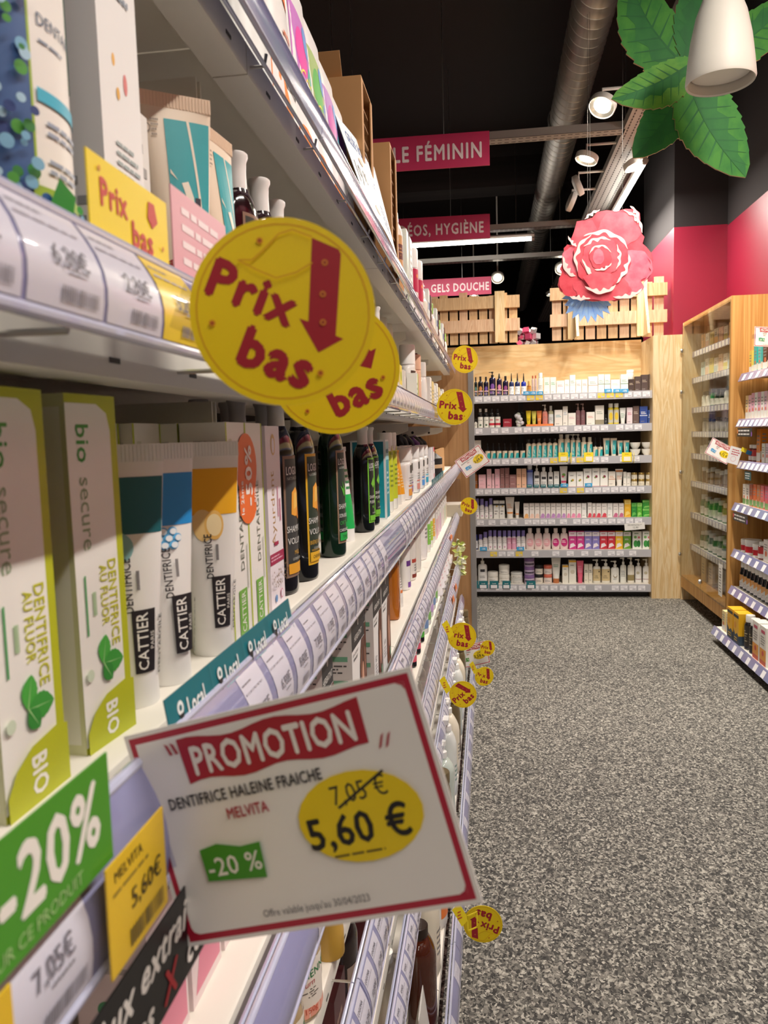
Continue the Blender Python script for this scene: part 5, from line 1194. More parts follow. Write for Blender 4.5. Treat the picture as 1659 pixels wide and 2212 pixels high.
rail_card(-0.147, 0.262, 0.314, 1.093, 1.138, '#e9c22c', [('T', 'MELVITA', 0.35, 0.86, 0.0045, '#5a4a20', 0, 0.028, 0.01), ('L', 0.08, 0.68, 0.95, 0.75, 1, '#8a7430'), ('T', '5,60€', 0.62, 0.5, 0.0085, '#4a3c18', 0, 0.028, 0.01), ('B', 0.3, 0.08, 0.9, 0.25, '#7a682c')], 'yellow price label in the near rail behind the large promotion card')
rail_card(-0.148, 0.15, 0.204, 1.093, 1.136, '#e9c22c', [('T', 'bas', 0.6, 0.4, 0.014, '#c8742a', 0, 0.03, 0.02)], 'yellow label at the bottom left corner of the picture')
rail_card(-0.146, 0.14, 0.352, 1.047, 1.090, '#171416', [('T', 'Aux extraits', 0.72, 0.73, 0.014, '#eeeae4', 0, 0.105, 0.03, 0.3), ('T', 'ves', 0.66, 0.26, 0.013, '#eeeae4', 0, 0.028, 0.03, 0.3), ('T', 'X', 0.80, 0.27, 0.014, '#c22a34', 0, None, 0.03, 0.2), ('T', 'co', 0.93, 0.28, 0.013, '#eeeae4', 0, 0.022, 0.03, 0.3)], 'black strip with white slanted writing hanging under the near left rail')
LOCO = []
for i, u in enumerate((0.03, 0.27, 0.51, 0.75)):
    LOCO += [('C', u + 0.035, 0.62, 0.004, '#eef4f4'), ('C', u + 0.035, 0.62, 0.0018, '#15646e'), ('P', [(u + 0.022, 0.5), (u + 0.048, 0.5), (u + 0.035, 0.2)], '#262626'), ('T', 'Local', u + 0.12, 0.52, 0.011, '#eef4f4', 0, 0.026, 0.03), ('L', u + 0.06, 0.16, u + 0.2, 0.24, 1, '#9ec8cc'), ('R', u + 0.222, 0, u + 0.224, 1, '#3f8f98')]
rail_card(-0.166, 0.372, 0.625, 1.140, 1.166, '#15707c', LOCO, 'teal strip of four Local labels standing in the near left rail', lean=-0.15)
LO2 = [('T', 'Local', 0.55, 0.6, 0.008, '#eef4f4', 0, 0.03, 0.03), ('C', 0.16, 0.55, 0.003, '#eef4f4')]
for i in range(6): rail_card(-0.166, 2.25 + i * 0.1, 2.33 + i * 0.1, 1.140, 1.168, '#15707c', LO2, 'small teal Local card, ' + ['nearest', 'second', 'third', 'fourth', 'fifth', 'farthest'][i] + ' of six along the left rail', grp='teal cards far along the rail')
def prixops(): return [('T', 'Prix', 0.28, 0.6, 0.012, '#c8443a', 0, 0.026, 0.04), ('T', 'bas', 0.62, 0.3, 0.012, '#c8443a', 0, 0.024, 0.04), ('P', [(0.72, 0.85), (0.8, 0.85), (0.84, 0.62), (0.76, 0.5), (0.7, 0.62)], '#c8443a'), ('C', 0.12, 0.85, 0.0012, '#d8901c'), ('C', 0.9, 0.3, 0.0012, '#d8901c')]
rail_card(-0.166, 0.318, 0.400, 1.388, 1.424, '#f2d723', prixops(), 'yellow Prix bas card standing in the upper left rail before the white box')
rail_card(-0.168, 0.412, 0.50, 1.386, 1.438, '#dfa3ae', [('L', 0.15, 0.2, 0.95, 0.9, 4, '#f4e4e6')], 'pink card with white script beside the teal and cream tube')
for i in range(4): rail_card(-0.163, 2.6 + i * 0.38, 2.82 + i * 0.38, 1.345, 1.372, '#f0d42c', [('T', 'Prix bas', 0.3, 0.5, 0.014, '#c8443a', 0, 0.07, 0.03), ('T', 'Prix bas', 0.75, 0.5, 0.014, '#c8443a', 0, 0.07, 0.03)], 'yellow Prix bas strip, ' + ['nearest', 'second', 'third', 'farthest'][i] + ' of four low on the eye-level rail', grp='yellow strips on the eye-level rail')
# small yellow square flags by the discs
for i, (px, py, Y, a_) in enumerate([(968, 1370, 2.15, 0), (962, 1490, 2.2, 0), (1023, 1450, 3.0, 1), (995, 1990, 1.55, 2), (957, 900, 2.0, 0)]):
    c = atD(px, py, Y); mb = MB(); s_ = 0.032
    ym = M('#f3dc1c', 0.4); mb.box((0, 0, 0.014), (0.02, 0.0008, 0.05), ym, rot=Matrix.Rotation(-0.5, 3, 'Y'))
    if a_: 
        for k in range(4): mb.box(((0.018, 0, -0.012), (0.03, 0, 0.004), (0.03, 0, -0.028), (0.042, 0, -0.012))[k], ((0.003, 0.0008, 0.036), (0.027, 0.0008, 0.003), (0.027, 0.0008, 0.003), (0.003, 0.0008, 0.036))[k], ym)
    mb.art(0.02, 0.05, [('L', 0.2, 0.3, 0.8, 0.7, 3, '#c8443a')], lambda u, v, o: (u - 0.012, -0.001 - o, v - 0.01))
    o = build(mb, 'yellow_flag'); o.location = c; o.rotation_euler = (0, 0, 0.7)
    tag(o, ['yellow flag left of the disc over the low promotion card', 'yellow flag left of the steeply tilted disc', 'open yellow frame flag beside the floor-level small disc', 'open yellow frame flag left of the upside-down disc', 'yellow flag left of the eye-level far disc'][i], 'price flag')
# orange stickers on lower rails
for i, (nm, y) in enumerate([('S2', 3.0), ('S3', 3.05), ('S3', 3.3), ('S4', 1.78)]):
    z, xf, r0, r1, rx = LV_[nm]; mb = MB()
    mb.add([(rx + 0.014, y, r0 + 0.01), (rx + 0.014, y + 0.1, r0 + 0.004), (rx + 0.016, y + 0.13, r0 + 0.03), (rx + 0.012, y + 0.1, r1 - 0.004), (rx + 0.012, y + 0.02, r1)], [(0, 1, 2, 3, 4)], M('#ee8a52', 0.5))
    mb.add([(rx + 0.0135, y, r0 + 0.01), (rx + 0.0135, y + 0.1, r0 + 0.004), (rx + 0.0155, y + 0.13, r0 + 0.03), (rx + 0.0115, y + 0.1, r1 - 0.004), (rx + 0.0115, y + 0.02, r1)], [(4, 3, 2, 1, 0)], M('#ee8a52', 0.5))
    tag(build(mb, 'orange_sticker'), ['orange sticker on the upper far rail near the end panel', 'nearer orange sticker on the third rail from below', 'farther orange sticker on the third rail from below', 'orange sticker low on the rail below the large card'][i], 'sticker')
# poster card on the top rail
PO = MB(); BL_, BR_, TR_, TL_ = [Vector(v) for v in ((-0.186, 1.24, 1.668), (-0.186, 1.67, 1.672), (-0.230, 1.67, 1.86), (-0.230, 1.235, 1.80))]
pn = (BR_ - BL_).cross(TL_ - BL_).normalized()
def pmap(u, v, o): a = u / 0.42; b = v / 0.19; return (BL_ * (1 - a) + BR_ * a) * (1 - b) + (TL_ * (1 - a) + TR_ * a) * b + pn * (o + 0.004 * math.sin(PI * a))
PO.art(0.42, 0.19, [('R', 0, 0, 1, 1, '#dfeefa'), ('R', 0.01, 0.02, 0.99, 0.98, '#f3f8fd'), ('T', 'GELÉE BOOST', 0.34, 0.84, 0.022, '#2f62a8', 0, 0.22, 0.03), ('T', 'curl', 0.6, 0.62, 0.034, '#3a72b8', 0, 0.11, 0.005, 0.4), ('T', '19', 0.14, 0.42, 0.05, '#2a3038', 0, 0.05, 0.005), ('T', '90', 0.29, 0.48, 0.028, '#2a3038', 0, 0.036, 0.004),
    ('L', 0.62, 0.16, 0.95, 0.42, 4, '#3a6aa8'), ('C', 0.42, 0.2, 0.03, '#e89a78', 0.008), ('C', 0.3, 0.66, 0.02, '#f0b8a0', 0.008)], pmap, curved=True)
tag(build(PO, 'poster_card'), 'glossy white and blue poster card for hair jelly leaning on the top rail', 'poster')
m_ = MB(); n = 8; vs_ = []
for i in range(n + 1):
    for v in (0, 0.19): p_ = pmap(0.42 * i / n, v, -0.0006); vs_.append(p_)
m_.add(vs_, [(2 * i + 1, 2 * i + 3, 2 * i + 2, 2 * i) for i in range(n)], WHITE); o = bpy.data.objects['poster_card']; 
build(m_, 'card_back', o)
# ============================================================ products on the left gondola
def Yfor(px, x, z):
    lo, hi = 0.2, 4.3
    def prj(y):
        v = R3.transposed() @ (Vector((x, y, z)) - EYE); return 829.5 + F * v.x / -v.z
    for _ in range(40):
        m_ = (lo + hi) / 2
        if prj(m_) < px: lo = m_
        else: hi = m_
    return lo
def G(prod, label, lv, y, xf=-0.213, depth=0.04, yaw=0.0, group=None, sc=None, tilt=0.0):
    z = LV_[lv][0]
    return place(prod, label, (xf - depth / 2, y, z), PI / 2 - yaw, group, sc=sc, tilt=tilt)
def behind(o, prod, n, step, label, grp):
    for k in range(n):
        place(prod, label if n == 1 else label + (', nearer the front', ', farther back')[min(k, 1)], (o.location.x - step * (k + 1), o.location.y, o.location.z), o.rotation_euler.z, grp)
LIME = '#b9bf1c'; GRN = '#3f9a3a'
# --- S1
def bio_box():
    W, D, H = 0.05, 0.036, 0.205
    def lf(u, v, ang, L, wd, c):
        ca, sa = math.cos(math.radians(ang)), math.sin(math.radians(ang)); up = []; dn = []
        for k in range(1, 12):
            t = k / 12; q = wd * math.sin(PI * t) ** 0.8 * (1 + 0.10 * (k % 2))
            for arr, s_ in ((up, q), (dn, -q)): arr.append((u + (L * t * ca - s_ * sa) / W, v + (L * t * sa + s_ * ca) / H))
        tip = (u + L * ca / W, v + L * sa / H)
        vein = [(u - 0.0004 * sa / W, v + 0.0004 * ca / H), tip, (u + 0.0004 * sa / W, v - 0.0004 * ca / H)]
        return [('P', [(u, v)] + up + [tip] + dn[::-1], c), ('P', vein, '#a8d890')]
    leaf = lambda u, v, s: lf(u, v, 75, 0.017, 0.006, '#4dab42') + lf(u, v, -5, 0.021, 0.0065, GRN) + lf(u, v, -55, 0.014, 0.005, '#348a34')
    F_ = [('R', 0, 0, 1, 1, LIME), ('P', [(0.0, 0.02), (0.86, 0.02), (0.86, 0.9), (0.8, 0.95), (0.6, 0.975), (0.0, 0.975)], '#f1efe8'),
          ('T', 'bio', 0.30, 0.865, 0.0125, GRN, -90, 0.032, 0.015), ('T', 'secure', 0.30, 0.67, 0.0115, '#93a884', -90, 0.060, 0.0), ('T', 'DENTIFRICE', 0.72, 0.40, 0.0085, '#c3c42c', -90, 0.052, 0.02), ('T', 'AU FLUOR', 0.53, 0.43, 0.0075, '#c3c42c', -90, 0.036, 0.02),
          ('L', 0.28, 0.34, 0.38, 0.5, 1, '#a8c49a'), ('R', 0.14, 0.33, 0.17, 0.5, '#4aa058')] + leaf(0.4, 0.235, 1.6) + [('C', 0.12, 0.22, 0.0035, '#cfdcc4'),
          ('P', [(0.0, 0.0), (1.0, 0.0), (1.0, 0.15), (0.8, 0.16), (0.4, 0.145), (0.15, 0.11), (0.0, 0.06)], LIME), ('T', 'BIO', 0.5, 0.07, 0.012, '#f4f2e8', -90, 0.020, 0.03)]
    L_ = [('R', 0, 0, 1, 1, '#c9c9a0'), ('R', 0.08, 0.03, 0.92, 0.965, '#dcd9cf'), ('R', 0.25, 0.45, 0.35, 0.9, '#9fb09a'), ('R', 0.5, 0.62, 0.58, 0.9, '#b0bca8'), ('R', 0.3, 0.2, 0.38, 0.42, '#b8c4ae'), ('R', 0.6, 0.3, 0.66, 0.56, '#c0c8b4')]
    return carton(W, D, H, LIME, F_, L_)
BB = bio_box()
p0, p1 = atZ(56, 1760, 1.123), atZ(140, 1680, 1.123)
G(BB, 'lime and white biosecure toothpaste box nearest the viewer at the left edge', 'S1', 0.345, xf=-0.226, depth=0.036, group='lime toothpaste boxes', sc=(1.06, 1, 1))
G(BB, 'second lime and white biosecure toothpaste box, beside the tubes', 'S1', 0.424, xf=-0.227, depth=0.036, yaw=0.08, group='lime toothpaste boxes')
G(BB, 'lime toothpaste box behind the nearest one', 'S1', 0.347, xf=-0.272, depth=0.036, group='lime toothpaste boxes')
G(BB, 'lime toothpaste box behind the second one', 'S1', 0.415, xf=-0.272, depth=0.036, group='lime toothpaste boxes')
def cattier(top, art, name2=None):
    ops = [('R', 0.0, 0.66, 1, 0.93, top)] + art + [('R', 0.48, 0.0, 0.80, 0.30, '#241f22'), ('T', 'CATTIER', 0.60, 0.15, 0.0085, '#f2efe8', 90, 0.038, 0.01), ('T', 'PARIS', 0.74, 0.15, 0.0035, '#d8d4cc', 90, 0.014, 0.01),
        ('T', 'DENTIFRICE', 0.46, 0.42, 0.0055, '#2a2628', 90, 0.036, 0.015), ('L', 0.56, 0.34, 0.6, 0.56, 1, '#6a6668'), ('T', 'DENTARGILE', 0.92, 0.12, 0.006, '#2a2628', 90, 0.04, 0.01)]
    return sqtube(0.056, 0.176, '#f3f1ed', '#f1efeb', 0.024, 0.0165, '#f3f2ef', ops, crimp_h=0.012)
LE = [('C', 0.36, 0.60, 0.011, '#8fbfc4'), ('C', 0.30, 0.57, 0.007, '#6aa9b0')]
HONEY = [('C', 0.36 + 0.11 * (k % 3) + 0.055 * (k // 3 % 2), 0.63 - 0.035 * (k // 3), 0.0032, '#5fb4e4') for k in range(9)] + [('C', 0.36 + 0.11 * (k % 3) + 0.055 * (k // 3 % 2), 0.63 - 0.035 * (k // 3), 0.0022, '#eef4f8') for k in range(9)]
LEM = [('C', 0.42, 0.60, 0.008, '#f4cf8a', 0.013), ('C', 0.56, 0.60, 0.007, '#f0bf66', 0.012), ('C', 0.56, 0.60, 0.0055, '#f8e2b0', 0.009)]
place(cattier('#12616a', LE), 'white toothpaste tube with dark teal top standing on its cap', (-0.243, 0.487, 1.123), PI / 2 - 0.95)
place(cattier('#1f8fd8', HONEY), 'white toothpaste tube with bright blue top and honeycomb print', (-0.239, 0.535, 1.123), PI / 2 - 0.75)
place(cattier('#f2b01a', LEM), 'white toothpaste tube with golden yellow top and lemon print', (-0.232, 0.612, 1.123), PI / 2 - 1.05)
def cbox(mark):
    F_ = [('R', 0.0, 0.0, 0.06, 1, '#b9c83a'), ('R', 0.94, 0, 1, 1, '#b9c83a'), ('L', 0.12, 0.6, 0.3, 0.95, 5, '#d8dcc8'), ('T', 'DENTARGILE', 0.56, 0.52, 0.0095, '#6f7466', 90, 0.085, 0.0), ('R', 0.30, 0.02, 0.72, 0.235, '#7ab648'), ('T', 'CATTIER', 0.5, 0.13, 0.011, '#f2f4e6', 90, 0.036, 0.01), ('L', 0.78, 0.1, 0.84, 0.6, 1, '#b8bcb0')]
    L_ = [('L', 0.15, 0.08, 0.85, 0.9, 16, '#b4aea8'), ('B', 0.3, 0.84, 0.8, 0.92, '#6a645e')]
    return carton(0.053, 0.04, 0.192, '#f2f0ea', F_, L_)
CB = cbox(0)
o1 = G(CB, 'white clay toothpaste box, left one of the pair under the orange sticker', 'S1', 0.652, xf=-0.218, group='clay toothpaste boxes in front')
o2 = G(CB, 'white clay toothpaste box, right one of the pair under the orange sticker', 'S1', 0.706, xf=-0.219, group='clay toothpaste boxes in front')
for k, (yy, xx) in enumerate([(0.652, -0.26), (0.706, -0.262), (0.652, -0.302), (0.706, -0.304), (0.60, -0.275), (0.545, -0.285), (0.49, -0.29)]):
    place(CB, ['box row second deep left', 'box row second deep right', 'box row third deep left', 'box row third deep right', 'box behind the yellow-topped tube', 'box behind the blue-topped tube', 'box behind the teal-topped tube'][k].replace('box', 'white clay toothpaste box', 1), (xx - 0.02, yy, 1.123), PI / 2, 'clay toothpaste boxes behind')
mb = MB(); OR = '#f0702a'
mb.art(0.06, 0.085, [('C', 0.5, 0.62, 0.030, OR, 0.030), ('R', 0.1, 0.12, 0.9, 0.55, OR), ('C', 0.5, 0.2, 0.024, OR, 0.016), ('T', 'le 2ème', 0.22, 0.3, 0.008, '#fdf2ea', 90, 0.03, 0.02), ('T', '-50%', 0.55, 0.52, 0.019, '#fdf2ea', 90, 0.062, 0.03), ('T', '50%', 0.84, 0.3, 0.006, '#fdf2ea', 90, 0.02, 0.02)], lambda u, v, o: (u - 0.03, -o - 0.0007, v))
o = build(mb, 'discount_sticker'); o.location = (-0.2178, 0.676, 1.223); o.rotation_euler = (0, 0, PI / 2); tag(o, 'orange -50% sticker bridging the two clay toothpaste boxes', 'sticker')
F_ = [('T', 'Ayurdent', 0.35, 0.55, 0.0145, '#b08a52', 90, 0.085, 0.008), ('C', 0.5, 0.9, 0.008, '#d8b878', 0.011), ('C', 0.5, 0.895, 0.005, '#f0eaf2', 0.008), ('R', 0, 0.25, 1, 0.31, '#a8204e'), ('L', 0.05, 0.265, 0.9, 0.3, 2, '#e8b0c4'), ('L', 0.66, 0.4, 0.72, 0.8, 1, '#c04a78'), ('L', 0.8, 0.4, 0.86, 0.7, 1, '#c04a78'), ('R', 0.3, 0.35, 0.6, 0.37, '#a8204e'), ('C', 0.3, 0.06, 0.004, '#6a9ad0'), ('C', 0.7, 0.07, 0.005, '#d87a9a'), ('C', 0.7, 0.07, 0.004, '#f0eaf2')]
rr = random.Random(11)
F_ += [('C', rr.random() * 0.9 + 0.05, rr.uniform(0.13, 0.23), 0.0011, '#8a6a48') for _ in range(46)]
AY = carton(0.052, 0.038, 0.190, '#efe8ee', F_)
o = G(AY, 'pale lilac Ayurdent toothpaste box beside the dark shampoo bottles', 'S1', 0.781, xf=-0.222, depth=0.038, group='ayurvedic toothpaste boxes'); behind(o, AY, 2, 0.041, 'pale lilac Ayurdent toothpaste box in the row behind', 'ayurvedic toothpaste boxes')
def logona(edge, field, body, picture, lines, foot, foottxt, w=0.062, d=0.037, h=0.225, cap='#e9e6e0', fill=None):
    ops = [('R', 0, 0, 1, 1, edge), ('R', 0.07, 0.03, 0.93, 0.975, field), ('T', 'LOGONA', 0.5, 0.88, 0.0095, '#f2f2ee', 0, 0.042, 0.01), ('T', 'NATURKOSMETIK', 0.5, 0.815, 0.0035, '#c8ccc4', 0, 0.04, 0.0)] + picture
    v = 0.40
    for tx, c, hh in lines: ops.append(('T', tx, 0.45, v, hh, c, 0, 0.042, 0.005)); v -= hh * 1.55 / 0.118
    ops += [('R', 0.07, 0.03, 0.93, 0.115, foot), ('T', foottxt, 0.5, 0.072, 0.0042, '#26301e', 0, 0.034, 0.0), ('C', 0.82, 0.24, 0.0036, '#e8eae4', 0.005), ('T', 'COSMETIQUE BIO', 0.5, 0.15, 0.003, '#c8ccc4', 0, 0.03, 0)]
    return bottle(w, d, h, body, cap, 0.0115, 0.034, 0.13, None, 0.86, (0.09, 0.70), ops, rough=0.12, kind='flare', neck=0.004, n=32)
pic_h = [('P', [(0.25, 0.52), (0.3, 0.70), (0.5, 0.74), (0.72, 0.69), (0.78, 0.55), (0.6, 0.50), (0.42, 0.50)], '#f2a83a'), ('P', [(0.35, 0.56), (0.4, 0.69), (0.58, 0.70), (0.62, 0.58)], '#f8c860'), ('P', [(0.5, 0.5), (0.6, 0.47), (0.84, 0.5), (0.78, 0.6)], '#e08a28')]
pic_n = [('P', [(0.4 + 0.04 * k, 0.5), (0.2 + 0.1 * k, 0.62 + 0.05 * (k % 2)), (0.46 + 0.04 * k, 0.56)], '#5ab83a') for k in range(6)] + [('P', [(0.46, 0.46), (0.5, 0.76), (0.54, 0.46)], '#3f9a34')]
pic_m = [('P', [(0.2, 0.6), (0.4, 0.7), (0.56, 0.6), (0.4, 0.53)], '#7ac83a'), ('P', [(0.5, 0.58), (0.62, 0.74), (0.72, 0.6), (0.6, 0.52)], '#98dc4a'), ('P', [(0.56, 0.55), (0.8, 0.6), (0.86, 0.52), (0.66, 0.48)], '#5aae30')]
HON = logona('#e9b62c', '#2e3b2e', '#0d0f0d', pic_h, [('SHAMPOO', '#e8e8e4', 0.0075), ('VOLUME', '#e8e8e4', 0.0075), ('BIÈRE & MIEL', '#d8a838', 0.005), ('volume et éclat', '#d8a838', 0.004)], '#e9b62c', 'CHEVEUX FINS')
HONB = logona('#8a6f5c', '#3a3c3c', '#0f0d0d', pic_h, [('SHAMPOO', '#e8e8e4', 0.0075), ('VOLUME', '#e8e8e4', 0.0075), ('MIEL', '#d8a838', 0.005)], '#e9a62c', '')
NET = logona('#9c8068', '#26352c', '#0a2412', pic_n, [('SHAMPOO', '#e8e8e4', 0.0075), ('SOIN BRILLANCE', '#e8e8e4', 0.006), ('ORTIE BIO', '#3fae4a', 0.006), ('CARE SHAMPOO', '#e8e8e4', 0.0045)], '#25b04c', 'TOUS TYPES')
MIN_ = logona('#7ac83a', '#15201a', '#0c100e', pic_m, [('SHAMPOO', '#e8e8e4', 0.006), ('PURIFIANT', '#e8e8e4', 0.006), ('MÉLISSE', '#7ac83a', 0.005)], '#7ac83a', '', h=0.196)
def gb(px, py, prod, label, lv='S1', yaw=0.0, n=0, step=0.045, grp=None, dx=0.0):
    p = atZ(px, py, LV_[lv][0]); o = place(prod, label, (p.x + dx, p.y, LV_[lv][0]), PI / 2 - yaw, grp)
    if n: behind(o, prod, n, step, 'same bottle as in front: ' + label.split(',')[0] if False else label.split(',')[0] + ' standing in the row behind', grp or label.split(',')[0])
    return o
gb(618, 1279, HONB, 'dark shampoo bottle with brown-edged label, nearest of the dark bottles', n=2, grp='brown-edged shampoo bottles', dx=-0.004)
gb(667, 1249, HON, 'dark honey shampoo bottle with yellow-edged label', n=2, grp='yellow-edged shampoo bottles', dx=-0.006)
gb(730, 1199, NET, 'dark green nettle shampoo bottle with brown-edged label', n=2, grp='nettle shampoo bottles', dx=-0.006)
gb(786, 1147, MIN_, 'black shampoo bottle with lime-edged mint label', grp='lime-edged shampoo bottles', dx=0.002)
G(MIN_, 'second black shampoo bottle with lime-edged mint label', 'S1', 1.53, xf=-0.218, group='lime-edged shampoo bottles')
G(sqtube(0.045, 0.16, '#f3f4f2', '#f5f5f3', 0.022, 0.016, ops=[('R', 0, 0.0, 1, 0.45, '#22b858'), ('L', 0.2, 0.5, 0.8, 0.8, 4, '#3f8f5a')]), 'white and green tube between the dark shampoo bottles', 'S1', 1.29, xf=-0.225)
TEALB = carton(0.052, 0.075, 0.168, '#f4f8f8', [('R', 0.06, 0.02, 0.94, 0.98, '#1f9aa8'), ('R', 0.06, 0.75, 0.94, 0.98, '#9fd4dc'), ('T', 'WELEDA', 0.5, 0.86, 0.009, '#2a6a78', 0, 0.04, 0.01), ('L', 0.2, 0.3, 0.8, 0.62, 5, '#cfeef0')],
    [('R', 0.06, 0.02, 0.94, 0.98, '#18a4b4'), ('R', 0.06, 0.82, 0.94, 0.98, '#1f7f94'), ('L', 0.2, 0.3, 0.8, 0.75, 8, '#bfeaf0')])
G(TEALB, 'white-edged turquoise toiletry carton after the dark shampoos', 'S1', 1.645, xf=-0.216, depth=0.075)
LIMB = bottle(0.055, 0.034, 0.185, '#f3f4ec', '#f2f2ee', 0.02, 0.03, 0.1, None, 1.1, (0.08, 0.84), [('R', 0, 0.08, 1, 0.9, '#c6d22c'), ('C', 0.6, 0.86, 0.018, '#dbe068'), ('T', 'WELEDA', 0.5, 0.86, 0.007, '#8a9a30', 0, 0.04, 0.01), ('L', 0.2, 0.3, 0.8, 0.7, 5, '#8a9a30')], kind='flip')
G(LIMB, 'white shampoo bottle with lime label, nearer of the pair', 'S1', 1.775, xf=-0.218, group='lime-labelled bottles'); G(LIMB, 'white shampoo bottle with lime label, farther of the pair', 'S1', 1.86, xf=-0.218, group='lime-labelled bottles')
ORT = sqtube(0.06, 0.172, '#f4a51c', '#f0eee8', 0.026, 0.018, '#f2b43a', [('L', 0.2, 0.15, 0.8, 0.5, 5, '#f8dca0')])
G(ORT, 'orange body lotion tube with white cap, nearer one', 'S1', 1.965, xf=-0.222, group='orange lotion tubes'); G(ORT, 'orange body lotion tube with white cap, farther one', 'S1', 2.05, xf=-0.222, group='orange lotion tubes', sc=(1, 1, 0.8))
def sqb(c1, c2, c3='#f4f2ef', h=0.142): return bottle(0.082, 0.045, h, '#f4f2ef', '#f3f1ee', 0.026, 0.034, 0.07, None, 1.0, (0.05, 0.7), [('R', 0.1, 0.05, 0.9, 0.25, c1), ('R', 0.3, 0.72, 0.75, 0.95, '#3a3634'), ('L', 0.2, 0.3, 0.8, 0.62, 4, '#a09c9a'), ('R', 0.1, 0.32, 0.9, 0.36, c2)], kind='flip', power=0.7)
for i, (y, a, b, d_) in enumerate([(2.13, '#f0a848', '#e88a3a', 'orange'), (2.26, '#8a5aa0', '#7a4a98', 'purple'), (2.38, '#e89a8c', '#d87a6c', 'salmon'), (2.56, '#5fa4e8', '#3f84d8', 'blue'), (2.72, '#35b0d0', '#58c4dc', 'cyan')]):
    pr = sqb(a, b); o = G(pr, 'squat white bottle with %s foot band on the middle shelf' % d_, 'S1', y, xf=-0.213 - 0.01 * (i == 1), depth=0.045)
    behind(o, pr, 1, 0.055, 'squat white bottle behind the %s-banded one' % d_, None)
WB = lambda c, t: carton(0.05, 0.05, 0.128, '#f4f1f4', [('R', 0, 0.86, 1, 1, c), ('R', 0.0, 0.0, 0.5, 0.2, c), ('T', t, 0.5, 0.6, 0.008, '#5a6ab0', 0, 0.04, 0.01), ('L', 0.15, 0.35, 0.85, 0.5, 3, GR)])
G(WB('#f0eef2', 'cinq'), 'white and pink body milk carton near the far end', 'S1', 2.9, depth=0.05); G(WB('#e0264a', 'vingt cinq'), 'white carton with red top near the far end', 'S1', 3.03, depth=0.05)
# wooden crate holding a wrapped bouquet of dark brushes
CR = thing('wooden_display_box', 'small wooden box holding dark wrapped brushes at the far end', 'box', (-0.29, 3.55, 1.123))
for a, b in (((-0.07, -0.3, 0), (0.07, -0.285, 0.11)), ((-0.07, 0.285, 0), (0.07, 0.3, 0.11)), ((0.055, -0.285, 0), (0.07, 0.285, 0.11)), ((-0.07, -0.285, 0), (-0.055, 0.285, 0.11)), ((-0.055, -0.285, 0), (0.055, 0.285, 0.008))):
    mb = MB(); mb.box2(a, b, M('#c99a62', 0.6)); build(mb, 'board', CR)
for i in range(9):
    y = 3.33 + i * 0.058; c = ['#1c1a22', '#22202a', '#6a3a8c', '#1a1a20', '#2a2430'][i % 5]; lean = -0.55 - 0.12 * (i % 3)
    t = thing('wrapped_brush', ['dark', 'black', 'purple', 'slender dark', 'smoky'][i % 5] + ' wrapped brush, ' + ['first', 'second', 'third', 'fourth', 'fifth', 'sixth', 'seventh', 'eighth', 'ninth'][i] + ' from the near end of the wooden box', 'brush', (-0.315 + 0.02 * (i % 3), y, 1.135), 0, 'wrapped brushes in the wooden box')
    mb = MB(); mb.lathe([(0.006, 0), (0.007, 0.10), (0.006, 0.11)], M('#d8b890', 0.5), 10); build(mb, 'handle', t); mb = MB(); mb.lathe([(0.008, 0.09), (0.022, 0.13), (0.026, 0.2), (0.012, 0.245), (0.004, 0.25)], M(c, 0.25), 12, sy=0.6); build(mb, 'head', t)
    mb = MB(); mb.lathe([(0.0085, 0.08), (0.0105, 0.1)], M('#3a6ac0' if i % 2 else '#7a4ab0', 0.4), 12, caps=False); build(mb, 'band', t); t.rotation_euler = (-lean * 0.9, -0.35, 0); t.scale = (1, 1, 0.86)
mb = MB(); mb.lathe([(0.03, 0), (0.045, 0.02), (0.045, 0.08), (0.02, 0.10)], M('#1c1a1c', 0.5), 20, sy=1.6); mb.lathe([(0.0455, 0.04), (0.0455, 0.055)], M('#d8b48c', 0.5), 20, sy=1.6, caps=False)
o = build(mb, 'pouch_bag'); o.location = (-0.235, 3.18, 1.123); tag(o, 'small black pouch with a beige stripe before the wooden box', 'pouch')

# --- U1
def sante():
    ops = [('R', 0, 0, 1, 1, '#ece8e2'), ('R', 0.0, 0.0, 1.0, 0.06, '#e8e2c8'), ('R', 0.0, 0.10, 0.34, 0.97, '#3a5f94'), ('R', 0.33, 0.12, 0.35, 1, '#9ab83a'), ('T', 'DENTAIRE', 0.66, 0.60, 0.0056, '#3a5070', 0, 0.034, 0.008), ('L', 0.42, 0.545, 0.8, 0.56, 1, '#8a94a4'), ('R', 0.38, 0.415, 0.98, 0.445, '#3fb0cc'), ('L', 0.45, 0.34, 0.95, 0.385, 2, '#9aa4b6'), ('L', 0.45, 0.255, 0.95, 0.30, 2, '#9aa4b6'), ('R', 0.3, 0.2, 1, 0.225, '#9ab83a')]
    rr = random.Random(2)
    for k in range(60): ops.append(('C', rr.uniform(0.02, 0.3), rr.uniform(0.2, 0.95), rr.uniform(0.001, 0.0034), rr.choice(['#2f7f3a', '#7ab0d0', '#24407c', '#4a9a3a', '#a8cce0'])))
    for k in range(40): ops.append(('C', rr.uniform(0.05, 0.95), rr.uniform(0.08, 0.19), rr.uniform(0.001, 0.003), rr.choice(['#5a94c4', '#3a9a4a', '#7ab4d8', '#2a5a9a'])))
    ops += [('P', [(0.3, 0.17), (0.36, 0.23), (0.46, 0.2), (0.42, 0.13)], '#2f8a3a'), ('P', [(0.5, 0.06), (0.54, 0.15), (0.6, 0.15), (0.64, 0.06)], '#4aa040')]
    return bottle(0.074, 0.052, 0.235, '#22304a', '#1c2230', 0.014, 0.03, 0.1, None, 0.95, (0.03, 0.88), ops, rough=0.08, kind='screw', n=32)
SAN = sante()
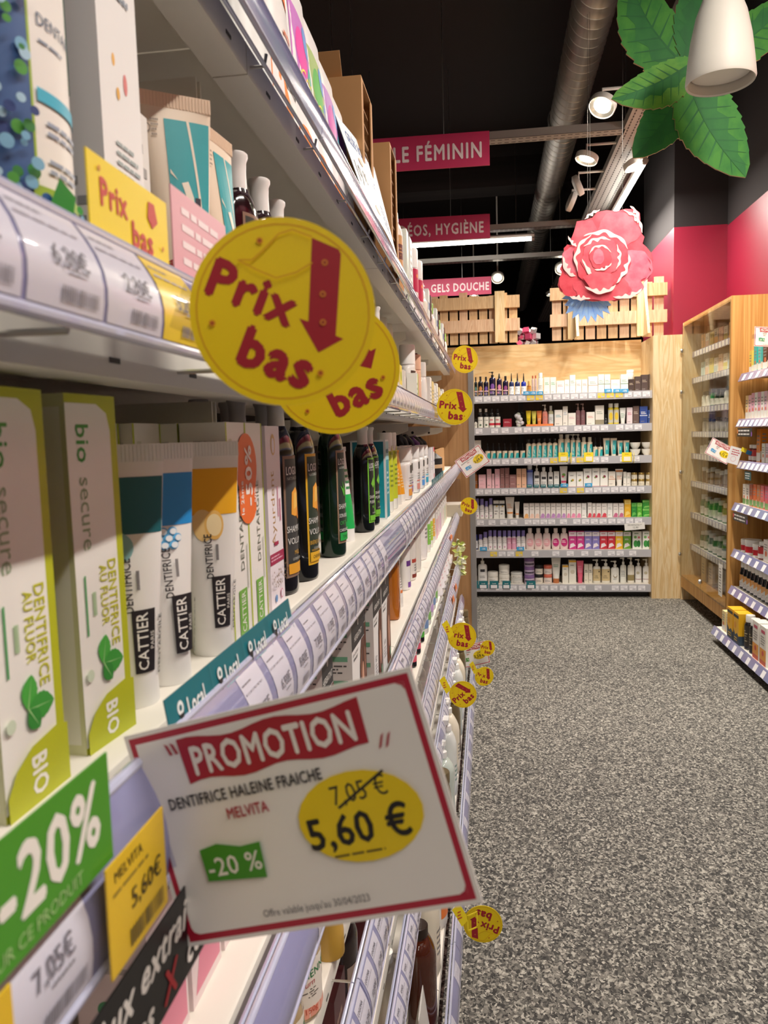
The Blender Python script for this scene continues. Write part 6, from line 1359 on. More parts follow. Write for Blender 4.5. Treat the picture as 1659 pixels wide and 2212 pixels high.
G(SAN, 'mouthwash bottle with blue and mint leaf label at the top left corner', 'U1', 0.355, xf=-0.200, depth=0.052, yaw=0.1, group='mouthwash bottles')
G(SAN, 'mouthwash bottle cut by the left picture edge', 'U1', 0.262, xf=-0.20, depth=0.052, group='mouthwash bottles')
G(SAN, 'mouthwash bottle in the second row at the left', 'U1', 0.30, xf=-0.27, depth=0.052, group='mouthwash bottles')
PB = carton(0.05, 0.045, 0.215, '#e9e8e6', [('C', 0.35, 0.70, 0.0018, '#e8b04a', 0.0035), ('C', 0.62, 0.66, 0.0025, '#d87a78', 0.006), ('C', 0.42, 0.62, 0.002, '#e0a83a', 0.0035), ('R', 0, 0.0, 1, 0.42, '#e3ebe8'), ('L', 0.3, 0.4, 0.9, 0.5, 4, '#9aa8a8'), ('L', 0.3, 0.86, 0.9, 0.94, 2, '#8a94a0'), ('L', 0.3, 0.2, 0.9, 0.3, 3, '#a8c8c0')],
    [('R', 0.3, 0.58, 0.6, 0.9, '#1f8a68'), ('R', 0.35, 0.62, 0.55, 0.88, '#d8d4d0'), ('L', 0.1, 0.1, 0.9, 0.4, 6, '#9a9c9c')])
G(PB, 'tall white toothpaste box with small fruit print beside the mouthwash', 'U1', 0.445, xf=-0.208, depth=0.045)
G(carton(0.04, 0.035, 0.15, '#d8d5d0', [('P', [(0, 0), (1, 0), (1, 0.35), (0, 0.6)], '#b6c81e'), ('P', [(0, 0.5), (0.6, 0.1), (0, 0.2)], '#5aa838'), ('L', 0.2, 0.6, 0.9, 0.9, 3, GR)]), 'short white and lime box behind the yellow card', 'U1', 0.497, xf=-0.222)
G(logona('#6a5a50', '#1c1c20', '#08080a', pic_h, [('SHAMPOO', '#5a5a60', 0.007)], '#26262a', '', h=0.19), 'black bottle in shade with dark label behind the pink card', 'U1', 0.585, xf=-0.27)
def natu():
    ops = [('P', [(0.36, 0.02), (0.95, 0.02), (0.95, 0.95), (0.36, 0.95)], '#27a0a8'), ('P', [(0.60, 0.95), (0.63, 0.95), (0.80, 0.45), (0.78, 0.40)], '#efe0cc'), ('P', [(0.50, 0.66), (0.58, 0.67), (0.64, 0.60), (0.66, 0.5), (0.72, 0.44), (0.64, 0.445), (0.58, 0.49), (0.56, 0.58), (0.53, 0.62)], '#f3e6d4'),
        ('R', 0.66, 0.46, 0.74, 0.60, '#2c2a3a'), ('P', [(0.38, 0.72), (0.46, 0.67), (0.38, 0.70)], '#efe0cc'), ('P', [(0.40, 0.5), (0.47, 0.53), (0.4, 0.515)], '#efe0cc'), ('P', [(0.55, 0.40), (0.58, 0.42), (0.54, 0.36)], '#efe0cc'),
        ('T', 'NATURALIA', 0.26, 0.16, 0.0075, '#a02a24', 90, 0.05, 0.015), ('T', 'TUBE', 0.72, 0.25, 0.007, '#cfeeee', 90, 0.024, 0.02), ('C', 0.13, 0.90, 0.0036, '#8a7a6c'), ('C', 0.13, 0.90, 0.0026, '#ecd9c4'), ('L', 0.2, 0.86, 0.3, 0.95, 4, '#9a8a7c')]
    return sqtube(0.06, 0.196, '#ecd9c2', '#efe6da', 0.02, 0.018, '#ecd2b8', ops, crimp_h=0.011)
NT = natu()
G(NT, 'teal and cream toothpaste tube facing the viewer in the upper left', 'U1', 0.59, xf=-0.215, depth=0.036, yaw=0.95, group='teal and cream toothpaste tubes', sc=(0.9, 1, 1))
G(NT, 'teal and cream toothpaste tube turned towards the aisle', 'U1', 0.665, xf=-0.21, depth=0.036, yaw=0.12, group='teal and cream toothpaste tubes')
LW_ = logona('#8a6a58', '#2e3430', '#240d10', [], [('SHAMPOO', '#e8e8e4', 0.007), ('REPARATEUR', '#e8e8e4', 0.006)], '#7a4a58', '', h=0.200, cap='#f2efec')
for i, (y, d_) in enumerate([(0.725, 'nearest'), (0.80, 'second nearest'), (0.875, 'third nearest'), (0.955, 'fourth nearest'), (1.04, 'farthest')]):
    G(LW_, 'dark wine-coloured shampoo bottle with flared white cap, %s of five' % d_, 'U1', y, xf=-0.212 - 0.004 * (i > 1), depth=0.037, group='white-capped shampoo bottles')
for i in range(7):
    G(NET if i % 2 else HONB, 'dark shampoo bottle hidden behind the yellow discs, ' + ['first', 'second', 'third', 'fourth', 'fifth', 'sixth', 'seventh'][i] + ' one along', 'U1', 1.12 + i * 0.085, xf=-0.213, depth=0.037, group='bottles behind the discs', sc=(1, 1, 0.9))
YB = lambda c, h=0.235: bottle(0.075, 0.055, h, c, '#e2ddd2', 0.024, 0.06, 0.12, None, 0.9, (0.1, 0.66), [('L', 0.5, 0.2, 0.95, 0.8, 6, '#6a4a78')], rough=0.25, kind='flip')
for i, (y, c, h) in enumerate([(1.76, '#d8cdb4', 0.22), (1.87, '#e2c888', 0.22), (1.96, '#e8c67c', 0.245), (2.10, '#e6d69c', 0.25), (2.22, '#dfd0a0', 0.25)]):
    G(YB(c, h), 'translucent %s bath bottle with frosted cap, %s along the eye-level shelf' % (['pale', 'straw', 'golden', 'tall straw', 'slim straw'][i], ['first', 'second', 'third', 'fourth', 'last'][i]), 'U1', y, xf=-0.262, depth=0.055)
for i, y in enumerate((1.72, 1.79, 1.86, 1.93, 2.02)):
    c1, c2 = [('#e07a3a', '#e8d8b0'), ('#e8943a', '#cfe08a'), ('#5a9a3a', '#f0c84a'), ('#9ab82a', '#f2dc5a'), ('#f0eee8', '#d8d4cc')][i]
    G(carton(0.058, 0.03, 0.125 - 0.006 * i, '#f2efe6', [('R', 0, 0.55, 1, 1, c2), ('C', 0.6, 0.75, 0.012, c1), ('L', 0.15, 0.3, 0.85, 0.5, 3, '#6a5a4a'), ('R', 0.15, 0.1, 0.85, 0.22, '#f0d8b8')], [('L', 0.1, 0.2, 0.9, 0.8, 7, '#a8b090'), ('R', 0.1, 0.85, 0.9, 0.95, c1)]),
      'small soap carton with %s print in front of the bath bottles' % ['orange', 'peach', 'green leaf', 'lime', 'plain white'][i], 'U1', y, xf=-0.214, depth=0.03)
G(bottle(0.075, 0.05, 0.215, '#ece8e4', '#f2f0ee', 0.03, 0.06, 0.08, None, 1, (0.4, 0.62), [('R', 0, 0, 1, 1, '#4a3230'), ('L', 0.2, 0.3, 0.8, 0.7, 2, '#d8c8b8')], kind='flip'), 'white bottle with brown band on the eye-level shelf', 'U1', 2.45, xf=-0.225, depth=0.05)
G(carton(0.05, 0.03, 0.12, '#f6f6f0', [('R', 0.6, 0, 1, 1, '#a8cc3a'), ('L', 0.1, 0.3, 0.6, 0.8, 4, GR)]), 'small white and lime carton before the brown-banded bottle', 'U1', 2.38, xf=-0.213, depth=0.03)
G(bottle(0.06, 0.045, 0.205, '#e8b89c', '#e8b89c', 0.024, 0.05, 0.1, kind='flip'), 'peach coloured bottle on the eye-level shelf', 'U1', 2.66, xf=-0.225, depth=0.045)
G(carton(0.09, 0.06, 0.225, '#7a1f34', [('R', 0.1, 0.2, 0.5, 0.9, '#e8dcc8')]), 'dark red gift box on the eye-level shelf', 'U1', 2.85, xf=-0.25, depth=0.06)
G(bottle(0.07, 0.045, 0.19, '#e9e6e2', '#e2ded8', 0.02, 0.05, 0.2, kind='flip'), 'grey-white rounded bottle before the dark red box', 'U1', 2.78, xf=-0.215, depth=0.045)
for i, y in enumerate((2.98, 3.1, 3.22, 3.36, 3.5, 3.64, 3.8, 3.95, 4.1)):
    G(carton(0.08, 0.05, 0.15 - 0.008 * (i % 3), ['#ece9e2', '#e6cf8a', '#f0ede6'][i % 3], [('L', 0.15, 0.3, 0.85, 0.8, 5, GR), ('R', 0, 0, 1, 0.12, ['#d8b04a', '#b0483a', '#8ab04a'][i % 3])]), ['white', 'yellowish', 'cream'][i % 3] + ' carton, ' + ['first', 'second', 'third', 'fourth', 'fifth', 'sixth', 'seventh', 'eighth', 'ninth'][i] + ' of the far eye-level row', 'U1', y, xf=-0.216, depth=0.05, group='far eye-level cartons')

# --- U2 (top shelf)
def gp(w, h, top, cols, txt, tc): 
    return pouch(w, h, 0.05, '#f2f0ec', F=[('P', [(0.05, 0.55), (0.95, 0.45), (0.95, 0.97), (0.05, 0.97)], top)] + cols + [('T', txt, 0.55, 0.68, 0.016, tc, 0, w * 0.6, 0.01, 0.3), ('L', 0.3, 0.2, 0.8, 0.36, 3, GR)])
G(pouch(0.1, 0.26, 0.05, '#eef0ec', F=[('P', [(0.4, 0.5), (0.95, 0.55), (0.95, 0.95), (0.3, 0.95)], '#3a6a44'), ('T', 'Sante', 0.66, 0.72, 0.018, '#f0f4f0', 0, 0.05, 0.01, 0.3), ('L', 0.2, 0.2, 0.8, 0.4, 4, '#8aa890')]), 'white pouch with dark green corner at the top edge', 'U2', 0.80, xf=-0.218, depth=0.05)
G(pouch(0.1, 0.27, 0.05, '#f1efec', F=[('P', [(0.05, 0.62), (0.95, 0.5), (0.95, 0.98), (0.05, 0.98)], '#ee6f24'), ('P', [(0, 0.0), (0.5, 0.0), (0.1, 0.3), (0, 0.3)], '#f08a3a'), ('L', 0.4, 0.38, 0.8, 0.42, 1, '#d06a3a'), ('L', 0.3, 0.15, 0.9, 0.25, 2, GR)]), 'white pouch with bright orange top', 'U2', 0.905, xf=-0.216, depth=0.05)
HOLI = lambda a, b, c: pouch(0.11, 0.225, 0.05, '#f2efee', F=[('P', [(0.05, 0.35), (0.95, 0.2), (0.95, 0.78), (0.05, 0.84)], a), ('C', 0.35, 0.6, 0.022, b, 0.03), ('C', 0.7, 0.42, 0.025, c, 0.035), ('C', 0.6, 0.7, 0.014, '#6a9ad8', 0.02), ('T', 'Color', 0.5, 0.46, 0.02, '#f8e04a', 0, 0.07, 0.01, 0.35), ('P', [(0.0, 0.0), (0.6, 0.02), (0.2, 0.16), (0, 0.2)], '#f08a3a')])
for i, (y, a, b, c) in enumerate([(1.02, '#c070c0', '#e030a0', '#38b0a0'), (1.115, '#a0b870', '#58b048', '#4a80c8'), (1.215, '#b888c8', '#c850a8', '#58a8c0'), (1.30, '#9a90cc', '#a050b8', '#4ab0b0')]):
    G(HOLI(a, b, c), 'colour-splashed white pouch with yellow script, %s of four on the top shelf' % ['nearest', 'second', 'third', 'farthest'][i], 'U2', y, xf=-0.215, depth=0.05, group='colour-splashed pouches', sc=(1, 1, 1.0 - 0.05 * i))
def cardbox(y0, x0, w, d, h, label, flap=False):
    t = thing('cardboard_display', label, 'box', (x0, y0, LV_['U2'][0])); K = M('#b98a58', 0.75); K2 = M('#8f6840', 0.8)
    mb = MB(); mb.box2((-d, 0, 0), (0, 0.003, h), K); mb.box2((-d, w - 0.003, 0), (0, w, h), K); mb.box2((-d, 0.003, 0), (-d + 0.003, w - 0.003, h), K); mb.box2((-d, 0, h), (0, w, h + 0.003), K); mb.box2((-d, 0, 0), (0, w, 0.003), K)
    mb.box2((-0.002, 0.003, 0.003), (0, 0.02, h), K); mb.box2((-0.002, w - 0.02, 0.003), (0, w - 0.003, h), K); build(mb, 'carton_shell', t)
    mb = MB(); rr = random.Random(3)
    for k in range(10): mb.box((-0.02, w / 2, 0.02 + k * (h - 0.03) / 10), (0.03, w - 0.05, 0.004), K2, rot=Matrix.Rotation(rr.uniform(-0.25, 0.25), 3, 'Y'))
    o = build(mb, 'corrugated_filling', t)
    if flap: mb = MB(); mb.box((-d + 0.03, 0.0, h + 0.02), (0.09, 0.002, 0.05), K, rot=Matrix.Rotation(0.5, 3, 'X')); build(mb, 'flap', t)
    return t
cardbox(1.42, -0.215, 0.13, 0.11, 0.285, 'tall brown cardboard display box on the top shelf, nearer one', True); cardbox(1.70, -0.20, 0.12, 0.08, 0.27, 'narrow brown cardboard display box on the top shelf, farther one')
SPB = bottle(0.06, 0.05, 0.255, '#efe6da', '#f4f2ee', 0.016, 0.06, 0.1, '#c99a68', 1.3, (0.0, 0.62), [('R', 0, 0.62, 1, 0.86, '#6a4038'), ('L', 0.1, 0.66, 0.9, 0.82, 3, '#c99a68'), ('C', 0.6, 0.2, 0.009, '#e0304a')], kind='spray')
G(SPB, 'tan-labelled spray bottle with clear cap, nearer of the pair', 'U2', 1.93, xf=-0.212, depth=0.05, group='tan-labelled spray bottles'); G(SPB, 'tan-labelled spray bottle with clear cap, farther of the pair', 'U2', 2.03, xf=-0.212, depth=0.05, group='tan-labelled spray bottles')
G(carton(0.05, 0.03, 0.2, '#eef0e4', [('P', [(0.2, 0), (0.8, 0), (0.6, 0.6), (0.4, 0.7)], '#4a7a2c')]), 'tall white box with dark green plant print on the top shelf', 'U2', 2.14, xf=-0.21, depth=0.03)
G(carton(0.06, 0.03, 0.21, '#f6f5f0', [('L', 0.2, 0.2, 0.8, 0.9, 8, GR)]), 'very pale tall box before the raspberry bottles', 'U2', 2.27, xf=-0.213, depth=0.03)
RB = bottle(0.085, 0.055, 0.235, '#f3f1ee', '#f5f3f0', 0.034, 0.06, 0.08, None, 1, (0.42, 0.72), [('R', 0, 0, 1, 1, '#c0204c'), ('C', 0.3, 0.7, 0.006, '#e8943a'), ('C', 0.7, 0.3, 0.008, '#e8c83a')], kind='flip')
G(RB, 'white bottle with raspberry band, nearer one on the top shelf', 'U2', 2.5, xf=-0.214, depth=0.055, group='raspberry-banded bottles'); G(RB, 'white bottle with raspberry band, farther one on the top shelf', 'U2', 2.68, xf=-0.214, depth=0.055, group='raspberry-banded bottles')
for i, y in enumerate((2.83, 2.93, 3.04, 3.14, 3.26, 3.38, 3.5, 3.6, 3.72, 3.84, 3.96, 4.08, 4.18)):
    k = i % 4; nm = ['first', 'second', 'third', 'fourth', 'fifth', 'sixth', 'seventh', 'eighth', 'ninth', 'tenth', 'eleventh', 'twelfth', 'last'][i]
    pr = [bottle(0.055, 0.04, 0.19, '#f0ecdc', '#f4f2ee', 0.014, 0.05, 0.12, kind='spray'), carton(0.06, 0.04, 0.185, '#f2f0ec', [('R', 0, 0.6, 1, 0.75, '#5a78a8')]), carton(0.06, 0.04, 0.18, '#4a2a26', [('L', 0.2, 0.4, 0.8, 0.8, 3, '#d8c8b0')]), bottle(0.06, 0.04, 0.17, '#f0e6e6', '#8ac85a', 0.02, 0.04, 0.1, kind='flip')][k]
    G(pr, ['cream spray bottle', 'white carton with blue band', 'dark brown carton', 'pale bottle with green cap'][k] + ', ' + nm + ' item of the far row on the top left shelf', 'U2', y, xf=-0.212, depth=0.04)

# --- S2
PKB = carton(0.06, 0.05, 0.15, '#e9d8d8', [('P', [(0.1, 0.05), (0.95, 0.05), (0.95, 0.7), (0.5, 0.5)], '#e0849c'), ('L', 0.2, 0.75, 0.8, 0.9, 3, GR)], [('L', 0.1, 0.5, 0.8, 0.9, 6, '#b0a8a8'), ('C', 0.4, 0.35, 0.006, '#4a9a6a')])
for i in range(6):
    G(PKB, 'pink and white hair-care box below the large card, ' + ['first', 'second', 'third', 'fourth', 'fifth', 'last'][i] + ' from the viewer', 'S2', 0.47 + 0.068 * i, xf=-0.222, depth=0.05, group='pink boxes below the large card')
def herb(code, w=0.085, hair='#5a3226'):
    F_ = [('R', 0, 0.70, 1, 1, '#26262a'), ('T', 'HERBATINT', 0.5, 0.775, 0.0085, '#efeee8', 0, w * 0.86, 0.0), ('C', 0.5, 0.9, 0.005, '#c8c8c0', 0.009), ('T', 'SOIN COLORANT', 0.27, 0.66, 0.0042, '#3a3a3a', 0, w * 0.42, 0.0), ('T', 'PERMANENT', 0.25, 0.62, 0.0042, '#2a2a2a', 0, w * 0.36, 0.01),
        ('P', [(0.52, 0.0), (1, 0.0), (1, 0.70), (0.72, 0.70), (0.58, 0.5), (0.5, 0.2)], hair), ('C', 0.80, 0.33, w * 0.09, '#d8a488', 0.03), ('P', [(0.60, 0.5), (0.66, 0.66), (0.70, 0.4), (0.66, 0.1), (0.6, 0.05)], '#8a5a40'), ('P', [(0.85, 0.6), (0.9, 0.66), (0.95, 0.3), (0.9, 0.1)], '#7a4a34'),
        ('T', code, 0.22, 0.30, 0.010, '#2a2a2a', 0, w * 0.24, 0.0), ('L', 0.1, 0.14, 0.4, 0.26, 4, GR), ('C', 0.86, 0.1, 0.006, '#8ab898', 0.009), ('R', 0, 0, 0.5, 0.03, '#d8d8d4')]
    L_ = [('R', 0, 0, 1, 1, '#d8d0ca')] + [q for k in range(5) for q in (('R', 0.1, 0.82 - 0.19 * k, 0.9, 0.86 - 0.19 * k, '#6fa584'), ('L', 0.1, 0.72 - 0.19 * k, 0.9, 0.8 - 0.19 * k, 3, '#4a4644'))]
    return carton(w, 0.062, 0.178, '#f1f0ee', F_, L_)
G(herb('4N', 0.06), 'hair colour box with black top, nearest of the row and mostly hidden', 'S2', 0.87, xf=-0.192, depth=0.062)
G(herb('5N', 0.105), 'hair colour box with black top marked 5N showing a woman with long hair', 'S2', 1.072, xf=-0.190, depth=0.062, yaw=0.0)
G(herb('5N', 0.08), 'hair colour box with black top set slightly back behind the 5N one', 'S2', 1.168, xf=-0.202, depth=0.062)
G(herb('5D', 0.09), 'narrow hair colour box with black top marked 5D', 'S2', 1.262, xf=-0.190, depth=0.062)
G(herb('6N', 0.1, '#7a4a30'), 'hair colour box with black top marked 6N before the amber bottle', 'S2', 1.372, xf=-0.190, depth=0.062)
for i, y in enumerate((0.95, 1.08, 1.25)): G(herb('3N', 0.06), 'hair colour box standing deeper in the row, ' + ['nearest', 'middle', 'farthest'][i] + ' one', 'S2', y, xf=-0.262, depth=0.062, group='hair colour boxes behind')
AMB = bottle(0.062, 0.04, 0.158, '#b4681c', None, 0.02, 0.012, 0.04, rough=0.08, power=0.55, kind='none')
G(AMB, 'amber rectangular shampoo bottle standing upside down on the shelf', 'S2', 1.745, xf=-0.208, depth=0.04)
OW = lambda c, c2, h: sqtube(0.05, h, '#f1efec', '#eceae6', 0.024, 0.018, ops=[('R', 0, 0.1, 1, 0.16, c), ('R', 0, 0.5, 1, 0.58, c), ('L', 0.2, 0.2, 0.8, 0.46, 5, c2)])
G(OW('#ee8a4c', GR, 0.15), 'white tube with orange bands on the lower shelf', 'S2', 1.86, xf=-0.212)
G(bottle(0.055, 0.036, 0.17, '#a8852c', '#e8e4dc', 0.02, 0.03, 0.08, kind='flip', rough=0.1), 'olive gold bottle behind the orange-banded tube', 'S2', 1.98, xf=-0.235)
G(bottle(0.055, 0.036, 0.15, '#f0eeea', '#3a2430', 0.02, 0.03, 0.08, None, 1, (0.05, 0.7), [('R', 0, 0.6, 1, 0.75, '#6a3a88'), ('R', 0.1, 0, 0.5, 0.15, '#8a5aa8')], kind='flip'), 'white bottle with purple bands on the lower shelf', 'S2', 2.08, xf=-0.215)
AC = lambda h: bottle(0.06, 0.04, h, '#e8e2da', '#9a4a1c', 0.022, 0.055, 0.06, None, 1, (0.05, 0.55), [('R', 0, 0.5, 1, 0.62, '#b84a3a'), ('R', 0, 0.0, 1, 0.12, '#8a3a2c'), ('L', 0.2, 0.2, 0.8, 0.46, 3, GR)], kind='flip')
G(AC(0.175), 'pale bottle with red bands and amber cap', 'S2', 2.22, xf=-0.215); G(bottle(0.065, 0.045, 0.19, '#e4ded4', '#a04c18', 0.026, 0.06, 0.05, kind='flip', rough=0.1), 'ribbed frosted bottle with amber cap', 'S2', 2.36, xf=-0.215)
G(bottle(0.10, 0.06, 0.20, '#f2efec', '#f1eeea', 0.03, 0.03, 0.12, None, 0.9, (0.1, 0.6), [('R', 0.6, 0.3, 0.9, 0.42, '#d8304a'), ('L', 0.2, 0.5, 0.7, 0.9, 3, GR)], kind='flip'), 'large white bottle with small red square', 'S2', 2.6, xf=-0.212, depth=0.06)
LB = [('#8ac85a', 'green-labelled white bottle'), ('#b8d84a', 'lime-labelled clear bottle'), ('#e8b04a', 'yellow-labelled small bottle'), ('#e8a0b0', 'pale pink slim carton'), ('#e8b8c0', 'rose slim carton'), ('#d8a8c8', 'pink and white carton'), ('#e8e0d8', 'white carton'), ('#e0d0c0', 'beige carton'), ('#c8d8b0', 'pale green carton'), ('#d8c8a8', 'sand-coloured carton')]
for i, (c, n_) in enumerate(LB):
    pr = bottle(0.06, 0.04, 0.185 - 0.005 * i, '#f0efe8', '#ecebe4', 0.02, 0.04, 0.08, None, 1, (0.1, 0.6), [('R', 0, 0.1, 1, 0.9, c), ('L', 0.2, 0.3, 0.8, 0.7, 4, '#f4f4ee')], kind='flip') if i < 3 else carton(0.06, 0.04, 0.16, '#f0ebe8', [('R', 0, 0, 1, 0.5, c), ('L', 0.2, 0.6, 0.8, 0.9, 3, GR)])
    G(pr, n_ + ' in the far part of the shelf below eye level', 'S2', 2.76 + i * 0.115, xf=-0.212)
BX = thing('clear_case', 'clear dome-shaped plastic case at the far end of the lower shelf', 'case', (-0.19, 4.02, 0.88)); mb = MB(); mb.lathe([(0.085, -0.04), (0.09, 0), (0.085, 0.04)], CLEAR, 28); mb.v = [(z * 1.0, x, y + 0.1) for x, y, z in mb.v]; build(mb, 'dome', BX); mb = MB(); mb.box2((-0.05, -0.09, 0), (0.05, 0.09, 0.06), M('#cfc4ae', 0.6)); build(mb, 'tray', BX)

# --- S3
def henna(label, y, x, c='#efe8da'):
    ops = [('T', 'HENNÉ', 0.55, 0.78, 0.0095, '#2f7f4a', 6, 0.04, 0.015), ('T', 'auburn', 0.36, 0.60, 0.0075, '#b8303a', 6, 0.03, 0.0, 0.25), ('L', 0.1, 0.34, 0.7, 0.52, 4, '#5a5248'), ('P', [(0.0, 0.0), (1.0, 0.0), (1.0, 0.12), (0.0, 0.22)], '#f0a890'), ('C', 0.9, 0.55, 0.011, '#7a5a3c', 0.019), ('C', 0.88, 0.57, 0.006, '#e8c0a0', 0.01), ('T', '150g', 0.45, 0.14, 0.007, '#c84a2c', 4, 0.022, 0.005), ('C', 0.3, 0.25, 0.003, '#6a6a64'), ('C', 0.3, 0.25, 0.002, '#efe8da')]
    r = 0.033; mb = MB(); mb.lathe([(r * 0.9, 0), (r, 0.004), (r, 0.076), (r * 0.9, 0.086), (r * 0.85, 0.092), (0, 0.092)], M('#b49a70', 0.25, coat=1.0), 36)
    W = r * 3.0; mb.art(W, 0.068, [('R', 0, 0, 1, 1, c)] + ops, lambda u, v, o: ((r + o + 0.0003) * math.sin((u - W / 2) / r), -(r + o + 0.0003) * math.cos((u - W / 2) / r), 0.007 + v), curved=True)
    l = MB(); l.lathe([(r * 0.93, 0), (r * 0.97, 0.001), (r * 0.97, 0.016), (r * 0.9, 0.019), (0, 0.019)], M('#c8a862', 0.25, 1.0), 36, c=(0, 0, 0.086))
    return place(('henna_jar', 'jar', [('body', mb.mesh('henna_body')), ('lid', l.mesh('henna_lid'))]), label, (x, y, 0.633), PI / 2 - 0.5, 'glass henna jars')
henna('glass henna jar with gold lid and auburn label, showing below the large card', 0.825, -0.236); henna('glass henna jar with gold lid nearest the bottom picture edge', 0.725, -0.232)
j = henna('glass henna jar stacked on top of the auburn one', 0.825, -0.236); j.location.z += 0.1052; j2 = henna('glass henna jar stacked on the nearest jar', 0.725, -0.232); j2.location.z += 0.1052
G(sqtube(0.05, 0.16, '#c9a040', '#c9a040', 0.03, 0.02, ops=[('T', 'HENNIN', 0.5, 0.4, 0.008, '#8a5a20', 90, 0.05, 0.005)]), 'golden tube standing beside the henna jars', 'S3', 0.925, xf=-0.195)
for i, y in enumerate((1.0, 1.08, 1.16, 1.24, 1.33, 1.42, 1.52)): G(carton(0.065, 0.05, 0.15, ['#6a1f34', '#8a3a2c', '#5a2a44'][i % 3], [('L', 0.2, 0.3, 0.8, 0.8, 4, '#e8d8c8'), ('R', 0, 0, 1, 0.2, '#d8b04a')]), ['wine red', 'rust red', 'plum'][i % 3] + ' henna carton behind the large card, ' + ['first', 'second', 'third', 'fourth', 'fifth', 'sixth', 'seventh'][i], 'S3', y, xf=-0.213, depth=0.05, group='henna cartons')
NL = ['#3aa84a', '#e0607a', '#e87a8a', '#58b848', '#f06a80']
for i in range(9):
    pr = bottle(0.034, 0.026, 0.175, '#1a1a1c', '#161618', 0.011, 0.045, 0.08, None, 1.4, (0.1, 0.55), [('R', 0, 0, 1, 0.8, NL[i % 5]), ('C', 0.5, 0.92, 0.004, '#e8e8e8'), ('L', 0.2, 0.2, 0.8, 0.6, 3, '#f4f0ee')], kind='screw')
    G(pr, 'slim black bottle with %s label, %s of nine' % (['green', 'pink', 'salmon', 'leaf-green', 'coral'][i % 5], ['nearest', 'second', 'third', 'fourth', 'fifth', 'sixth', 'seventh', 'eighth', 'farthest'][i]), 'S3', 1.9 + 0.068 * i, xf=-0.208 - 0.012 * (i % 2), group='slim black colour bottles')
for i in range(5): G(bottle(0.07, 0.045, 0.19, '#eef0ec', '#f2f2ee', 0.022, 0.04, 0.1, None, 1, (0.1, 0.6), [('R', 0, 0.0, 1, 0.3, ['#7a9ac8', '#8ac06a', '#c8a8d8'][i % 3]), ('L', 0.2, 0.4, 0.8, 0.9, 4, GR)], kind='flip'), 'white bottle with %s foot label, %s after the black bottles' % (['blue', 'green', 'lilac'][i % 3], ['first', 'second', 'third', 'fourth', 'fifth'][i]), 'S3', 2.56 + 0.12 * i, xf=-0.213)
for i in range(6):
    G(pouch(0.13, 0.17, 0.09, '#efecec', F=[('R', 0.1, 0.75, 0.5, 0.9, '#3ab070' if i % 2 else '#e8a0b4'), ('L', 0.2, 0.2, 0.8, 0.6, 5, '#d8b0b8')]), 'soft white pack with %s print, %s of six at far end' % (['rose', 'green'][i % 2], ['nearest', 'second', 'third', 'fourth', 'fifth', 'farthest'][i]), 'S3', 3.2 + 0.16 * i, xf=-0.21, depth=0.07, group='soft white packs')
# --- S4 and base
for i in range(12):
    pr = [carton(0.075, 0.05, 0.16, '#7a2430', [('L', 0.2, 0.3, 0.8, 0.8, 4, '#e8c8b0')]), bottle(0.07, 0.05, 0.2, '#3a1c14', '#1a1414', 0.016, 0.04, 0.1, '#e8dcc8', 1, (0.1, 0.5), [('L', 0.2, 0.2, 0.8, 0.8, 4, GR)])][i % 2] if i < 6 else bottle(0.075, 0.05, 0.2, '#eeece8', '#f2f0ec', 0.014, 0.05, 0.12, None, 1, (0.1, 0.5), [('L', 0.2, 0.2, 0.8, 0.8, 5, '#8aa0b8')], kind='pump')
    G(pr, ['dark red powder carton', 'dark brown oil bottle'][i % 2] + ' on the second lowest shelf, %s from the viewer' % ['first', 'second', 'third', 'fourth', 'fifth', 'sixth'][i] if i < 6 else 'white pump bottle on the second lowest shelf, %s of six' % ['nearest', 'second', 'third', 'fourth', 'fifth', 'farthest'][i - 6], 'S4', 0.98 + 0.14 * i + (0.1 if i > 5 else 0), xf=-0.215, depth=0.05, group='items on the second lowest shelf')
for i in range(8): G(carton(0.1, 0.06, 0.17, ['#f0ece4', '#e4d8c4', '#e8e4ea'][i % 3], [('L', 0.2, 0.3, 0.8, 0.8, 4, GR), ('R', 0, 0, 1, 0.15, ['#8a6ab0', '#58a0a8', '#e0a0a8'][i % 3])]), ['white', 'beige', 'lilac-white'][i % 3] + ' carton far along the second lowest shelf, %s' % ['first', 'second', 'third', 'fourth', 'fifth', 'sixth', 'seventh', 'eighth'][i] , 'S4', 3.0 + 0.15 * i, xf=-0.213, depth=0.06, group='cartons far along the second lowest shelf')
CPB = bottle(0.085, 0.075, 0.255, '#efe6d2', '#f2f0ea', 0.013, 0.05, 0.22, None, 0.9, (0.1, 0.5), [('L', 0.2, 0.2, 0.8, 0.8, 5, GR)], kind='pump', n=32)
G(bottle(0.08, 0.07, 0.205, '#4a1f10', '#2a1a12', 0.02, 0.02, 0.2, rough=0.08, kind='screw', n=32), 'dark brown translucent bottle low beside the bottom picture edge', 'B0', 1.41, xf=-0.115, depth=0.07)
G(CPB, 'round-shouldered cream pump bottle on the base shelf', 'B0', 1.56, xf=-0.118, depth=0.075); G(CPB, 'second round-shouldered cream pump bottle on the base shelf', 'B0', 1.30, xf=-0.16, depth=0.075)
G(bottle(0.085, 0.06, 0.25, '#f2efe8', '#efe8d8', 0.028, 0.06, 0.1, None, 0.95, (0.05, 0.6), [('T', 'SANTE', 0.5, 0.86, 0.012, '#3a3a3a', 0, 0.05, 0.005), ('R', 0.0, 0.1, 1, 0.4, '#ee8030'), ('L', 0.2, 0.5, 0.8, 0.7, 3, GR)], kind='flip'), 'white bottle with orange band low on the base shelf', 'B0', 1.73, xf=-0.112, depth=0.06)
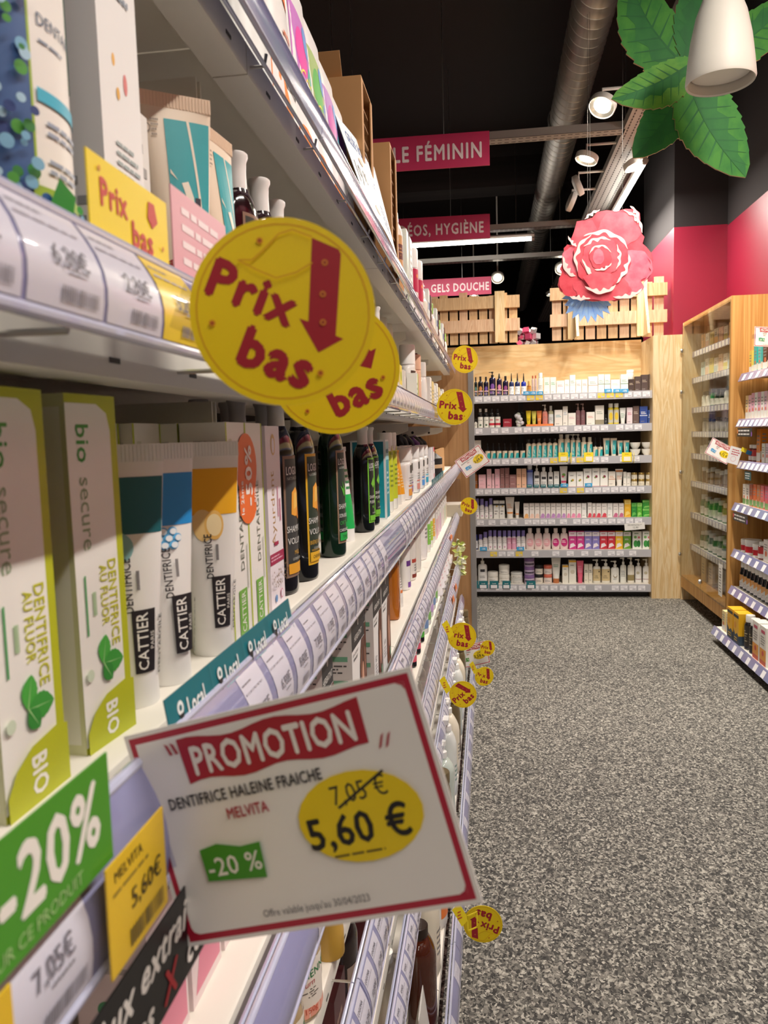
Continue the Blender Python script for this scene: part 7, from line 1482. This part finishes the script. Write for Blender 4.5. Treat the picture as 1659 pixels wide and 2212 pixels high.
G(pouch(0.09, 0.15, 0.05, '#c9c6c2', F=[('L', 0.2, 0.3, 0.8, 0.7, 4, GR)]), 'silver refill pouch at the bottom picture edge', 'B0', 1.27, xf=-0.108, depth=0.05)
for i in range(14):
    y = 1.9 + 0.165 * i; k = i % 4
    pr = [CPB, bottle(0.08, 0.07, 0.22, '#6a5c40', '#6a5c40', 0.03, 0.03, 0.25, kind='flip', rough=0.15), bottle(0.085, 0.07, 0.24, '#c8d4cc', '#f2f2f0', 0.013, 0.05, 0.15, kind='pump', rough=0.1), bottle(0.08, 0.07, 0.25, '#e9edea', '#f4f4f2', 0.02, 0.04, 0.18, None, 1, (0.1, 0.5), [('L', 0.2, 0.2, 0.8, 0.8, 4, '#8aa8a0')], kind='spray')][k]
    G(pr, ['cream pump bottle', 'khaki round-topped bottle', 'pale green clear pump bottle', 'milky spray bottle'][k] + ', item %s of the base shelf row beyond the card' % ['one', 'two', 'three', 'four', 'five', 'six', 'seven', 'eight', 'nine', 'ten', 'eleven', 'twelve', 'thirteen', 'fourteen'][i], 'B0', y, xf=-0.115, depth=0.07)
# bunch of pale green gauze flowers hanging by the end panel
FL = thing('gauze_flowers', 'bunch of pale yellow-green net sponges hanging near the end panel', 'sponge', atD(985, 1210, 3.9)); rr = random.Random(5)
for i in range(5):
    mb = MB(); c = (rr.uniform(-0.02, 0.03), rr.uniform(-0.03, 0.03), -0.035 * i + 0.08)
    for k in range(9):
        a = rr.uniform(0, 6.28); e = rr.uniform(-0.8, 0.8); d_ = Vector((math.cos(a) * math.cos(e), math.sin(a) * math.cos(e), math.sin(e))); s_ = d_.orthogonal().normalized() * 0.013
        b_ = Vector(c); tip = b_ + d_ * 0.04; mb.add([b_, b_ + d_ * 0.022 + s_, tip, b_ + d_ * 0.022 - s_, b_ + d_ * 0.02 + s_.cross(d_) * 0.5], [(0, 1, 4), (1, 2, 4), (2, 3, 4), (3, 0, 4)], M(['#b8c460', '#d4d8a0', '#e8e8d0'][k % 3], 0.8))
    mb.lathe([(0.006, -0.006), (0.01, 0), (0.006, 0.006)], M('#c8d080', 0.8), 8, c=c); build(mb, 'flower', FL)

# ============================================================ glass cabinet on the right
CX, CY0, CY1, CZ = 1.43, 4.89, 6.055, 2.065
CAB = thing('glass_cabinet', 'tall pine cabinet with glass door full of small boxes on the right', 'cabinet', (1.6, 5.5, 0))
CI = Matrix.Translation((-1.6, -5.5, 0))
def cpart(mb, nm, par=None):
    o = build(mb, nm, par or CAB)
    if par is None: o.matrix_parent_inverse = CI
    return o
mb = MB(); mb.box2((CX, CY0, 0.0), (RX - 0.002, CY0 + 0.028, CZ), W_PINE); cpart(mb, 'side_panel'); mb = MB(); mb.box2((CX + 0.002, CY1 - 0.028, 0.0), (RX - 0.002, CY1, CZ), W_PALE); cpart(mb, 'side_panel')
mb = MB(); mb.box2((CX, CY0 + 0.028, CZ - 0.03), (RX - 0.002, CY1 - 0.028, CZ), W_PINE); cpart(mb, 'top_board'); mb = MB(); mb.box2((CX, CY0 + 0.028, 0.10), (RX - 0.002, CY1 - 0.028, 0.19), W_PINE); cpart(mb, 'bottom_board')
mb = MB(); mb.box2((RX - 0.02, CY0 + 0.028, 0.19), (RX - 0.004, CY1 - 0.028, CZ - 0.03), W_PALE); cpart(mb, 'back_panel')
mb = MB(); mb.box2((CX + 0.03, 5.46, 0.19), (RX - 0.02, 5.48, CZ - 0.03), W_PALE); cpart(mb, 'divider') if False else None
DR_ = MB(); DR_.box2((CX - 0.007, CY0 + 0.006, 0.185), (CX - 0.001, 5.47, CZ - 0.02), GLASS); D1 = cpart(DR_, 'glass_door'); DR_ = MB(); DR_.box2((CX - 0.007, 5.476, 0.185), (CX - 0.001, CY1 - 0.006, CZ - 0.02), GLASS); D2 = cpart(DR_, 'glass_door')
for zz in (1.86, 1.56, 0.97, 0.35):
    mb = MB(); mb.lathe([(0.014, 0), (0.016, 0.006), (0.012, 0.014), (0, 0.016)], STEEL, 16); mb.v = [(CX - 0.007 - c, CY1 - 0.03 + a, zz + b) for a, b, c in mb.v]; cpart(mb, 'hinge', D2)
mb = MB(); mb.lathe([(0.014, 0), (0.017, 0.008), (0.014, 0.018), (0, 0.02)], STEEL, 16); mb.v = [(CX - 0.007 - c, 5.44 + a, 0.25 + b) for a, b, c in mb.v]; cpart(mb, 'door_knob', D1)
cshelves = [1.845, 1.655, 1.44, 1.265, 1.105, 0.90, 0.665, 0.425]
cab_kinds = [
 ('pastel carton', ['#e8d890', '#a8d8c0', '#f0c0b0', '#c8d8e8', '#f0b878', '#d8e0a0'], 0.11, 0), ('pastel remedy carton', ['#f0a868', '#e8e090', '#b8dca8', '#f0d0b8', '#e89890', '#c8e0e0'], 0.12, 0),
 ('dark bottle or white tub', ['#22302a', '#f0efe8', '#2a3a30', '#e8ece4', '#3aa060'], 0.12, 1), ('white vial with black cap', ['#e8e6e0', '#d8d4cc'], 0.10, 2), ('white roll of plaster', ['#f0efea', '#e8e0c0'], 0.07, 0), ('white-capped vial', ['#eceae4', '#8a6a4a'], 0.12, 2), ('green glass bottle with white cap', ['#2a7a3a', '#3a8a48'], 0.15, 1), ('dark green bottle with white label', ['#1f5a34', '#2f6a3c'], 0.14, 1)]
for k, z in enumerate(cshelves):
    mb = MB(); mb.box2((CX + 0.075, CY0 + 0.03, z - 0.012), (RX - 0.022, CY1 - 0.03, z), M('#dcd8d0', 0.4)); cpart(mb, 'shelf')
    mb = MB(); mb.box2((CX + 0.062, CY0 + 0.03, z - 0.038), (CX + 0.073, CY1 - 0.03, z + 0.004), RAIL)
    q = CY0 + 0.05
    while q < CY1 - 0.1: mb.box2((CX + 0.0605, q, z - 0.034), (CX + 0.062, q + 0.045, z), TAGC); q += 0.062 if k % 2 else 0.075
    cpart(mb, 'price_rail')
    desc, cols, h, kind = cab_kinds[k]; n = 9; st = (CY1 - CY0 - 0.2) / n
    lv = ['top', 'second', 'third', 'fourth', 'fifth', 'sixth', 'seventh', 'lowest'][k]
    for i in range(n):
        c = cols[(i * 2 + k) % len(cols)]; hh = h * (0.88 + 0.12 * ((i * 7 + k) % 3) / 2)
        if kind == 0: pr = carton(st * 0.8, 0.05, hh, '#efece4' if i % 2 else c, [('R', 0, 0, 1, 0.5, c), ('L', 0.2, 0.6, 0.8, 0.8, 2, GR)], [('R', 0, 0, 1, 0.5, c)])
        elif kind == 1: pr = bottle(st * 0.62, st * 0.5, hh, c, '#eeece6' if k > 4 else '#1c1c1c', st * 0.2, hh * 0.22, 0.12, '#eceae2', 1.3, (0.08, 0.45), [('L', 0.2, 0.3, 0.8, 0.7, 2, '#7a8a70')])
        else: pr = bottle(st * 0.4, st * 0.4, hh, c, '#26262a' if k == 3 else '#f2f0ec', st * 0.17, hh * 0.25, 0.1, None, 1.3, (0.1, 0.5), [('L', 0.2, 0.3, 0.8, 0.7, 2, GR)])
        lb = desc + ', ' + ['nearest', 'second', 'third', 'fourth', 'fifth', 'sixth', 'seventh', 'eighth', 'farthest'][i] + ' on the ' + lv + ' shelf inside glass cabinet'
        if len(lb.split()) > 16: lb = lb.replace(' inside glass cabinet', ' behind glass')
        if kind == 1 and k == 2: lb = lb.replace(desc, {'#22302a': 'dark bottle', '#f0efe8': 'white bottle', '#2a3a30': 'deep green-black bottle', '#e8ece4': 'pale grey-white bottle', '#3aa060': 'bright green bottle'}[c])
        place(pr, lb, (CX + 0.115, CY0 + 0.1 + st * i, z), -PI / 2, desc + ' row behind the glass')
for i, (y, c, h) in enumerate([(5.05, '#b8b4ac', 0.18), (5.2, '#a8a49c', 0.17), (5.36, '#b0aca8', 0.16), (5.6, '#d8c8a8', 0.16), (5.78, '#cbb894', 0.17)]): place(carton(0.11, 0.09, h, c, [('L', 0.2, 0.3, 0.8, 0.8, 4, '#8a8680')]), ['grey', 'darker grey', 'small grey', 'tan', 'far tan'][i] + ' storage box on the floor of glass cabinet', (CX + 0.14, y, 0.19), -PI / 2)
mb = MB(); mb.box((0, 0, 0), (0.075, 0.001, 0.2), M('#eeebe4', 0.5)); mb.art(0.075, 0.2, [('L', 0.2, 0.1, 0.8, 0.9, 9, '#8a8680'), ('T', '22€', 0.5, 0.62, 0.014, '#4a4644', 0, 0.04, 0.01)], lambda u, v, o: (u - 0.0375, -0.0006 - o, v - 0.1))
o = build(mb, 'door_notice'); o.location = (CX - 0.0085, 5.0, 0.345); o.rotation_euler = (0, 0, -PI / 2); tag(o, 'narrow white notice taped low on the glass cabinet door', 'notice')

# ============================================================ open shelving in front of the cabinet
OS = thing('open_shelving', 'open shelving with lilac price rails along the right wall', 'shelving', (1.6, 4.4, 0)); OI = Matrix.Translation((-1.6, -4.4, 0))
def opart(mb, nm): o = build(mb, nm, OS); o.matrix_parent_inverse = OI; return o
OY0, OY1 = -2.0, 4.86
oz = [1.60, 1.335, 1.09, 0.84, 0.56, 0.335, 0.085]; ox = [1.462, 1.452, 1.462, 1.437, 1.437, 1.425, 1.33]
mb = MB(); mb.box2((RX - 0.02, OY0, 0.08), (RX - 0.003, OY1, 1.95), W_PALE); opart(mb, 'back_panel')
for k, z in enumerate(oz):
    X_ = ox[k]; mb = MB(); mb.box2((X_ + 0.028, OY0, z - 0.025), (RX - 0.02, OY1, z), CREAM); opart(mb, 'shelf')
    sk = 0.05 if k < 3 else 0.0
    mb = MB(); mb.extr([(X_ + 0.028, z + 0.004), (X_ + 0.02, z + 0.006), (X_, z - 0.04), (X_ + 0.004, z - 0.043)], RAIL, OY0, OY1, axis=1)
    q = 3.6
    while q < OY1 - 0.05:
        mb.add([(X_ + 0.0195, q, z + 0.004), (X_ + 0.0195, q + 0.045, z + 0.004), (X_ - 0.0005, q + 0.045, z - 0.037), (X_ - 0.0005, q, z - 0.037)], [(0, 1, 2, 3)], TAGC); q += 0.075 if k in (1, 2) else 0.115
    opart(mb, 'price_rail')
mb = MB(); mb.box2((1.40, OY1 - 0.09, 0), (1.46, OY1 - 0.03, 0.06), W_PINE); mb2 = mb; opart(mb, 'foot')
for k in (1, 3): 
    z = oz[k]; mb = MB(); mb.box((0, 0, 0), (0.26, 0.001, 0.05), BLACK); mb.art(0.26, 0.05, [('L', 0.08, 0.1, 0.92, 0.9, 2, '#eceae6'), ('C', 0.03, 0.6, 0.01, '#e08a4a' if k == 1 else '#d84a5a', 0.014), ('C', 0.97, 0.3, 0.009, '#9a5ac0', 0.014)], lambda u, v, o: (u - 0.13, -0.0006 - o, v - 0.025))
    o = build(mb, 'shelf_strip'); o.location = (ox[k] + 0.004, 4.70, z - 0.072); o.rotation_euler = (0, 0, -PI / 2); tag(o, 'black strip with white writing under the %s right rail' % ['second', 'fourth'][k // 2], 'sign strip')
mb = MB(); mb.box((0, 0, 0), (0.11, 0.001, 0.05), M('#2c5a5a', 0.5)); mb.art(0.11, 0.05, [('L', 0.1, 0.1, 0.95, 0.9, 3, '#eceae6')], lambda u, v, o: (u - 0.055, -0.0006 - o, v - 0.025))
o = build(mb, 'shelf_strip'); o.location = (ox[2] + 0.004, 4.66, oz[2] - 0.075); o.rotation_euler = (0, 0, -PI / 2); tag(o, 'small teal strip of white lines under the third right rail', 'sign strip')
mb = MB(); mb.box((0, 0, 0), (0.07, 0.001, 0.10), M('#f2f0ee', 0.5)); mb.art(0.07, 0.10, [('L', 0.2, 0.5, 0.9, 0.9, 3, '#c84a5a'), ('RING', 0.5, 0.3, 0.016, 0.002, '#e8b0b0')], lambda u, v, o: (u - 0.035, -0.0006 - o, v - 0.05))
o = build(mb, 'info_card'); o.location = atD(1586, 984, 4.55); o.rotation_euler = (0, 0.3, 0.1); tag(o, 'white curled leaflet hanging right of the cabinet promotion card', 'leaflet')
for (px, c, n_) in ((1607, '#f0dc2c', 'small yellow flag'), (1618, '#3aa4e0', 'small blue flag')):
    mb = MB(); mb.box((0, 0, 0), (0.03, 0.001, 0.024), M(c, 0.5), rot=Matrix.Rotation(0.4, 3, 'Y')); o = build(mb, 'price_flag'); o.location = atD(px, 972 if px < 1610 else 978, 4.5); tag(o, n_ + ' on the third right rail', 'price flag')
OP = [
 [(4.78, 0.05, 0.13, '#f0d060', 'yellow-topped carton'), (4.70, 0.05, 0.15, '#3ab8b0', 'turquoise carton'), (4.63, 0.05, 0.15, '#58c0b8', 'second turquoise carton'), (4.54, 0.07, 0.15, '#5a3020', 'brown and orange carton'), (4.45, 0.07, 0.13, '#f0ece0', 'white carton'), (4.36, 0.07, 0.14, '#d8b04a', 'golden carton')],
 [(4.80 - 0.052 * i, 0.046, 0.14 + 0.01 * (i > 1), ['#f0d8a0', '#f0c0d0', '#e8a8c0', '#eef0e8', '#e8a8c0', '#f2f0e8', '#e8c0d0', '#f0e8d0', '#e8e8e0'][i], ['yellow-white', 'pale pink', 'pink-topped', 'white', 'second pink-topped', 'bird-shaped white', 'rose', 'cream', 'pale'][i] + ' slim carton') for i in range(9)],
 [(4.78, 0.05, 0.10, 'R', 'red-labelled jar'), (4.72, 0.05, 0.10, 'R', 'second red-labelled jar'), (4.62, 0.06, 0.19, '#ee8a1c', 'tall orange display carton'), (4.54, 0.05, 0.11, '#e8f0e0', 'white carton with green foot'), (4.48, 0.05, 0.11, '#e8c8d8', 'white and pink carton'), (4.41, 0.05, 0.12, '#d8e8d0', 'pale green carton'), (4.33, 0.06, 0.13, '#e8e0d8', 'white berry carton')],
 [(4.77, 0.05, 0.12, '#efe8dc', 'white tea carton with coloured foot'), (4.71, 0.05, 0.12, '#f0e8dc', 'second white tea carton'), (4.65, 0.05, 0.125, '#b85a34', 'rust tea carton'), (4.59, 0.05, 0.13, '#e06a2c', 'orange tea carton'), (4.53, 0.05, 0.13, '#c87a48', 'tan tea carton'), (4.47, 0.05, 0.13, '#e07070', 'coral tea carton'), (4.40, 0.05, 0.13, '#d85a78', 'raspberry tea carton'), (4.32, 0.05, 0.13, '#c84a5a', 'red tea carton')],
 [(4.77, 0.075, 0.075, 'J', 'red-banded white tub'), (4.67, 0.09, 0.085, 'J', 'larger red-banded white tub'), (4.57, 0.07, 0.075, 'J', 'strawberry-labelled tub'), (4.48, 0.07, 0.1, 'R', 'red-capped supplement jar'), (4.39, 0.08, 0.12, '#f0e8e4', 'white carton with red cap'), (4.30, 0.08, 0.12, '#e8d8d8', 'pinkish carton')],
 [(4.79 - 0.062 * i, 0.05, 0.165, 'B', ['nearest to cabinet', 'second', 'third', 'fourth', 'fifth', 'sixth', 'seventh', 'eighth'][i] + ' black syrup bottle') for i in range(8)],
 [(4.76, 0.06, 0.12, '#f0dca0', 'small honey carton'), (4.68, 0.05, 0.12, '#e8e0d0', 'white and yellow honey carton'), (4.57, 0.10, 0.18, 'H', 'big yellow honey carton'), (4.46, 0.09, 0.18, 'H', 'second big yellow honey carton'), (4.36, 0.06, 0.19, 'W', 'dark bottle with white cap'), (4.28, 0.06, 0.19, 'W', 'second dark bottle with white cap'), (4.17, 0.09, 0.2, 'O', 'white carton with orange fruit print'), (4.06, 0.09, 0.2, 'O', 'second white carton with orange fruit print')]]
for k, row in enumerate(OP):
    for (y, w_, h, c, n_) in row:
        d_ = 0.05; xf = ox[k] + 0.045
        if c == 'R': pr = bottle(w_, w_, h, '#7a2020', '#efeee8', w_ * 0.42, h * 0.2, 0.06, '#c83a3a', 1.3, (0.1, 0.7), [('R', 0, 0, 1, 0.4, '#f0e8e0')], kind='screw')
        elif c == 'J': pr = jar(w_, h, '#f2efea', '#f3f1ec', h * 0.3, [('R', 0, 0.15, 1, 1, '#c8202c'), ('C', 0.4, 0.3, 0.012, '#4a9a3a')])
        elif c == 'B': pr = bottle(w_, w_ * 0.9, h, '#17151a', '#efede8', w_ * 0.34, h * 0.22, 0.24, '#eceae6', 1.3, (0.08, 0.52), [('P', [(0.1, 0.7), (0.5, 0.45), (0.9, 0.7), (0.9, 1), (0.1, 1)], '#e8a030'), ('L', 0.2, 0.1, 0.8, 0.4, 3, GR)], kind='screw', rough=0.1)
        elif c == 'W': pr = bottle(w_, w_, h, '#1c1a1c', '#e8e6e0', w_ * 0.4, h * 0.2, 0.06, '#3a342c', 1.3, (0.1, 0.7), [('L', 0.2, 0.2, 0.8, 0.8, 5, '#d8c8a0')], kind='screw')
        elif c == 'H': pr = carton(w_, 0.09, h, '#f2b81c', [('P', [(0, 0), (1, 0), (1, 0.3), (0.7, 0.38), (0.4, 0.3), (0, 0.45)], '#26384a'), ('R', 0, 0.84, 1, 0.93, '#2a2a26'), ('C', 0.35, 0.6, 0.018, '#e89a20'), ('L', 0.2, 0.1, 0.8, 0.25, 2, '#f2c84a')], [('R', 0, 0.3, 1, 1, '#f2b81c')], [('R', 0, 0, 1, 0.3, '#3a4a5a')])
        elif c == 'O': pr = carton(w_, 0.07, h, '#f2eee6', [('R', 0, 0.05, 1, 0.42, '#f0a23a'), ('R', 0, 0, 1, 0.12, '#d85a2c'), ('C', 0.5, 0.3, 0.014, '#d8483a'), ('R', 0.2, 0.82, 0.8, 0.9, '#c84a6a'), ('L', 0.15, 0.5, 0.85, 0.76, 4, GR)], T=[('R', 0, 0, 1, 1, '#efe8dc')])
        else: pr = carton(w_, 0.05, h, c, [('R', 0, 0.04, 1, 0.3, '#7aa860' if k == 3 else '#efece2'), ('L', 0.15, 0.5, 0.85, 0.85, 3, GR), ('C', 0.5, 0.38, w_ * 0.2, '#e0784a')], R=[('R', 0, 0.1, 1, 0.35, '#efe0c8'), ('L', 0.2, 0.5, 0.8, 0.9, 4, GR)])
        lb = n_ + ' on the ' + ['top', 'second', 'third', 'fourth', 'fifth', 'sixth', 'lowest'][k] + ' shelf of the right open shelving'
        place(pr, lb, (xf + d_ / 2, y, oz[k]), -PI / 2, None)
